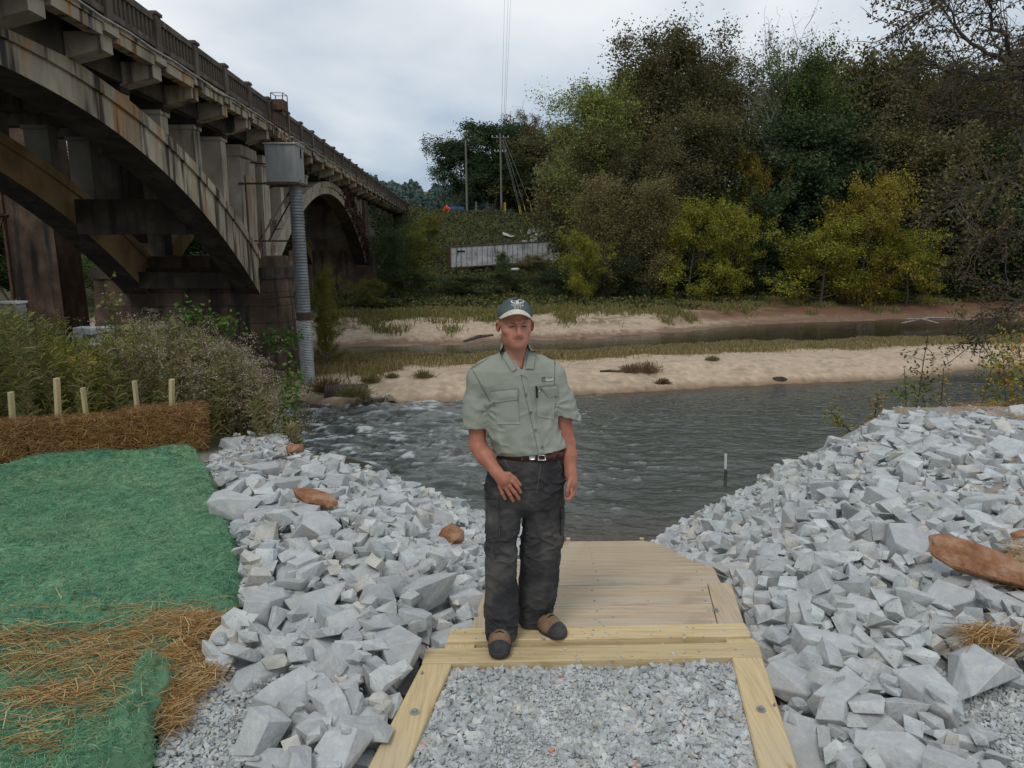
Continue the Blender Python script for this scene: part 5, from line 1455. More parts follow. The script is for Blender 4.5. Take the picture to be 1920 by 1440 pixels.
TPL = {}
def template(key, **k):
    a, b = gen_tree(**k); TPL[key] = (a, b)
template('oak', seed=1, base=.12, width=.50, leaves=32000, leaf=.026, nl=34, up=.1, clump=.036)
template('oak2', seed=2, base=.10, width=.46, leaves=32000, leaf=.025, nl=32, up=.2, clump=.034)
template('tall', seed=3, base=.18, width=.32, leaves=36000, leaf=.0125, nl=38, up=.5, clump=.028)
template('tall2', seed=4, base=.10, width=.34, leaves=38000, leaf=.0125, nl=38, up=.55, clump=.029, bare_top=.10)
template('airy', seed=5, base=.25, width=.34, leaves=17000, leaf=.0135, nl=34, up=.5, clump=.022, bare_top=.15, shape='vase', trunk_r=.013)
template('bare', seed=6, base=.35, width=.30, leaves=900, leaf=.013, nl=40, up=.75, clump=.02, shape='vase', trunk_r=.016, wob=.10, twig=8)
template('bush', seed=7, base=.02, width=.60, leaves=20000, leaf=.022, nl=26, up=.3, clump=.038, trunk_r=.02, wob=.2)
template('bush2', seed=8, base=.03, width=.66, leaves=19000, leaf=.022, nl=22, up=.25, clump=.036, trunk_r=.018, wob=.25)
template('pine', seed=9, base=.25, width=.20, leaves=9000, leaf=.022, nl=40, up=.05, clump=.026, shape='cone')
template('willow', seed=10, base=.03, width=.34, leaves=28000, leaf=.013, nl=40, up=.75, clump=.036, trunk_r=.012)
_mesh_cache = {}
def tree_meshes(key, lf, bark):
    k = (key, lf, bark)
    if k not in _mesh_cache:
        (v, f), (V, F_, T) = TPL[key]
        _mesh_cache[k] = (make_mesh('trunk', v, f, smooth=True, mat=M[bark]), make_mesh('crown', V, F_, tint=T, mat=M[lf]))
    return _mesh_cache[k]
_rt = random.Random(77)
def tree(name, label, cat, px, ytop, y, wpx, key, lf, bark='bark', group=None, ybase=None, rot=None):
    top = at_y(px, ytop, y); x = top[0]
    zb = ground_at(x, y) - .15 if ybase is None else at_y(px, ybase, y)[2]
    h = top[2] - zb
    unitw = {'oak': 1.0, 'oak2': .95, 'tall': .66, 'tall2': .70, 'airy': .78, 'bare': .70, 'bush': 1.15, 'bush2': 1.25, 'pine': .42, 'willow': .72}[key]
    w = wpx / F_PX * y / unitw
    a, b = tree_meshes(key, lf, bark)
    t = thing(name, label, cat, (x, y, zb), group)
    t.rotation_euler = (0, 0, _rt.uniform(0, 6.28) if rot is None else rot); t.scale = (w, w, h)
    link('trunk', a, t); link('crown', b, t)
    return t
G1 = 'wooded far bank trees'
def build_trees():
    T = tree
    # --- the big mass on the right, back rows first
    rows = [
     ('tall_tree', 'tall leafy dark tree behind, just left of the bare topped tree', 1345, 100, 92, 230, 'tall2', 'lf_olive'),
     ('tall_tree', 'tall brown-olive tree with the highest left crown of the wood', 1250, 55, 88, 260, 'tall2', 'lf_olive'),
     ('tall_tree', 'thin leafed tall tree whose brown top stands left of the highest crown', 1205, 92, 84, 170, 'airy', 'lf_brown'),
     ('bare_tree', 'bare pale branching tree rising above the centre of the wood', 1428, 28, 86, 250, 'bare', 'lf_olive'),
     ('bare_tree', 'second bare twiggy tree just right of the tallest bare one', 1478, 62, 88, 150, 'bare', 'lf_olive'),
     ('tall_tree', 'yellow-green topped tree right of the bare trees', 1535, 78, 84, 200, 'tall', 'lf_green'),
     ('tall_tree', 'rounded dark tree between the green topped and the thin right trees', 1610, 105, 90, 240, 'oak2', 'lf_olive'),
     ('tall_tree', 'dull olive tree behind the golden tree of the right bank', 1690, 118, 92, 250, 'tall2', 'lf_olive'),
     ('tall_tree', 'brownish thin tree top near the upper right branches', 1760, 105, 84, 220, 'airy', 'lf_brown'),
     ('tall_tree', 'dark tree filling the wood beneath the upper right branches', 1840, 120, 80, 280, 'tall', 'lf_olive'),
     ('tall_tree', 'dark tree at the right edge of the wood, cut by the photo edge', 1945, 60, 78, 320, 'tall2', 'lf_brown'),
     ('tall_tree', 'bright green leafy tree between the white trunk tree and the wood', 1175, 138, 92, 150, 'oak2', 'lf_green'),
     ('white_trunk_tree', 'slender tree with pale trunk and thin yellow-green crown', 1098, 145, 82, 190, 'tall', 'lf_yg'),
     ('tall_tree', 'olive bushy tree right of the pale trunk tree', 1150, 235, 80, 190, 'tall2', 'lf_olive'),
     ('tall_tree', 'brown tinted tree left of the pale trunk, above the purple bush', 1052, 232, 121, 170, 'oak', 'lf_olive'),
     ('tall_tree', 'dull green droopy tree above the yellow guy wire sleeves', 1010, 275, 120, 170, 'oak2', 'lf_olive'),
     ('tall_tree', 'pale leafless topped tree behind the dark oaks', 1010, 205, 132, 120, 'airy', 'lf_olive'),
     ('dark_oak', 'dark rounded oak left of the tall pole against the sky', 868, 248, 124, 130, 'oak', 'lf_dark'),
     ('dark_oak', 'dark oak with the highest rounded top directly behind the tall pole', 940, 232, 126, 150, 'oak2', 'lf_dark'),
     ('dark_oak', 'smaller dark oak with a brownish top right of the tall pole', 975, 222, 132, 110, 'oak', 'lf_brown'),
     ('dark_oak', 'low dark tree filling the gap under the oaks', 925, 300, 120, 170, 'bush', 'lf_dark'),
     ('dark_oak', 'low dark tree right of the tall pole foot', 1010, 315, 118, 130, 'bush2', 'lf_dark'),
     # middle rows
     ('wood_tree', 'dark green tree in the shade between the two yellow trees', 1455, 250, 76, 230, 'oak', 'lf_dark'),
     ('wood_tree', 'olive tree standing behind the yellow-green tree', 1330, 210, 78, 240, 'tall2', 'lf_olive'),
     ('wood_tree', 'broad olive tree behind the left feathery tree', 1215, 250, 76, 210, 'tall', 'lf_olive'),
     ('wood_tree', 'dark tree in deep shade behind the golden tree', 1570, 215, 78, 250, 'oak2', 'lf_dark'),
     ('wood_tree', 'dark olive tree right of the golden tree', 1700, 230, 76, 260, 'tall', 'lf_olive'),
     ('wood_tree', 'dark tree behind the hanging right branches, lower row', 1815, 250, 74, 260, 'oak', 'lf_olive'),
     ('wood_tree', 'dark tree at the lower right edge of the wood', 1920, 260, 72, 260, 'oak2', 'lf_dark'),
     ('wood_tree', 'small gold leafed tree glowing in the middle of the wood', 1415, 270, 74, 110, 'bush', 'lf_yellow2'),
     ('feathery_tree', 'feathery olive-brown tree leaning at the left end of the wood', 1135, 325, 70, 170, 'willow', 'lf_olive2'),
     ('feathery_tree', 'feathery olive tree just left of the yellow-green tree', 1225, 330, 69, 170, 'willow', 'lf_olive2'),
     ('yellow_tree', 'yellow-green leafy tree in the middle of the far bank', 1300, 372, 67, 180, 'bush2', 'lf_yellow'),
     ('yellow_tree', 'narrow yellow-green tree right of the largest yellow-green one', 1375, 372, 68, 140, 'bush', 'lf_yellow'),
     ('yellow_tree', 'low yellow tree at the left end of the wood above the sand', 1095, 430, 66, 100, 'bush', 'lf_yellow'),
     ('golden_tree', 'golden-orange crowned tree on the right of the far bank', 1630, 322, 68, 200, 'bush2', 'lf_gold'),
     ('golden_tree', 'yellow-green lower tree left of the golden crown', 1550, 400, 67, 190, 'bush', 'lf_yellow'),
     ('golden_tree', 'spreading yellow tree right of the golden crown', 1712, 430, 68, 170, 'bush2', 'lf_yellow'),
     # low dark fill along the bank
     ('dark_shrub', 'dark shrub at the water side under the left feathery tree', 1090, 490, 71, 130, 'bush', 'lf_dark'),
     ('dark_shrub', 'dark shrub between the feathery tree and the yellow-green tree', 1185, 470, 71, 140, 'bush2', 'lf_dark'),
     ('dark_shrub', 'dark shrub under the yellow-green tree', 1290, 455, 72, 150, 'bush', 'lf_dark'),
     ('dark_shrub', 'dark shrub in the gap between the yellow-green and golden trees', 1440, 420, 72, 160, 'bush2', 'lf_dark'),
     ('dark_shrub', 'dark shrub under the golden tree', 1560, 440, 73, 160, 'bush', 'lf_dark'),
     ('dark_shrub', 'dark shrub right of the golden tree foot', 1700, 430, 73, 170, 'bush2', 'lf_dark'),
     ('dark_shrub', 'dark shrub under the hanging branches', 1830, 420, 73, 170, 'bush', 'lf_dark'),
     ('dark_shrub', 'dark shrub at the right photo edge on the far bank', 1930, 400, 73, 170, 'bush2', 'lf_dark'),
     # around the bridge end
     ('bridge_shrub', 'dark green ivy-covered tree hiding the second arch foot', 738, 425, 68, 90, 'tall', 'lf_dark2'),
     ('bridge_shrub', 'yellow-green tree just right of the bridge columns', 765, 425, 72, 110, 'bush', 'lf_yolive'),
     ('bridge_shrub', 'yellowish tree top touching the far end of the parapet', 800, 400, 92, 80, 'bush2', 'lf_yolive'),
     ('bridge_shrub', 'olive bush before the second arch springing, near the water', 690, 520, 60, 90, 'bush', 'lf_yolive'),
     ('bridge_shrub', 'dark shrub on the slope left of the trailer', 775, 500, 68, 120, 'bush2', 'lf_dark2'),
     ('bridge_shrub', 'deep green shrub under the trailer front', 860, 515, 74, 130, 'bush', 'lf_dark2'),
     ('bridge_shrub', 'deep green shrub below the middle of the trailer', 950, 508, 74, 110, 'bush2', 'lf_dark2'),
     ('bridge_shrub', 'dark shrub at the right below the trailer', 1035, 500, 73, 110, 'bush', 'lf_dark'),
     ('bridge_shrub', 'green sapling growing in front of the trailer side', 944, 470, 78, 38, 'tall', 'lf_green'),
     ('bridge_shrub', 'dark shrub under the trailer, middle of the slope', 700, 560, 61, 110, 'bush2', 'lf_dark'),
     ('bridge_shrub', 'brown-green brush hiding the lower right half of the trailer side', 1000, 474, 81, 95, 'bush2', 'lf_olive2'),
     ('purple_bush', 'purple-brown bush beside the white shed', 1050, 362, 112, 75, 'bush', 'lf_purple'),
     ('pipe_tree', 'slim yellow-green tree growing right beside the corrugated pipe', 603, 500, 36, 62, 'tall', 'lf_yolive'),
     ('pipe_tree', 'low bright green bush at the foot of the corrugated pipe tree', 612, 575, 37, 78, 'bush2', 'lf_yolive'),
     # left side beyond the bridge
     ('left_tree', 'green tree beyond the bridge seen under the near arch, left', -60, 250, 62, 330, 'tall2', 'lf_green'),
     ('left_tree', 'bright green tree seen between the pillar and the far rib', 185, 440, 58, 150, 'bush', 'lf_green'),
     ('left_tree', 'dark green tree beyond the truss at the left edge', 20, 330, 64, 240, 'oak', 'lf_dark2'),
     ('left_tree', 'dark tree beyond the bridge behind the pillar', 120, 300, 66, 240, 'oak2', 'lf_dark2'),
     ('left_tree', 'dark tree beyond the bridge behind the river pier', 330, 330, 74, 260, 'oak', 'lf_dark2'),
     ('left_tree', 'dark tree filling the view under the second arch', 600, 400, 100, 200, 'oak2', 'lf_dark2'),
     ('left_tree', 'dark tree behind the pier shafts', 460, 380, 88, 240, 'oak', 'lf_dark2'),
     ('left_tree', 'olive tree beyond the bridge, left of the far rib foot', 240, 470, 48, 180, 'bush2', 'lf_dark2'),
    ]
    for (nm, lab, px, yt, y, w, key, lf) in rows:
        cat = 'shrub' if ('shrub' in nm or 'bush' in lab.split(' ')[0:4] or nm == 'purple_bush') else 'tree'
        T(nm, lab, cat, px, yt, y, w, key, lf, bark='bark_pale' if nm in ('white_trunk_tree', 'bare_tree') else 'bark')
    # the wood goes on behind the first rows: one dense mass
    rs = np.random.RandomState(15)
    n = 100000
    px = rs.uniform(1010, 2250, n)
    out = np.interp(px, [1000, 1060, 1120, 1180, 1240, 1330, 1400, 1480, 1560, 1650, 1750, 1850, 1950, 2250], [345, 300, 230, 150, 105, 135, 175, 165, 130, 145, 150, 150, 130, 120]) + 16 * vnoise(px * .03, 0 * px, seed=23) + 10 * vnoise(px * .11, 0 * px, seed=24)
    y = rs.uniform(96, 112, n); py = out + (520 - out) * rs.rand(n) ** 1.2
    r = np.stack([(px - 960) / F_PX, CP + (720 - py) / F_PX * SP, (720 - py) / F_PX * CP - SP], -1)
    P = r * (y / r[:, 1])[:, None] + np.array([0, 0, CAM_Z]) + rs.normal(0, .8, (n, 3))
    hue = fbm(P[:, 0] * .18, P[:, 2] * .22, P[:, 1] * .1, seed=25)[:, None]
    ct = rs.uniform(.65, 1.3, (n, 1)) * np.where(hue > .12, np.array([1.15, 1.0, .9]), np.where(hue < -.15, np.array([.75, .95, .8]), np.array([1, 1, 1.0])))
    V, F_, Tn = leaf_quads(P, rs.uniform(.35, .75, n), rs, ct, flat=.9)
    o = link('deep_woods', make_mesh('deep_woods', V, F_, tint=Tn, mat=M['lf_olive']), None, 'stuff'); o['label'] = 'dense dark wood filling the space behind the far bank trees'
    # distant wooded ridge, one mass
    rs = np.random.RandomState(5)
    n = 70000
    px = rs.uniform(-150, 1250, n)
    out = np.interp(px, [-200, 690, 715, 745, 780, 800, 830, 850, 1000, 1250], [300, 330, 336, 334, 342, 358, 348, 342, 330, 330]) + 10 * vnoise(px * .06, 0 * px, seed=3) + 5 * vnoise(px * .2, 0 * px, seed=4)
    y = rs.uniform(190, 300, n); py = out + (430 - out) * rs.rand(n) ** 1.3 + (300 - y) * .05
    r = np.stack([(px - 960) / F_PX, CP + (720 - py) / F_PX * SP, (720 - py) / F_PX * CP - SP], -1)
    P = r * (y / r[:, 1])[:, None] + np.array([0, 0, CAM_Z])
    ct = rs.uniform(.7, 1.3, (n, 1)) * np.array([1, 1, 1.0])
    V, F_, Tn = leaf_quads(P, rs.uniform(.7, 1.6, n), rs, ct, flat=.9)
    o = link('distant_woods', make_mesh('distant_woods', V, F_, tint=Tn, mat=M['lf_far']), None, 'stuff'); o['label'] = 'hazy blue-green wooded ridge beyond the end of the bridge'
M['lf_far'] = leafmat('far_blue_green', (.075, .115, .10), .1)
M['lf_yg'] = leafmat('light_yellow_green_leaves', (.19, .21, .055))
M['lf_olive2'] = leafmat('light_olive_leaves', (.19, .165, .07))
M['lf_dark2'] = leafmat('ivy_green_leaves', (.055, .078, .028))
M['lf_yolive'] = leafmat('yellow_olive_leaves', (.15, .15, .030))
M['lf_yellow2'] = leafmat('dull_yellow_leaves', (.17, .14, .025))
build_trees()

# ---------------------------------------------------------------- hillside brush, vine, sand grass
def build_brush():
    rs = np.random.RandomState(6)
    n = 120000
    x = rs.uniform(-34, 60, n); y = rs.uniform(60, 112, n)
    d = y - y3_of(x); k = d > 6.5 + 2 * vnoise(x * .4, y * .4, seed=12); k &= (np.abs(x / y) < .75)
    x, y = x[k], y[k]
    cl = fbm(x * .35, y * .35, seed=13); cl2 = fbm(x * 1.1, y * 1.1, seed=14)
    hgt = .25 + .75 * np.maximum(0, cl + .25) + .5 * np.maximum(0, cl2)
    z = terrain(x, y) + rs.rand(len(x)) ** .6 * hgt
    n = len(x)
    pal = np.array([(.075, .095, .030), (.125, .115, .040), (.050, .062, .022), (.16, .12, .06), (.09, .13, .03), (.13, .10, .075)])
    sel = np.clip((cl * 2.2 + 1.6 + rs.normal(0, .8, n)), 0, 5).astype(int)
    ct = pal[sel] * rs.uniform(.7, 1.3, (n, 1))
    V, F_, Tn = leaf_quads(np.stack([x, y, z], -1), rs.uniform(.18, .42, n), rs, ct, flat=.9)
    o = link('hillside_brush', make_mesh('hillside_brush', V, F_, tint=Tn, mat=M['weed']), None, 'stuff'); o['label'] = 'mixed green and brown brush covering the far slope around the trailer'
    # red creeper over the right half of the second arch
    n = 3200; u = rs.uniform(54.5, 70.5, n); e, i = ext2(u), int2(u)
    z = i - .4 + (e + .5 - i) * rs.rand(n) ** .7 + rs.uniform(-.2, .7, n) * (u > 57); v = rs.uniform(.6, .98, n)
    keep = fbm(u * .8, z * .8, seed=15) + .02 * (u - 60) > .02
    P = np.stack([-8.15 - v - .0638 * u, u, z], -1)[keep]
    V, F_, Tn = leaf_quads(P, rs.uniform(.12, .3, len(P)), rs, rs.uniform(.5, 1.4, (len(P), 1)) * np.array([1, 1, 1.0]), flat=.9)
    o = link('red_creeper', make_mesh('red_creeper', V, F_, tint=Tn, mat=M['lf_red'])); tag(o, 'dark red creeper climbing over the right side of the second arch', 'vine')
    # green creeper hanging on columns beyond
    n = 9000; u = rs.uniform(72, 104, n); z = rs.uniform(-3, 5.9, n) - .03 * (u - 72); v = rs.uniform(.2, 1.0, n)
    keep = fbm(u * .5, z * .6, seed=16) > -.12 + .05 * (z - 3)
    P = np.stack([-8.15 - v - .0638 * u, u, z], -1)[keep]
    V, F_, Tn = leaf_quads(P, rs.uniform(.15, .35, len(P)), rs, rs.uniform(.5, 1.4, (len(P), 1)) * np.array([1, 1, 1.0]), flat=.9)
    o = link('green_creeper', make_mesh('green_creeper', V, F_, tint=Tn, mat=M['lf_dark2'])); tag(o, 'green ivy hanging over the approach columns at the far end of the bridge', 'vine')
    # dry grass on the sand
    def grass(name, x, y, L, W, cols, parent=ground, lift=0.0, up=.85):
        n = len(x); z = terrain(x, y)
        dd = rs.normal(0, .35, (n, 3)); dd[:, 2] = 1; dd /= np.linalg.norm(dd, axis=1)[:, None]
        ln = rs.uniform(*L, n); P = np.stack([x, y, z], -1) + dd * ln[:, None] * .45
        side = np.array([1.0, 0, 0]); ct = np.array(cols)[rs.randint(0, len(cols), n)] * rs.uniform(.75, 1.2, (n, 1))
        V, F_, Tn = strands(P, dd, ln, rs.uniform(*W, n), ct, rs.normal(0, .03, (n, 3)) * ln[:, None] * 3, 2, up=np.array([0, 1.0, 0]))
        return link(name, make_mesh(name, V, F_, tint=Tn, mat=M['weed']), parent, 'stuff')
    n = 110000; x = rs.uniform(-10.5, 36, n); y2 = y2_of(x); y1 = y1_of(x); w = y2 - y1
    y = y2 - w * np.abs(rs.normal(0, .17, n)) - .2; k = (fbm(x * .6, y * .9, seed=17) + rs.normal(0, .15, n) > -.08 + .55 * (y2 - y) / w - .25) & (y > y1 + .5)
    grass('sand_grass', x[k], y[k], (.12, .38), (.012, .03), [(.30, .235, .115), (.22, .17, .075), (.17, .16, .055), (.36, .29, .16)])
    n = 26000; x = rs.uniform(-13, -3, n); y = rs.uniform(30, 46, n); k = (fbm(x * .5, y * .5, seed=18) + rs.normal(0, .12, n) + .16 * (-7.2 - x) > .12) & (y > y1_of(x) + .3) & (y < y2_of(x) - .3)
    grass('bar_grass', x[k], y[k], (.15, .5), (.012, .03), [(.28, .20, .09), (.20, .13, .07), (.14, .15, .045), (.32, .25, .12)])
    n = 60000; x = rs.uniform(-14, 45, n); y = y3_of(x) + rs.uniform(1.5, 11, n); dd = y - y3_of(x)
    k = fbm(x * .5, y * .5, seed=19) + rs.normal(0, .12, n) + .12 * (dd - 6.5) > .05
    grass('bank_grass', x[k], y[k], (.2, .6), (.025, .05), [(.16, .17, .05), (.24, .19, .085), (.11, .14, .035), (.20, .14, .07)])
    # separate tufts that read as plants on the bar
    tufts = [(1181, 690, .55, 'brown dry tuft on the sand bar, left of the pair beside the man', 'b'), (1212, 690, .75, 'largest brown dry tuft on the sand bar right of the man', 'b'), (1243, 712, .35, 'low brown tuft at the waterline right of the man', 'b'),
             (795, 700, .5, 'olive grass tuft alone on the pale sand hump', 'g'), (695, 708, .5, 'grey-green tuft on the left of the sand hump', 'g'), (665, 735, .8, 'green tuft above the dark culvert pipe', 'g'), (612, 725, .9, 'reddish brown brush at the foot of the corrugated pipe', 'r'), (735, 700, .3, 'tiny tuft between the sand hump tufts', 'g'), (1335, 668, .35, 'small tuft on the crest of the sand bar, far right of the man', 'g')]
    for px, py, s, lab, kd in tufts:
        c = at_z(px, py + 8, WATER + .6)
        for _ in range(4): c = at_z(px, py + 8, ground_at(c[0], c[1]))
        n = 500; a = rs.normal(0, 1, (n, 3)); a[:, 2] = np.abs(a[:, 2]) * .8 + .15; a /= np.linalg.norm(a, axis=1)[:, None]
        ln = rs.uniform(.3, .8, n) * s; P = a * ln[:, None] * .5 + rs.normal(0, .28 * s, (n, 3)) * np.array([1, .5, .05])
        cols = {'b': [(.22, .15, .09), (.14, .09, .055), (.30, .22, .14)], 'g': [(.22, .19, .085), (.14, .15, .05), (.28, .22, .11)], 'r': [(.20, .10, .06), (.26, .16, .08), (.14, .12, .05)]}[kd]
        V, F_, Tn = strands(P, a, ln, rs.uniform(.010, .025, n), np.array(cols)[rs.randint(0, 3, n)], None, 2, up=np.array([0, 1.0, 0]))
        o = link('grass_tuft', make_mesh('grass_tuft', V, F_, tint=Tn, mat=M['weed'])); o.location = c; tag(o, lab, 'grass tuft')
build_brush()

# ---------------------------------------------------------------- near weeds on the left bank
def build_weeds():
    rs = np.random.RandomState(8)
    PX = [-300, 0, 60, 110, 150, 200, 250, 290, 330, 370, 410, 450, 480, 510, 530, 548, 560]
    PY = [560, 552, 566, 585, 612, 600, 592, 583, 578, 596, 612, 640, 672, 715, 745, 790, 850]
    Ls, Hs, Ss = [], [], []
    def plant(x, y, H, kind, seedc):
        z0 = ground_at(x, y) - .05
        lean = rs.normal(0, .10, 2)
        k = 7; t = np.linspace(0, 1, k)
        st = np.stack([x + lean[0] * H * t ** 1.6, y + lean[1] * H * t ** 1.6, z0 + H * t], -1)
        for i in range(k - 1): Ss.append((st[i], st[i + 1], .008 * (1 - .6 * t[i])))
        nl = int({'g': 72, 'f': 58, 'y': 70}[kind] * max(.5, H))
        u = rs.rand(nl) ** .8; P = np.stack([np.interp(u, t, st[:, j]) for j in range(3)], -1)
        a = rs.uniform(0, 6.28, nl); el = rs.uniform(.1, .9, nl)
        d = np.stack([np.cos(a) * np.cos(el), np.sin(a) * np.cos(el), np.sin(el)], -1)
        ln = rs.uniform(.08, .20, nl) * (1.15 - .5 * u); P = P + d * ln[:, None] * .5
        cols = {'g': [(.17, .19, .055), (.24, .24, .08), (.12, .15, .04), (.32, .27, .13)], 'f': [(.16, .18, .075), (.22, .20, .095), (.13, .12, .055), (.22, .15, .09)], 'y': [(.20, .21, .04), (.15, .18, .04), (.28, .25, .05), (.12, .13, .03)]}[kind]
        ct = np.array(cols)[rs.randint(0, 4, nl)] * rs.uniform(.7, 1.25, (nl, 1))
        Ls.append((P, d, ln, rs.uniform(.006, .014, nl), ct))
        if kind == 'f':
            for _ in range(rs.randint(5, 10)):
                c = np.array([st[-1][0], st[-1][1], st[-1][2]]) + rs.normal(0, 1, 3) * np.array([.15, .15, .12]); c[2] -= .02
                m = 26; q = c + rs.normal(0, 1, (m, 3)) * np.array([.042, .042, .016])
                Hs.append((q, rs.uniform(.010, .024, m), np.array([(.34, .30, .21), (.25, .20, .14), (.40, .37, .28), (.18, .13, .09)])[rs.randint(0, 4, m)]))
        if kind == 'y' and rs.rand() < .6:
            m = 40; q = st[-1] + rs.normal(0, 1, (m, 3)) * np.array([.05, .05, .06]); Hs.append((q, rs.uniform(.014, .028, m), np.array([(.42, .30, .03), (.30, .26, .05)])[rs.randint(0, 2, m)]))
    def region(n, pxr, kinds, yr, hmul):
        c = 0
        while c < n:
            y = rs.uniform(*yr); px = rs.uniform(*pxr)
            x = at_y(px, 700, y)[0]
            if x > -2.2 - .25 * (y - 8.2) or (y < 7.75 and x > -3): c += .2; continue
            d = BALE_B - BALE_A; 
            if (x - BALE_A[0]) * -d[1] + (y - BALE_A[1]) * d[0] < .75 * np.linalg.norm(d) and x < -2.9: c += .2; continue
            top = at_y(px, np.interp(px, PX, PY) + 6 + abs(rs.normal(0, 22)) + rs.uniform(0, 1) ** 2 * 90, y)[2]
            H = min(top - ground_at(x, y), 2.7) * hmul
            if H < .25: c += .2; continue
            plant(x, y, H, kinds[rs.randint(len(kinds))], 0); c += 1
    region(400, (-180, 250), 'gggyg', (8.0, 13.5), 1.0)
    region(360, (230, 556), 'ffgfg', (8.2, 13.0), 1.0)
    region(70, (90, 200), 'yy', (8.4, 10), .8)
    region(110, (380, 560), 'gf', (7.9, 9.5), .8)
    P = np.concatenate([l[0] for l in Ls]); D = np.concatenate([l[1] for l in Ls]); L_ = np.concatenate([l[2] for l in Ls]); W = np.concatenate([l[3] for l in Ls]); Cc = np.concatenate([l[4] for l in Ls])
    sag = np.zeros_like(P); sag[:, 2] = .12 * L_
    V, F_, Tn = strands(P, D, L_, W, Cc, sag, 2, up=np.array([0.2, 1.0, .1]))
    o = link('weed_thicket', make_mesh('weed_thicket', V, F_, tint=Tn, mat=M['weed']), None, 'stuff'); o['label'] = 'dense thicket of tall weeds and grasses behind the straw bales'
    acc = [[], [], 0]
    for a, b, r in Ss: tube_np(acc, np.array([a, b]), r, r * .85, 3)
    link('weed_stems', make_mesh('weed_stems', np.concatenate(acc[0]), np.concatenate(acc[1]), tint=np.tile([.14, .11, .06], (acc[2], 1)), mat=M['weed']), o, 'stuff')
    Q = np.concatenate([h[0] for h in Hs]); S_ = np.concatenate([h[1] for h in Hs]); Cc = np.concatenate([h[2] for h in Hs])
    V, F_, Tn = leaf_quads(Q, S_, rs, Cc, flat=.6, aspect=.8)
    link('flower_heads', make_mesh('flower_heads', V, F_, tint=Tn, mat=M['weed']), o, 'stuff')
    # broad bright leaved vines poking out
    def sprout(px, py, y, n, s, label, name='leafy_sprout', col=(.09, .165, .035), spread=(.12, .12, .12), stem=1.0, cat='plant'):
        c = at_y(px, py, y); t = thing(name, label, cat, tuple(c))
        q = rs.normal(0, 1, (n, 3)) * np.array(spread)
        ct = np.array(col)[None] * rs.uniform(.7, 1.35, (n, 1)) * (1 + rs.normal(0, .08, (n, 3)))
        V, F_, Tn = leaf_quads(q, s * rs.uniform(.7, 1.3, n), rs, ct, flat=.6, aspect=.8)
        link('leaves', make_mesh('leaves', V, F_, tint=Tn, mat=M['weed']), t)
        acc = [[], [], 0]
        for _ in range(5): tube_np(acc, limb(rs, np.array([rs.normal(0, .05), 0, -stem]), np.array([rs.normal(0, .1), 0, 1]), stem * rs.uniform(.9, 1.15), 6, .06, .02), .008, .003, 4)
        for i in range(min(n, 40)):
            tube_np(acc, np.array([[0, 0, q[i][2] - .08], q[i]]), .004, .002, 3)
        link('stems', make_mesh('stems', np.concatenate(acc[0]), np.concatenate(acc[1]), tint=np.tile([.10, .09, .04], (acc[2], 1)), mat=M['weed']), t)
        return t
    sprout(362, 588, 9.6, 110, .06, 'bright green broad-leaved sprout above the flowering weeds, left one', spread=(.11, .1, .09))
    sprout(427, 608, 9.6, 100, .06, 'bright green broad-leaved sprout above the weeds before the pier', spread=(.10, .1, .08))
    sprout(545, 740, 9.0, 240, .055, 'bright green vine leaves at the right end of the thicket by the water', spread=(.09, .1, .24), stem=.9)
    sprout(528, 640 - 3, 30.0, 220, .16, 'small green spray of leaves beside the pier at pipe height', spread=(.45, .2, .25), stem=.6, name='green_spray')
    sprout(445, 770, 8.6, 260, .05, 'low green leafy weed beside the right bale end', spread=(.22, .12, .14), stem=.4, col=(.10, .13, .04))
    sprout(205, 575, 9.5, 70, .05, 'tall reed like weed sticking up before the arch', spread=(.07, .07, .18), col=(.16, .18, .05), stem=1.4)
    # right bank: thin sapling, golden bush, leaning twigs
    def sapling(px0, py0, px1, py1, y, n, s, cols, label, name='sapling', spread=.16, nb=14, cat='sapling', leafdown=0.0):
        b = at_y(px0, py0, y); b[2] = ground_at(b[0], y) - .05; top = at_y(px1, py1, y)
        t = thing(name, label, cat, tuple(b)); acc = [[], [], 0]
        H = np.linalg.norm(top - b); m = limb(rs, np.zeros(3), (top - b) / H, H, 9, .04, .01); tube_np(acc, m, .014, .004, 5)
        tips = [m[i] for i in range(2, 10)]
        for i in range(nb):
            k = rs.randint(2, 9); w = limb(rs, m[k], rs.normal(0, 1, 3) + np.array([0, 0, .5]), H * rs.uniform(.1, .28) , 4, .2, .02); tube_np(acc, w, .005, .002, 3); tips += [w[1], w[2], w[3], w[4]]
        link('stem', make_mesh('stem', np.concatenate(acc[0]), np.concatenate(acc[1]), mat=M['bark']), t)
        tips = np.array(tips); q = tips[rs.randint(0, len(tips), n)] + rs.normal(0, spread, (n, 3)) * np.array([.5, .5, .5])
        ct = np.array(cols)[rs.randint(0, len(cols), n)] * rs.uniform(.7, 1.3, (n, 1))
        V, F_, Tn = leaf_quads(q, s * rs.uniform(.6, 1.3, n), rs, ct, flat=.8, aspect=.55)
        link('leaves', make_mesh('leaves', V, F_, tint=Tn, mat=M['weed']), t); return t
    GR = [(.12, .15, .03), (.20, .17, .05), (.07, .10, .025)]; YL = [(.36, .27, .035), (.24, .22, .04), (.14, .17, .04), (.40, .20, .04)]
    sapling(1712, 770, 1713, 618, 10.6, 240, .06, GR, 'thin dark-leaved sapling standing alone before the sand bar at the right', spread=.07)
    sapling(1708, 775, 1690, 690, 10.3, 200, .05, [(.10, .17, .03), (.16, .22, .04)], 'low bright green sapling at the foot of the thin dark one', spread=.08)
    sapling(1765, 770, 1775, 690, 10.6, 120, .045, YL, 'sparse pale yellow sapling right of the thin dark sapling', spread=.10)
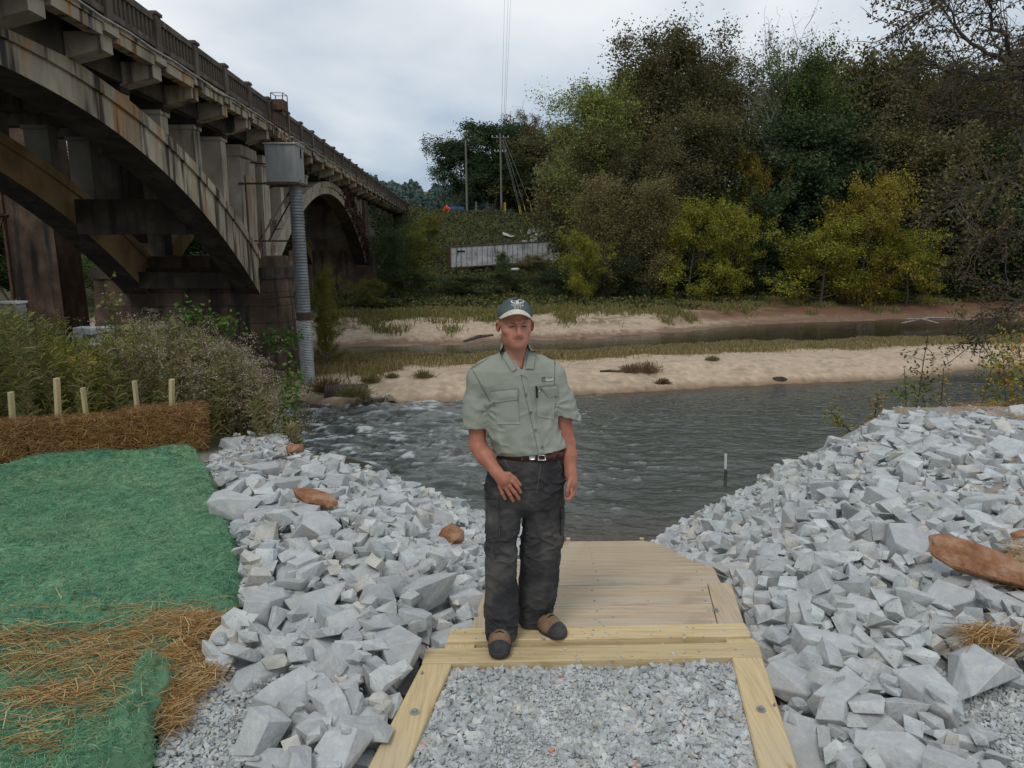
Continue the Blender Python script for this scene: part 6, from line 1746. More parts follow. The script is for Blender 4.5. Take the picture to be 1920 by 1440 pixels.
    sapling(1610, 800, 1560, 760, 10.4, 130, .06, [(.18, .22, .03), (.28, .24, .04)], 'yellow-green sprig leaning left over the water beside the rock crest', spread=.10)
    sapling(1640, 800, 1630, 735, 10.6, 110, .055, YL, 'yellow-brown sprig rising behind the top rocks', spread=.10)
    sapling(1900, 790, 1880, 655, 10.8, 700, .06, YL, 'golden and green leafy bush at the right edge above the stones', name='golden_bush', spread=.26, nb=26, cat='bush')
    sapling(1950, 790, 1935, 640, 11.2, 800, .06, YL + GR, 'dark golden bush cut by the right photo edge', name='golden_bush', spread=.30, nb=26, cat='bush')
    sapling(1830, 785, 1845, 690, 10.9, 260, .05, YL + GR, 'small mixed green and orange bush left of the golden bush', name='golden_bush', spread=.20, nb=18, cat='bush')
build_weeds()

# ---------------------------------------------------------------- overhanging tree at the upper right
def build_overhang():
    rs = np.random.RandomState(19); y = 15.0
    b = at_y(2120, 900, y); b[2] = ground_at(b[0], y) - .3
    t = thing('overhanging_tree', 'sparse autumn tree reaching in from the right photo edge with dark thin branches', 'tree', tuple(b))
    acc = [[], [], 0]; tips = []
    P = lambda px, py, yy=y: at_y(px, py, yy) - b
    trunk = np.array([[0, 0, 0], P(2110, 600), P(2090, 350), P(2040, 180), P(2000, 60), P(1960, -120)]); tube_np(acc, trunk, .20, .07, 8)
    L0 = [[(2060, 260), (1960, 150), (1890, 115), (1830, 95), (1790, 50), (1760, -10)], [(2000, 120), (1900, 90), (1860, 40), (1850, -20)], [(1960, 150), (1880, 150), (1800, 130), (1720, 115)], [(2090, 330), (1990, 235), (1910, 215), (1860, 205), (1800, 215)],
          [(2090, 420), (1980, 340), (1900, 330), (1850, 345), (1790, 390)], [(2100, 500), (1990, 450), (1900, 430), (1840, 455)], [(1960, -20), (1880, -40), (1800, -30), (1740, 20), (1690, 60)], [(2100, 600), (1990, 560), (1910, 560), (1860, 600), (1830, 640)]]
    for li, pl in enumerate(L0):
        yy = y + rs.uniform(-1.5, 1.5); pts = np.array([P(a, c, y + (yy - y) * i / len(pl)) for i, (a, c) in enumerate(pl)])
        # resample
        m = 16; tt = np.linspace(0, len(pts) - 1, m); pts = np.stack([np.interp(tt, range(len(pts)), pts[:, j]) for j in range(3)], -1) + rs.normal(0, .03, (m, 3))
        tube_np(acc, pts, .07 if li < 4 else .045, .012, 5)
        for i in range(3, m):
            for _ in range(3):
                d = pts[i] - pts[i - 1]; d = d / np.linalg.norm(d) + rs.normal(0, .75, 3)
                w = limb(rs, pts[i], d, rs.uniform(.5, 1.3), 6, .16, .01); tube_np(acc, w, .014, .004, 3)
                tips += [(w[3], li), (w[5], li)]
                for _ in range(3):
                    w2 = limb(rs, w[rs.randint(1, 6)], rs.normal(0, 1, 3) + d * .4, rs.uniform(.2, .6), 4, .2, 0); tube_np(acc, w2, .006, .002, 3); tips += [(w2[2], li), (w2[4], li)]
    link('branches', make_mesh('branches', np.concatenate(acc[0]), np.concatenate(acc[1]), mat=M['bark']), t)
    Tp = np.array([a for a, _ in tips]); li = np.array([c for _, c in tips])
    wgt = np.where(li >= 4, 2.2, np.where(li == 3, 1.4, .8)); wgt = wgt / wgt.sum()
    n = 9000; q = Tp[rs.choice(len(Tp), n, p=wgt)] + rs.normal(0, .06, (n, 3))
    ct = np.array([(.095, .085, .035), (.14, .085, .045), (.06, .055, .03), (.15, .13, .045)])[rs.randint(0, 4, n)] * rs.uniform(.7, 1.2, (n, 1))
    V, F_, Tn = leaf_quads(q, .075 * rs.uniform(.6, 1.3, n), rs, ct, flat=.9, aspect=.55)
    link('leaves', make_mesh('leaves', V, F_, tint=Tn, mat=M['weed']), t)
build_overhang()
# ================================================================ THE MAN
class Field:
    def __init__(s, lo, hi, h):
        s.h = h; s.lo = np.array(lo, float); n = np.ceil((np.array(hi) - s.lo) / h).astype(int) + 1
        s.ax = [s.lo[i] + h * np.arange(n[i]) for i in range(3)]
        s.d = np.full(n, 9.0, np.float32)
    def sl(s, lo, hi):
        r = []
        for i in range(3):
            a = int(np.clip(np.floor((lo[i] - s.lo[i]) / s.h), 0, len(s.ax[i]) - 1)); b = int(np.clip(np.ceil((hi[i] - s.lo[i]) / s.h) + 1, a + 1, len(s.ax[i]))); r.append(slice(a, b))
        return tuple(r)
    def grid(s, sl): return np.meshgrid(*[s.ax[i][sl[i]] for i in range(3)], indexing='ij')
    def put(s, f, lo, hi, k=.01, sub=False, pad=.03):
        lo = np.minimum(lo, hi) - pad; hi = np.maximum(np.asarray(lo) + pad, hi) + pad
        sl = s.sl(lo, hi); X, Y, Z = s.grid(sl); v = f(X, Y, Z).astype(np.float32); a = s.d[sl]
        if sub:
            h = np.clip(.5 - .5 * (a + v) / k, 0, 1); s.d[sl] = a * (1 - h) - v * h + k * h * (1 - h)
        else:
            h = np.clip(.5 + .5 * (v - a) / k, 0, 1); s.d[sl] = np.where(a > 5, v, v * (1 - h) + a * h - k * h * (1 - h))
    def cone(s, a, b, r1, r2, k=.01, sub=False):
        a, b = np.asarray(a, float), np.asarray(b, float); ba = b - a; L2 = float(ba @ ba) + 1e-9
        def f(X, Y, Z):
            t = np.clip(((X - a[0]) * ba[0] + (Y - a[1]) * ba[1] + (Z - a[2]) * ba[2]) / L2, 0, 1)
            return np.sqrt((X - a[0] - t * ba[0]) ** 2 + (Y - a[1] - t * ba[1]) ** 2 + (Z - a[2] - t * ba[2]) ** 2) - (r1 + (r2 - r1) * t)
        R = max(r1, r2); s.put(f, np.minimum(a, b) - R, np.maximum(a, b) + R, k, sub, pad=max(.012, 2 * k))
    def chain(s, pts, rs_, k=.008):
        for i in range(len(pts) - 1): s.cone(pts[i], pts[i + 1], rs_[i], rs_[i + 1], k)
    def ell(s, c, r, k=.01, rot=None, sub=False):
        c = np.asarray(c, float); r = np.asarray(r, float); R = np.array(Euler(rot).to_matrix()).T if rot is not None else np.eye(3)
        def f(X, Y, Z):
            x, y, z = X - c[0], Y - c[1], Z - c[2]
            if rot is not None: x, y, z = R[0, 0] * x + R[0, 1] * y + R[0, 2] * z, R[1, 0] * x + R[1, 1] * y + R[1, 2] * z, R[2, 0] * x + R[2, 1] * y + R[2, 2] * z
            k0 = np.sqrt((x / r[0]) ** 2 + (y / r[1]) ** 2 + (z / r[2]) ** 2); k1 = np.sqrt((x / r[0] ** 2) ** 2 + (y / r[1] ** 2) ** 2 + (z / r[2] ** 2) ** 2) + 1e-9
            return k0 * (k0 - 1) / k1
        m = max(r); s.put(f, c - m, c + m, k, sub, pad=max(.012, 2 * k))
    def loft(s, secs, k=.01, p=2.3, sub=False, grow=0.0):
        """secs rows: z, cx, cy, a, b (sorted by z)"""
        S = np.array(sorted(secs)); z0, z1 = S[0, 0], S[-1, 0]
        def f(X, Y, Z):
            cx, cy, a, b = [np.interp(Z, S[:, 0], S[:, j]) for j in (1, 2, 3, 4)]
            a = a + grow; b = b + grow
            q = (np.abs((X - cx) / a) ** p + np.abs((Y - cy) / b) ** p) ** (1 / p)
            return np.maximum((q - 1) * np.minimum(a, b) * .95, np.maximum(Z - z1, z0 - Z))
        lo = [min(S[:, 1] - S[:, 3]), min(S[:, 2] - S[:, 4]), z0]; hi = [max(S[:, 1] + S[:, 3]), max(S[:, 2] + S[:, 4]), z1]
        s.put(f, np.array(lo) - grow, np.array(hi) + grow, k, sub, pad=.03)
    def disp(s, fn):
        m = np.abs(s.d) < .04; i = np.where(m); x = s.ax[0][i[0]]; y = s.ax[1][i[1]]; z = s.ax[2][i[2]]
        s.d[i] += fn(x, y, z).astype(np.float32)
    def nets(s):
        d = s.d; ins = d < 0; n = np.array(d.shape) - 1
        cnt = np.zeros(n, np.int8)
        for dx in (0, 1):
            for dy in (0, 1):
                for dz in (0, 1): cnt += ins[dx:dx + n[0], dy:dy + n[1], dz:dz + n[2]]
        act = (cnt > 0) & (cnt < 8); I = np.argwhere(act); vid = -np.ones(n, np.int32); vid[act] = np.arange(len(I))
        acc = np.zeros((len(I), 3)); num = np.zeros(len(I))
        C = [(a, b, c) for a in (0, 1) for b in (0, 1) for c in (0, 1)]
        val = {c: d[I[:, 0] + c[0], I[:, 1] + c[1], I[:, 2] + c[2]] for c in C}
        for c in C:
            for ax in range(3):
                if c[ax]: continue
                e = list(c); e[ax] = 1; e = tuple(e); a, b = val[c], val[e]; m = (a < 0) != (b < 0)
                t = np.where(m, a / (a - b + 1e-12), 0); pt = np.tile(np.array(c, float), (len(I), 1)); pt[:, ax] = t
                acc[m] += pt[m]; num[m] += 1
        V = s.lo + s.h * (I + acc / num[:, None]); F_ = []
        for ax in range(3):
            o = [0, 1, 2]; o.remove(ax); sa = [slice(1, -1)] * 3; sa[ax] = slice(0, -1); sb = list(sa); sb[ax] = slice(1, None)
            A, B = ins[tuple(sa)], ins[tuple(sb)]; m = A != B; J = np.argwhere(m); off = np.array([1, 1, 1]); off[ax] = 0; J = J + off
            u = np.zeros(3, int); u[o[0]] = 1; w = np.zeros(3, int); w[o[1]] = 1
            g = lambda q: vid[q[:, 0], q[:, 1], q[:, 2]]
            Q = np.stack([g(J - u - w), g(J - w), g(J), g(J - u)], 1); fl = A[m]; 
            if ax == 1: fl = ~fl
            Q[~fl] = Q[~fl][:, ::-1]; F_.append(Q)
        F_ = np.concatenate(F_); F_ = F_[(F_ >= 0).all(1)]
        return V, F_
def W(px, py, y=3.75): return at_y(px, py, y)
def sec(py, cx, hw, b, y): c = W(cx, py, y); e = W(cx + hw, py, y); return (c[2], c[0], y, e[0] - c[0], b)

M['skin'] = mat('sunburnt_skin', (.4, .2, .14), .5, ramp=[(0.3, (.37, .155, .10)), (0.7, (.45, .21, .14))], scale=14, detail=6, tint=True, bump=.12, bscale=120, bdist=.002, spec=.35)
M['shirt'] = mat('sage_shirt_cloth', (.3, .32, .26), .9, ramp=[(0.3, (.245, .262, .215)), (0.7, (.315, .335, .28))], scale=5, detail=8, bump=.25, bscale=90, bdist=.002)
M['shirt_seam'] = mat('shirt_seam', (.15, .165, .135), .9)
M['trouser'] = mat('dark_grey_work_trousers', (.06, .06, .06), .92, ramp=[(0.34, (.022, .022, .025)), (0.5, (.046, .045, .046)), (0.62, (.085, .080, .073)), (0.75, (.15, .135, .115))], scale=4.5, detail=5, bump=.3, bscale=80, bdist=.002)
M['leather'] = mat('brown_boot_leather', (.2, .12, .07), .8, ramp=[(0.3, (.15, .09, .052)), (0.7, (.24, .155, .095))], scale=16, bump=.2, bscale=60, bdist=.002)
M['rubber'] = mat('dark_toe_rubber', (.03, .03, .03), .6, ramp=[(0.3, (.018, .018, .02)), (0.75, (.075, .072, .068))], scale=14, detail=5)
M['cap'] = mat('faded_blue_green_cap', (.06, .1, .11), .92, ramp=[(0.3, (.045, .062, .068)), (0.7, (.10, .125, .13))], scale=9, bump=.2, bscale=150, bdist=.001)
M['brim'] = mat('cream_cap_brim', (.6, .56, .44), .85, ramp=[(0.3, (.52, .48, .38)), (0.7, (.62, .58, .47))], scale=20)
M['embroid'] = mat('white_embroidery', (.55, .55, .48), .8)
M['dark_thread'] = mat('dark_thread', (.015, .018, .018), .9)
M['hair'] = mat('short_greying_hair', (.2, .15, .1), .9, ramp=[(0.35, (.10, .07, .045)), (0.7, (.27, .21, .15))], scale=160, bump=.5, bscale=200, bdist=.002)
M['beltl'] = mat('brown_belt_leather', (.07, .025, .018), .5)
M['silver'] = mat('silver_buckle', (.55, .54, .5), .3, metal=.8)
M['eye'] = mat('shaded_eye', (.055, .04, .036), .35)

def build_man():
    base = W(975, 1200, 3.68); base[2] = .012
    man = thing('person', 'man in grey-green fishing shirt, dark cargo trousers and a blue cap with cream brim', 'man', tuple(base))
    def put(name, V, F_, m, par=man, smooth=True, tint=None, mod=None):
        off = base
        me = make_mesh(name, np.asarray(V) - off if par is man else np.asarray(V) - off, F_, tint=tint, smooth=smooth, mat=m); o = link(name, me, par)
        return o
    HC = W(966, 611, 3.705)
    h = lambda x, y, z: HC + np.array([x, y, z])
    # ------------------------------------------------ body
    parts = []
    f = Field(HC - np.array([.13, .15, .24]), HC + np.array([.13, .15, .17]), .0022)
    f.ell(h(0, .018, .045), (.077, .097, .095), .01)
    f.ell(h(0, -.026, -.010), (.0735, .072, .088), .025)
    f.ell(h(0, -.026, -.066), (.0595, .063, .044), .025)
    f.cone(h(-.050, .005, -.056), h(-.022, -.070, -.089), .020, .018, .022); f.cone(h(.050, .005, -.056), h(.022, -.070, -.089), .020, .018, .022)
    f.ell(h(0, -.082, -.091), (.024, .019, .017), .018)
    for s_ in (-1, 1):
        f.ell(h(s_ * .043, -.068, -.022), (.024, .022, .017), .018)
        f.cone(h(s_ * .012, -.096, .028), h(s_ * .046, -.078, .028), .0095, .0085, .012)
        f.ell(h(s_ * .031, -.098, .008), (.017, .012, .0105), .010, sub=True)
        f.ell(h(s_ * .031, -.082, .008), (.0155, .0125, .0120), .004)
        f.ell(h(s_ * .085, .016, -.001), (.0085, .019, .031), .010, rot=(-.15, s_ * .14, s_ * .7))
        f.ell(h(s_ * .090, .010, .002), (.0040, .009, .016), .005, rot=(-.15, s_ * .14, s_ * .6), sub=True)
        f.ell(h(s_ * .0125, -.105, -.034), (.0085, .010, .0075), .006)
        f.ell(h(s_ * .007, -.111, -.0415), (.0035, .006, .003), .003, sub=True)
        # smile folds
        f.cone(h(s_ * .021, -.104, -.032), h(s_ * .037, -.090, -.048), .0008, .0006, .005, sub=True)
    f.cone(h(0, -.094, .020), h(.001, -.116, -.028), .0080, .0125, .010)
    f.ell(h(0, -.084, -.058), (.044, .022, .030), .030)
    f.cone(h(-.026, -.096, -.0490), h(0, -.1070, -.0515), .0022, .0034, .005); f.cone(h(.026, -.096, -.0490), h(0, -.1070, -.0515), .0022, .0034, .005)
    f.cone(h(-.022, -.097, -.0590), h(0, -.1060, -.0620), .0026, .0044, .006); f.cone(h(.022, -.097, -.0590), h(0, -.1060, -.0620), .0026, .0044, .006)
    for s_ in (-1, 1): f.cone(h(s_ * .034, -.0900, -.0490), h(0, -.1115, -.0560), .0006, .0006, .002, sub=True)
    pass
    f.cone(h(0, .022, -.05), h(.008, .035, -.20), .058, .060, .02)
    f.cone(h(-.034, .0, -.09), h(-.012, -.030, -.20), .014, .014, .03); f.cone(h(.034, .0, -.09), h(.022, -.030, -.20), .014, .014, .03)
    f.disp(lambda x, y, z: .0006 * fbm(x * 60, y * 60, z * 60, seed=201, oct=2))
    hv, hf = f.nets()
    def yaw(v, a):
        v = np.asarray(v) - HC; ca, sa = math.cos(a), math.sin(a); w_ = sstep(-.16, -.09, v[:, 2]); x = v[:, 0] * ca - v[:, 1] * sa; y_ = v[:, 0] * sa + v[:, 1] * ca
        return np.stack([v[:, 0] * (1 - w_) + x * w_, v[:, 1] * (1 - w_) + y_ * w_, v[:, 2]], -1) + HC
    YAW = .155
    hv0 = hv; hv = yaw(hv, YAW); parts.append((hv, hf))
    # torso and legs inside the clothes
    TOR = [sec(652, 970, 24, .055, 3.745), sec(664, 970, 36, .070, 3.75), sec(676, 968, 64, .088, 3.755), sec(692, 967, 80, .105, 3.755), sec(715, 969, 80, .115, 3.755), sec(742, 973, 69, .122, 3.755), sec(780, 979, 63, .125, 3.755), sec(812, 982, 67, .130, 3.755), sec(838, 993, 67, .132, 3.755), sec(850, 997, 64, .125, 3.755), sec(862, 998, 58, .112, 3.755)]
    g = Field([-.32, 3.5, .03], [.40, 4.0, 1.66], .007)
    inner = [(z, cx, cy, a * .93 - .004, b * .93 - .006) for z, cx, cy, a, b in TOR]
    g.loft(inner, .02)
    LEGR = [sec(856, 975, 36, .10, 3.755), sec(900, 949, 36, .105, 3.75), sec(960, 944, 33, .098, 3.735), sec(1015, 941, 27, .085, 3.71), sec(1073, 939, 29.5, .088, 3.69), sec(1110, 941, 30, .086, 3.685), sec(1160, 941, 29, .084, 3.685), sec(1196, 940, 28.5, .086, 3.68)]
    LEGL = [sec(856, 1018, 38, .10, 3.765), sec(900, 1019, 37, .105, 3.77), sec(960, 1019, 37, .100, 3.785), sec(1015, 1015, 37, .095, 3.80), sec(1073, 1010.5, 36.5, .092, 3.81), sec(1110, 1007.5, 34.5, .090, 3.825), sec(1140, 1004, 30, .088, 3.84), sec(1172, 999, 27, .088, 3.85)]
    for lg in (LEGR, LEGL): g.loft([(z, cx, cy, a * .72, b * .72) for z, cx, cy, a, b in lg], .02)
    parts.append(g.nets())
    # right arm (photo left)
    g = Field([-.34, 3.44, .76], [.12, 3.84, 1.60], .0026)
    SH, EL, WR = W(898, 704, 3.76), W(896, 836, 3.735), W(931, 885, 3.60)
    g.cone(SH, W(893, 770, 3.76), .052, .050, .02); g.cone(W(893, 770, 3.76), EL, .050, .042, .02)
    g.cone(EL, EL * .62 + WR * .38, .043, .044, .02); g.cone(EL * .62 + WR * .38, WR, .044, .0285, .02)
    y = 3.585
    PR = W(944, 900, y - .006); g.ell(PR, (.036, .017, .050), .015, rot=(.0, -.62, 0)); g.cone(WR, PR, .028, .026, .02)
    def finger(g, pts, r0, r1, k=.004, rootk=.008):
        rr = np.linspace(r0, r1, len(pts)); g.chain(pts, rr, k)
    finger(g, [W(952, 897, y), W(961, 903, y - .008), W(970, 913, y - .010), W(976, 923, y - .002)], .0122, .0088)
    finger(g, [W(948, 902, y), W(955, 911, y - .010), W(965, 923, y - .012), W(973, 935, y - .002)], .0125, .0092)
    finger(g, [W(942, 905, y), W(947, 914, y - .008), W(956, 928, y - .010), W(962, 939, y)], .0120, .0088)
    finger(g, [W(936, 904, y), W(937, 913, y - .004), W(942, 925, y - .004), W(947, 935, y + .004)], .0110, .0080)
    finger(g, [W(940, 889, y + .005), W(954, 889, y + .002), W(965, 897, y + .004), W(975, 909, y + .010)], .0140, .0090)
    g.disp(lambda x, y, z: .0007 * fbm(x * 50, y * 50, z * 50, seed=203, oct=2)); parts.append(g.nets())
    # left arm (photo right)
    g = Field([.14, 3.52, .76], [.46, 3.86, 1.60], .0026)
    SH, EL, WR = W(1040, 702, 3.76), W(1064, 832, 3.765), W(1070, 887, 3.70)
    g.cone(SH, EL, .050, .041, .02); g.cone(EL, EL * .6 + WR * .4, .041, .040, .02); g.cone(EL * .6 + WR * .4, WR, .040, .028, .02)
    PL = W(1073, 904, 3.685); g.ell(PL, (.022, .036, .046), .015, rot=(-.15, 0, -.5)); g.cone(WR, PL, .028, .024, .02)
    for i, (dx, dy, ln) in enumerate(((-.010, -.030, 1.0), (.000, -.008, 1.05), (.007, .014, 1.0), (.010, .034, .85))):
        r = PL + np.array([dx, dy, -.030]); finger(g, [r, r + np.array([.006, -.006, -.028 * ln]), r + np.array([-.010, -.016, -.048 * ln]), r + np.array([-.026, -.020, -.044 * ln])], .0108, .0082)
    finger(g, [PL + np.array([-.012, -.020, .022]), PL + np.array([-.024, -.038, -.006]), PL + np.array([-.030, -.044, -.034]), PL + np.array([-.028, -.042, -.056])], .0135, .0090)
    g.disp(lambda x, y, z: .0007 * fbm(x * 50, y * 50, z * 50, seed=204, oct=2)); parts.append(g.nets())
    V = np.concatenate([p[0] for p in parts]); Fc = []; n0 = 0
    for v_, f_ in parts: Fc.append(f_ + n0); n0 += len(v_)
    T = np.ones((len(V), 3))
    nh = len(hv); Q = hv0 - HC
    def spot(c, r, col, soft=.5):
        d = np.sqrt((((Q - np.array(c)) / np.array(r)) ** 2).sum(1)); w = sstep(1.0, soft, d)[:, None]; T[:nh] = T[:nh] * (1 - w) + T[:nh] * np.array(col) * w
    spot((0, -.103, -.0500), (.027, .02, .0045), (.82, .66, .66)); spot((0, -.103, -.061), (.023, .02, .0055), (.88, .70, .68))
    [spot((i * .0045, -.10, -.0562 + .0062 * (i / 7) ** 2), (.0050, .05, .0026), (.42, .34, .34), .2) for i in range(-7, 8)]
    for s_ in (-1, 1):
        spot((s_ * .046, -.07, -.024), (.03, .04, .026), (1.08, .86, .84), 0); spot((s_ * .030, -.095, .026), (.022, .02, .0055), (.50, .42, .38), .3)
        spot((s_ * .031, -.094, .0075), (.0150, .018, .0036), (.05, .045, .05), .25); spot((s_ * .031, -.092, -.006), (.016, .02, .005), (.86, .80, .80), .2)  # shade in and below the eye slits painted into the tint
        spot((s_ * .09, 0, -.005), (.02, .03, .035), (1.05, .85, .82), 0)
    spot((0, -.118, -.028), (.017, .02, .018), (1.10, .82, .80), 0)
    T[nh:] *= np.array([.92, .84, .80])
    put('body', V, np.concatenate(Fc), M['skin'], tint=T)
    for s_ in (-1, 1):
        f = Field(HC + np.array([s_ * .031 - .02, -.12, -.01]), HC + np.array([s_ * .031 + .02, -.07, .03]), .0012)
        f.ell(h(s_ * .031, -.0905, .0065), (.0140, .0070, .0034), .002); v_, f_ = f.nets(); v_ = yaw(v_, YAW); eo = put('eye', v_, f_, M['eye'])
        f = Field(HC + np.array([s_ * .031 - .02, -.12, -.01]), HC + np.array([s_ * .031 + .02, -.07, .03]), .0012)
        f.ell(h(s_ * .031, -.0935, .0066), (.0050, .0042, .0030), .002); v_, f_ = f.nets(); v_ = yaw(v_, YAW); put('iris', v_, f_, M['dark_thread'], eo)
        f = Field(HC + np.array([s_ * .031 - .03, -.13, .00]), HC + np.array([s_ * .031 + .03, -.06, .05]), .0015)
        f.cone(h(s_ * .015, -.0985, .0235), h(s_ * .046, -.0845, .0255), .0034, .0022, .003); f.disp(lambda x, y, z: .0012 * fbm(x * 300, y * 300, z * 150, seed=205, oct=2)); v_, f_ = f.nets(); v_ = yaw(v_, YAW); put('eyebrow', v_, f_, M['hair'])
    # hair under the cap
    f = Field(HC - np.array([.11, .13, .07]), HC + np.array([.11, .13, .12]), .003)
    f.ell(h(0, .020, .040), (.0805, .101, .094), .004); f.put(lambda X, Y, Z: .036 * 0 + (-(Y - HC[1]) - .028) + .0 * X, HC - .12, HC + .12, .004) if False else None
    sl = f.sl(HC - .2, HC + .2); X, Y, Z = f.grid(sl)
    cut = np.maximum(-(Y - HC[1]) - .034 - .25 * (Z - HC[2]), (HC[2] - .012 - .25 * (Y - HC[1])) - Z); f.d[sl] = np.maximum(f.d[sl], cut)
    f.disp(lambda x, y, z: .0015 * fbm(x * 120, y * 120, z * 40, seed=206, oct=2)); v_, f_ = f.nets(); v_ = yaw(v_, YAW); put('hair', v_, f_, M['hair'])
    # cap
    f = Field(HC - np.array([.12, .13, .02]), HC + np.array([.12, .14, .17]), .0026)
    f.ell(h(0, .010, .050), (.0885, .108, .091), .004)
    X, Y, Z = f.grid(f.sl(HC - .3, HC + .3)); f.d = np.maximum(f.d, (HC[2] + .043 - .10 * np.maximum(Y - HC[1], 0) + .046 * np.clip(1 - ((X - HC[0]) / .086) ** 2, 0, 1) * sstep(.02, -.03, Y - HC[1])) - Z)
    f.disp(lambda x, y, z: .0012 * np.exp(-(np.abs(np.sin(3 * np.arctan2(y - HC[1], x - HC[0]))) / .06) ** 2) + .0012 * fbm(x * 30, y * 30, z * 30, seed=207, oct=3)); cv, cf = f.nets()
    capo = put('cap_crown', cv, cf, M['cap'])
    U, Vv = np.meshgrid(np.linspace(-1, 1, 33), np.linspace(0, 1, 9)); sq = np.sqrt(np.clip(1 - U ** 2 * .93, 0, 1))
    bx = U * (.0835 - .004 * Vv); by = .010 - .105 * sq - .074 * Vv * np.clip(1 - U ** 2, 0, 1) ** .5; bz = .0445 + .048 * (1 - U ** 2) - .012 * Vv * (1 - .75 * U ** 2) - .003 * Vv
    P = np.stack([bx, by, bz], -1).reshape(-1, 3) + HC; P2 = P - np.array([0, 0, .0035])
    idx = np.arange(U.size).reshape(U.shape); q1 = np.stack([idx[:-1, :-1], idx[:-1, 1:], idx[1:, 1:], idx[1:, :-1]], -1).reshape(-1, 4); n = U.size
    e = [idx[-1, i] for i in range(33)]; rim = [(e[i], e[i + 1], e[i + 1] + n, e[i] + n) for i in range(32)]
    for c in (0, 32): rim += [(idx[i, c], idx[i + 1, c], idx[i + 1, c] + n, idx[i, c] + n) for i in range(8)]
    put('cap_brim', yaw(np.concatenate([P, P2]), .06), np.concatenate([q1, q1[:, ::-1] + n, np.array(rim)]), M['brim'], par=man)
    f = Field(HC - np.array([.01, .01, -.13]), HC + np.array([.01, .025, .155]), .002); f.ell(h(0, .008, .1405), (.007, .007, .004), .002); v_, f_ = f.nets(); put('cap_button', v_, f_, M['cap'], capo)

    # ------------------------------------------------ shirt
    g = Field([-.34, 3.54, 1.02], [.42, 3.95, 1.67], .0042)
    # sleeves
    def sleeve(pts, rads):
        for i in range(len(pts) - 1): g.cone(pts[i], pts[i + 1], rads[i], rads[i + 1], .03)
    A, B = W(900, 709, 3.76), W(886, 822, 3.74); sleeve([W(925, 690, 3.755), A, (A + B) / 2, B], [.060, .062, .065, .070])
    Cc, D = W(1035, 706, 3.76), W(1070, 802, 3.755); sleeve([W(1010, 688, 3.755), Cc, (Cc + D) / 2, D], [.060, .062, .064, .067])
    X, Y, Z = g.grid(g.sl([-9, 0, -9], [9, 9, 9]))
    def cutplane(P0, nrm, region):
        nrm = nrm / np.linalg.norm(nrm); dd = (X - P0[0]) * nrm[0] + (Y - P0[1]) * nrm[1] + (Z - P0[2]) * nrm[2]; g.d[:] = np.where(region, np.maximum(g.d, dd), g.d)
    nR = (B - A); cutplane(W(886, 798, 3.745), np.array([.10, 0, -1.0]), X < W(913, 790, 3.75)[0]); cutplane(W(1064, 778, 3.755), np.array([-.38, 0, -1.0]), X > W(1046, 790, 3.75)[0])
    # hollow hems
    for a_, b_, r_ in ((W(888, 770, 3.745), W(886, 815, 3.745), .0600), (W(1056, 760, 3.755), W(1070, 800, 3.755), .0585)):
        g.cone(a_, b_, r_ * .92, r_ * 1.06, .003, sub=True)
    g.loft(TOR, .025, p=2.25, grow=.003)
    # open collar V
    a, b, c = W(948, 648, 3.62), W(991, 646, 3.62), W(979, 698, 3.62)
    tz = np.clip((Z - c[2]) / (a[2] - c[2]), 0, 1.4)
    tri = np.maximum(np.maximum((c[0] + (a[0] - c[0]) * tz) - X, X - (c[0] + (b[0] - c[0]) * tz)), np.maximum(c[2] - Z, Y - 3.74))
    g.d = np.maximum(g.d, -tri)
    # neck opening on top
    g.cone(h(.004, .03, -.02), h(.006, .038, -.10), .066, .064, .004, sub=True)
    def wr(x, y, z):
        n1 = fbm(x * 7, y * 7, z * 5, seed=211, oct=3); zz = z - 1.07
        w = .0055 * n1 + .004 * (np.abs(fbm(x * 9 + z * 5, y * 8, z * 9 - x * 6, seed=212, oct=2)) - .2)
        # gathers above the belt and at the armpits
        w += .006 * np.sin((x * 60 + 25 * z + 3 * n1)) * sstep(.14, .0, zz) * sstep(-.02, .02, zz)
        for (ax, az, sg) in ((W(915, 765)[0], W(915, 765)[2], 1), (W(1042, 755)[0], W(1042, 755)[2], -1)):
            r = np.hypot(x - ax, z - az); th = np.arctan2(z - az, (x - ax) * sg); w += .0030 * np.sin(th * 5 + 9 * n1) * sstep(.16, .03, r)
        r1 = 1 - np.abs(fbm(x * 6 + z * 6, y * 5, z * 7 - x * 4, seed=213, oct=3)) * 2.4; r2 = 1 - np.abs(fbm(x * 8 - z * 5, y * 5, z * 5 + x * 5, seed=214, oct=3)) * 2.4
        w -= (.0042 * np.maximum(r1, 0) ** 3 + .0038 * np.maximum(r2, 0) ** 3) * (.45 + .8 * sstep(1.45, 1.2, z))
        return w
    g.disp(wr)
    p0, p1 = W(939, 859, 3.64), W(1061, 846, 3.64); g.d = np.maximum(g.d, (p0[2] + (p1[2] - p0[2]) * (X - p0[0]) / (p1[0] - p0[0])) - Z)
    sv, sf = g.nets(); shirt = put('shirt', sv, sf, M['shirt'])
    # ------------------------------------------------ trousers
    g2 = Field([-.20, 3.52, .02], [.34, 4.02, 1.12], .0042)
    WST = [sec(852, 998, 59, .112, 3.755), sec(868, 992, 62, .118, 3.757), sec(890, 986, 69, .124, 3.76), sec(925, 985, 71, .124, 3.765), sec(944, 984, 69, .108, 3.765), sec(956, 983, 56, .07, 3.765), sec(966, 982, 30, .03, 3.765)]
    g2.loft(WST, .02, p=2.5)
    for lg in (LEGR, LEGL): g2.loft(lg[1:], .009, p=2.4)
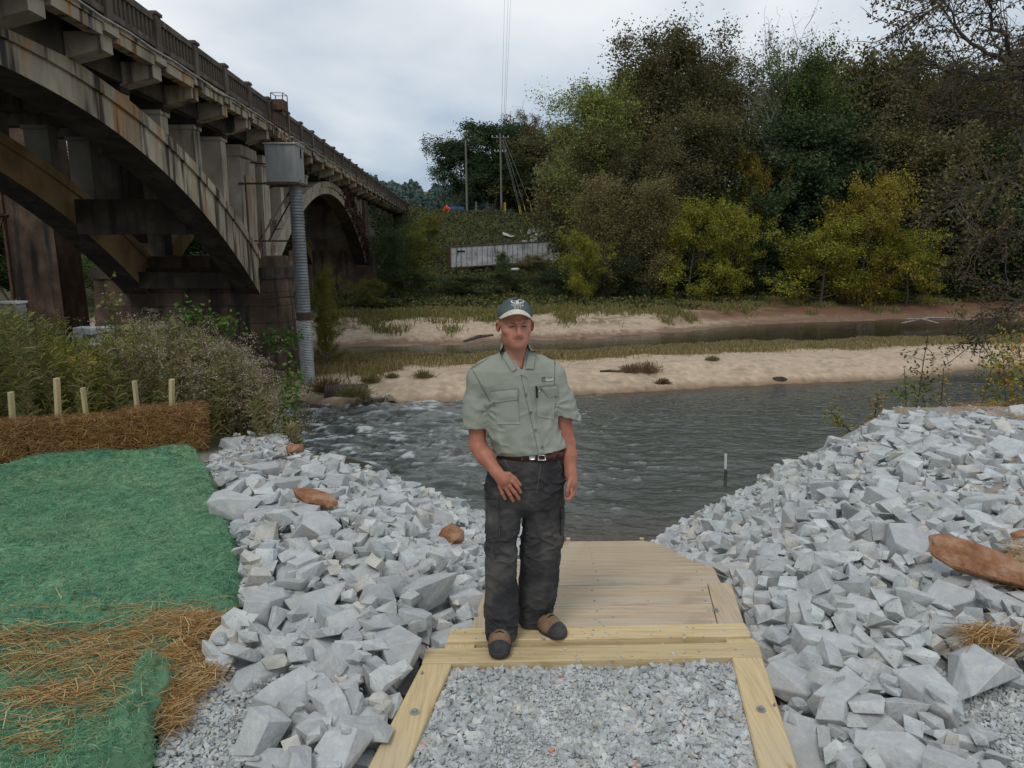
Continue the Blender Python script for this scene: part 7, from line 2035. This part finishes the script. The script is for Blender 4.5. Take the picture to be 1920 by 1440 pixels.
    def wt(x, y, z):
        n1 = fbm(x * 6, y * 6, z * 5, seed=221, oct=3)
        r1 = 1 - np.abs(fbm(x * 7 + z * 6, y * 6, z * 9 - x * 5, seed=222, oct=3)) * 2.4; r2 = 1 - np.abs(fbm(x * 6 - z * 7, y * 6, z * 10 + x * 6, seed=223, oct=3)) * 2.4
        act = .35 + .65 * np.exp(-((z - .55) / .13) ** 2) + .8 * np.exp(-((z - .12) / .09) ** 2) + .5 * np.exp(-((z - .88) / .10) ** 2)
        w = .008 * n1 - (.0085 * np.maximum(r1, 0) ** 3 + .0085 * np.maximum(r2, 0) ** 3) * act + .0030 * np.sin(z * 75 + 26 * x + 9 * n1) * np.exp(-((z - .13) / .07) ** 2)
        return w
    g2.disp(wt)
    X2, Y2, Z2 = g2.grid(g2.sl([-9, 0, -9], [9, 9, 9]))
    tv, tf = g2.nets(); trs = put('trousers', tv, tf, M['trouser'])
    # ------------------------------------------------ belt
    S = np.array(sorted(WST)); zb0, zb1 = W(1000, 864, 3.64)[2], W(1000, 851, 3.64)[2]
    V, Fq = [], []
    nb = 64
    for j, (z, gr) in enumerate(((zb0, .006), (zb0, .010), (zb1, .010), (zb1, .002))):
        cx, a, b = np.interp(z, S[:, 0], S[:, 1]), np.interp(z, S[:, 0], S[:, 3]) + gr, np.interp(z, S[:, 0], S[:, 4]) + gr
        for k in range(nb):
            t = 2 * math.pi * k / nb; c_, s_ = math.cos(t), math.sin(t); V.append((cx + a * np.sign(c_) * abs(c_) ** .8, 3.756 + b * np.sign(s_) * abs(s_) ** .8, z))
    for j in range(3):
        for k in range(nb): Fq.append((j * nb + k, j * nb + (k + 1) % nb, (j + 1) * nb + (k + 1) % nb, (j + 1) * nb + k))
    belt = put('belt', V, np.array(Fq), M['beltl'])
    # ------------------------------------------------ boots
    def boot(heel, toe, ank, lab):
        heel, toe, ank = map(np.array, (heel, toe, ank)); z0 = .012
        lo = np.minimum(heel, toe) - .08; hi = np.maximum(heel, toe) + .08; lo[2] = z0 - .01; hi[2] = ank[2] + .07
        f = Field(lo, hi, .0032); d = toe - heel; d /= np.linalg.norm(d); side = np.array([-d[1], d[0], 0])
        f.cone(heel + d * .042 + [0, 0, .044], toe - d * .11 + [0, 0, .042], .044, .053, .02)
        f.cone(toe - d * .11 + [0, 0, .040], toe - d * .055 + [0, 0, .034], .056, .052, .02)
        f.cone(heel + d * .048 + [0, 0, .06], ank, .045, .048, .02); f.cone(ank, toe - d * .12 + [0, 0, .062], .046, .044, .025)
        f.cone(ank, ank + [0, 0, .05], .043, .046, .01)
        base_d = f.d.copy(); X, Y, Z = f.grid(f.sl([-9] * 3, [9] * 3))
        f.d = np.maximum(base_d, (z0 + .016) - Z); f.disp(lambda x, y, z: .0014 * fbm(x * 40, y * 40, z * 40, seed=231, oct=3)); v_, f_ = f.nets(); b = put('boot', v_, f_, M['leather'])
        low = np.minimum(base_d, 9) - .005
        u = (X - heel[0]) * d[0] + (Y - heel[1]) * d[1]; L = float((toe - heel) @ d)
        f.d = np.maximum(np.maximum(low, z0 - Z), Z - (z0 + .020 + .010 * sstep(L * .6, L, u))); v_, f_ = f.nets(); put('sole', v_, f_, M['rubber'], b)
        f.d = np.maximum(np.maximum(base_d - .0035, (L - .085 + .35 * (Z - z0)) - u), z0 + .012 - Z); v_, f_ = f.nets(); put('toe_cap', v_, f_, M['rubber'], b)
        mb = MB()
        for i in range(4):
            c = toe - d * (.105 + .022 * i); zt = z0 + .100 + .010 * i
            mb.tube([c - side * .024 + [0, 0, zt - .012], c + d * .003 + [0, 0, zt + .002], c + side * .024 + [0, 0, zt - .012]], .0040, 5)
        c = toe - d * .165
        for s_ in (-1, 1): mb.tube([c + [0, 0, z0 + .140], c + side * s_ * .034 + d * .02 + [0, 0, z0 + .140], c + side * s_ * .046 + d * .03 + [0, 0, z0 + .105]], .0036, 5)
        mb.v = [q - base for q in mb.v]; mb.build('lace', M['dark_thread'], b)
        return b
    t1 = at_z(936, 1234, .03); boot((W(938, 1200, 3.76)[0], 3.765, 0), (t1[0], 3.470, 0), (W(939, 1190, 3.70)[0], 3.70, .118), 'r')
    t2 = at_z(1056, 1196, .03); boot((W(985, 1175, 3.90)[0], 3.915, 0), (t2[0] + .005, t2[1] + .015, 0), (W(1000, 1165, 3.87)[0], 3.870, .118), 'l')
    # ------------------------------------------------ sewn details, laid on the cloth surface
    from mathutils.bvhtree import BVHTree
    def bvh(v_, f_): return BVHTree.FromPolygons([tuple(p) for p in v_], [tuple(int(i) for i in q) for q in f_])
    BS, BT, BC = bvh(sv, sf), bvh(tv, tf), bvh(cv, cf); BB = bvh(V, Fq)
    def hit(tree_, px, py):
        r = ray(px, py); r = r / np.linalg.norm(r); o = tree_.ray_cast(Vector((0, 0, CAM_Z)), Vector(r))
        return (np.array(o[0]), np.array(o[1])) if o[0] is not None else (None, None)
    def drape(name, tree_, corners, m, par, th=.003, nu=8, nv=8, puff=0.0, off=0.0):
        c = np.array(corners, float); top = []; bot = []
        last = None
        for j in range(nv + 1):
            for i in range(nu + 1):
                u, v = i / nu, j / nv; q = (c[0] * (1 - u) + c[1] * u) * (1 - v) + (c[3] * (1 - u) + c[2] * u) * v
                p, nn = hit(tree_, q[0], q[1])
                if p is None: p, nn = last if last is not None else (W(q[0], q[1], 3.64), np.array([0, -1.0, 0]))
                last = (p, nn); nn = nn if nn[1] < 0 else -nn; nn = nn * .35 + np.array([0, -1, .1]) * .65; nn /= np.linalg.norm(nn)
                e = min(u, 1 - u, v, 1 - v) * 2; top.append(p + nn * (th + off + puff * (1 - (1 - min(e * 2, 1)) ** 2))); bot.append(p + nn * (off - .002))
        idx = np.arange((nu + 1) * (nv + 1)).reshape(nv + 1, nu + 1); q1 = np.stack([idx[:-1, :-1], idx[:-1, 1:], idx[1:, 1:], idx[1:, :-1]], -1).reshape(-1, 4); n = idx.size
        loop = list(idx[0, :]) + list(idx[1:, -1]) + list(idx[-1, -2::-1]) + list(idx[-2:0:-1, 0])
        rim = np.array([(loop[k], loop[(k + 1) % len(loop)], loop[(k + 1) % len(loop)] + n, loop[k] + n) for k in range(len(loop))])
        return put(name, np.array(top + bot), np.concatenate([q1, rim]), m, par, smooth=True)
    z1 = lambda x, y: (840 + x / 4, 540 + y / 4)
    drape('placket', BS, [z1(548, 650), z1(590, 668), z1(715, 1225), z1(680, 1238)], M['shirt'], shirt, .003, 5, 24)
    drape('pocket', BS, [z1(345, 840), z1(525, 815), z1(540, 1020), z1(370, 1020)], M['shirt'], shirt, .004, 10, 10, puff=.006)
    drape('pocket_flap', BS, [z1(320, 770), z1(528, 752), z1(520, 835), z1(335, 855)], M['shirt'], shirt, .006, 12, 6, puff=.005, off=.006)
    drape('pocket', BS, [z1(655, 750), z1(810, 790), z1(790, 985), z1(665, 960)], M['shirt'], shirt, .004, 10, 10, puff=.006)
    drape('pocket_flap', BS, [z1(690, 735), z1(815, 725), z1(822, 800), z1(745, 818)], M['shirt'], shirt, .006, 12, 6, puff=.007, off=.008)
    drape('yoke_seam', BS, [z1(350, 500), z1(360, 492), z1(175, 612), z1(160, 600)], M['shirt_seam'], shirt, .0008, 3, 14)
    drape('yoke_seam', BS, [z1(650, 485), z1(652, 492), z1(790, 520), z1(785, 510)], M['shirt_seam'], shirt, .0008, 3, 10)
    drape('sleeve_seam', BS, [z1(180, 615), z1(188, 612), z1(318, 850), z1(310, 855)], M['shirt_seam'], shirt, .0008, 2, 16)
    drape('sleeve_seam', BS, [z1(800, 530), z1(806, 532), z1(800, 800), z1(793, 800)], M['shirt_seam'], shirt, .0008, 2, 16)
    drape('placket_seam', BS, [z1(544, 650), z1(549, 650), z1(684, 1238), z1(678, 1240)], M['shirt_seam'], shirt, .0012, 2, 26)
    for q in ((392, 1045),):
        drape('eyelet', BS, [z1(q[0] - 6, q[1] - 6), z1(q[0] + 6, q[1] - 6), z1(q[0] + 6, q[1] + 6), z1(q[0] - 6, q[1] + 6)], M['silver'], shirt, .002, 2, 2)
    for x, y in ((585, 800), (622, 935), (657, 1066), (706, 1195)):
        drape('button', BS, [z1(x - 9, y - 9), z1(x + 9, y - 9), z1(x + 9, y + 9), z1(x - 9, y + 9)], M['shirt_seam'], shirt, .0035, 2, 2, off=.003)
    drape('name_tag', BS, [z1(703, 670), z1(786, 660), z1(787, 692), z1(706, 698)], M['embroid'], shirt, .003, 4, 2, off=.002)
    drape('tag_patch', BS, [z1(704, 668), z1(730, 666), z1(732, 696), z1(707, 699)], M['shirt_seam'], shirt, .004, 2, 2, off=.003)
    for k in range(5): drape('tag_mark', BS, [z1(738 + k * 9, 672 - k), z1(743 + k * 9, 671 - k), z1(744 + k * 9, 687 - k), z1(739 + k * 9, 688 - k)], M['shirt_seam'], shirt, .0042, 1, 1, off=.002)
    drape('pen', BS, [z1(655, 735), z1(668, 735), z1(672, 820), z1(660, 820)], M['dark_thread'], shirt, .008, 2, 5, off=.008)
    drape('pen_clip', BS, [z1(674, 745), z1(682, 745), z1(686, 775), z1(678, 775)], M['silver'], shirt, .009, 1, 3, off=.010)
    # collar flaps: real folded leaves standing a little off the shirt
    for pts in ([z1(372, 462), z1(436, 470), z1(516, 604), z1(480, 626)], [z1(662, 470), z1(602, 470), z1(580, 606), z1(642, 606)]):
        drape('collar', BS, pts, M['shirt'], shirt, .008, 6, 12, puff=.004, off=.002)
    ring = []
    cs = [(-.062, -.016, -.104), (-.066, .025, -.084), (-.048, .075, -.074), (0, .098, -.070), (.050, .078, -.074), (.070, .030, -.086), (.068, -.012, -.106)]
    V3 = []; 
    for (x_, y_, z_) in cs:
        o_ = np.array([x_, y_, 0]) / np.hypot(x_, y_); V3 += [h(x_, y_, z_) + o_ * -.002, h(x_, y_, z_) + o_ * .004, h(x_, y_, z_) + o_ * .022 + np.array([0, 0, -.042]), h(x_, y_, z_) + np.array([0, 0, -.045])]
    Fq2 = []
    for k in range(len(cs) - 1):
        for j in range(4): Fq2.append((k * 4 + j, k * 4 + (j + 1) % 4, (k + 1) * 4 + (j + 1) % 4, (k + 1) * 4 + j))
    co = put('collar_band', V3, np.array(Fq2), M['shirt'], shirt); m_ = co.modifiers.new('round', 'SUBSURF'); m_.levels = 2; m_.render_levels = 2
    # trousers details (zoom 3.43, origin 840,840)
    z2 = lambda x, y: (840 + x / 3.4286, 840 + y / 3.4286)
    drape('cargo_pocket', BT, [z2(250, 330), z2(325, 345), z2(328, 560), z2(245, 580)], M['trouser'], trs, .006, 8, 12, puff=.010)
    drape('cargo_flap', BT, [z2(248, 318), z2(327, 330), z2(326, 372), z2(250, 368)], M['trouser'], trs, .006, 8, 4, puff=.004, off=.010)
    drape('cargo_pocket', BT, [z2(722, 385), z2(745, 375), z2(745, 540), z2(722, 560)], M['trouser'], trs, .008, 4, 10, puff=.010)
    drape('fly_seam', BT, [z2(596, 95), z2(600, 95), z2(574, 285), z2(569, 285)], M['seam_grey'], trs, .001, 1, 18)
    drape('pocket_seam', BT, [z2(352, 62), z2(356, 60), z2(392, 120), z2(387, 124)], M['seam_grey'], trs, .001, 1, 10)
    drape('pocket_seam', BT, [z2(700, 60), z2(704, 62), z2(735, 150), z2(731, 152)], M['seam_grey'], trs, .001, 1, 10)
    for (x0, y0, x1, y1) in ((260, 330, 247, 575), (327, 335, 330, 560), (247, 580, 330, 562), (290, 600, 240, 860)):
        drape('stitch_seam', BT, [z2(x0, y0), z2(x0 + 3, y0), z2(x1 + 3, y1 + 1), z2(x1, y1 + 1)] if abs(x1 - x0) < 60 else [z2(x0, y0), z2(x1, y1), z2(x1, y1 + 3), z2(x0, y0 + 3)], M['seam_grey'], trs, .0075 if x0 != 290 else .001, 1 if abs(x1 - x0) < 60 else 12, 16 if abs(x1 - x0) < 60 else 1)
    for x0 in (470, 700):
        drape('belt_loop', BB, [z2(x0, 40), z2(x0 + 14, 40), z2(x0 + 14, 78), z2(x0, 78)], M['trouser'], trs, .005, 2, 3, off=.002)
    drape('buckle_tip', BB, [z2(520, 48), z2(562, 44), z2(562, 72), z2(524, 76)], M['silver'], belt, .004, 3, 2, off=.003)
    for a_, b_, c_, d_ in ((578, 40, 628, 46), (578, 70, 628, 77), (620, 40, 628, 77), (578, 40, 584, 77)):
        drape('buckle', BB, [z2(a_, b_), z2(c_, b_), z2(c_, d_), z2(a_, d_)], M['silver'], belt, .005, 2, 2, off=.005)
    # cap emblem: pale island disc with dark palms, lettering below
    def capshape(name, poly, m, off):
        V_, ok = [], True
        for px, py in poly:
            p, nn = hit(BC, px, py)
            if p is None: return None
            nn = nn if nn[1] < 0 else -nn; V_.append(p + nn * off)
        cen = np.mean(V_, axis=0); pc, nc = hit(BC, *np.mean(np.array(poly), axis=0)); nc = nc if nc[1] < 0 else -nc
        V_.append(pc + nc * off); n = len(poly); return put(name, V_, np.array([(k, (k + 1) % n, n) for k in range(n)]), m, capo, smooth=False)
    oval = [(970 + 12.5 * math.cos(t), 565.6 + 4.4 * math.sin(t)) for t in np.linspace(0, 2 * math.pi, 29)[:-1]]
    capshape('emblem_disc', oval, M['embroid'], .0012)
    for cx, cy, s_ in ((966, 562.5, 1.0), (974, 561, 1.15)):
        capshape('palm_trunk', [(cx - .5, cy), (cx + .5, cy), (cx + .9, 569), (cx - .3, 569)], M['dark_thread'], .0022)
        for a_ in (-2.9, -2.3, -1.5, -.8, -.25, .35, 2.8):
            L = 6.0 * s_; ex, ey = cx + L * math.cos(a_), cy + L * .62 * math.sin(a_) + 1.2; mx, my = cx + L * .5 * math.cos(a_), cy + L * .5 * .62 * math.sin(a_) - .9
            capshape('palm_frond', [(cx, cy - .4), (mx, my - .5), (ex, ey), (mx, my + .9), (cx, cy + .5)], M['dark_thread'], .0026)
    def lettering(txt, x0, x1, yb, hh):
        cu = bpy.data.curves.new('lettering', 'FONT'); cu.body = txt; cu.size = 1; cu.offset = .02; cu.resolution_u = 3; ob = bpy.data.objects.new('lettering_tmp', cu); COL.objects.link(ob)
        bpy.context.view_layer.update(); dg = bpy.context.evaluated_depsgraph_get(); me = bpy.data.meshes.new_from_object(ob.evaluated_get(dg)); bpy.data.objects.remove(ob)
        bm = bmesh.new(); bm.from_mesh(me); bmesh.ops.triangulate(bm, faces=bm.faces); bm.to_mesh(me); bm.free()
        P = np.array([v.co[:] for v in me.vertices]); xs = (P[:, 0] - P[:, 0].min()) / np.ptp(P[:, 0]); ys = (P[:, 1] - P[:, 1].min()) / np.ptp(P[:, 1])
        for v, a_, b_ in zip(me.vertices, xs, ys):
            py = yb - b_ * hh - 1.0 * (1 - (2 * a_ - 1) ** 2) * 0; p, nn = hit(BC, x0 + (x1 - x0) * a_, py)
            if p is not None: nn = nn if nn[1] < 0 else -nn; v.co = p + nn * .0016 - base
        me.materials.append(M['embroid']); link('lettering', me, capo)
    lettering('TORTOLA', 958.5, 981.5, 574.6, 3.7); lettering('B V I', 964.5, 976.5, 578.2, 2.6)
M['seam_grey'] = mat('pale_stitching', (.11, .11, .11), .9)
build_man()
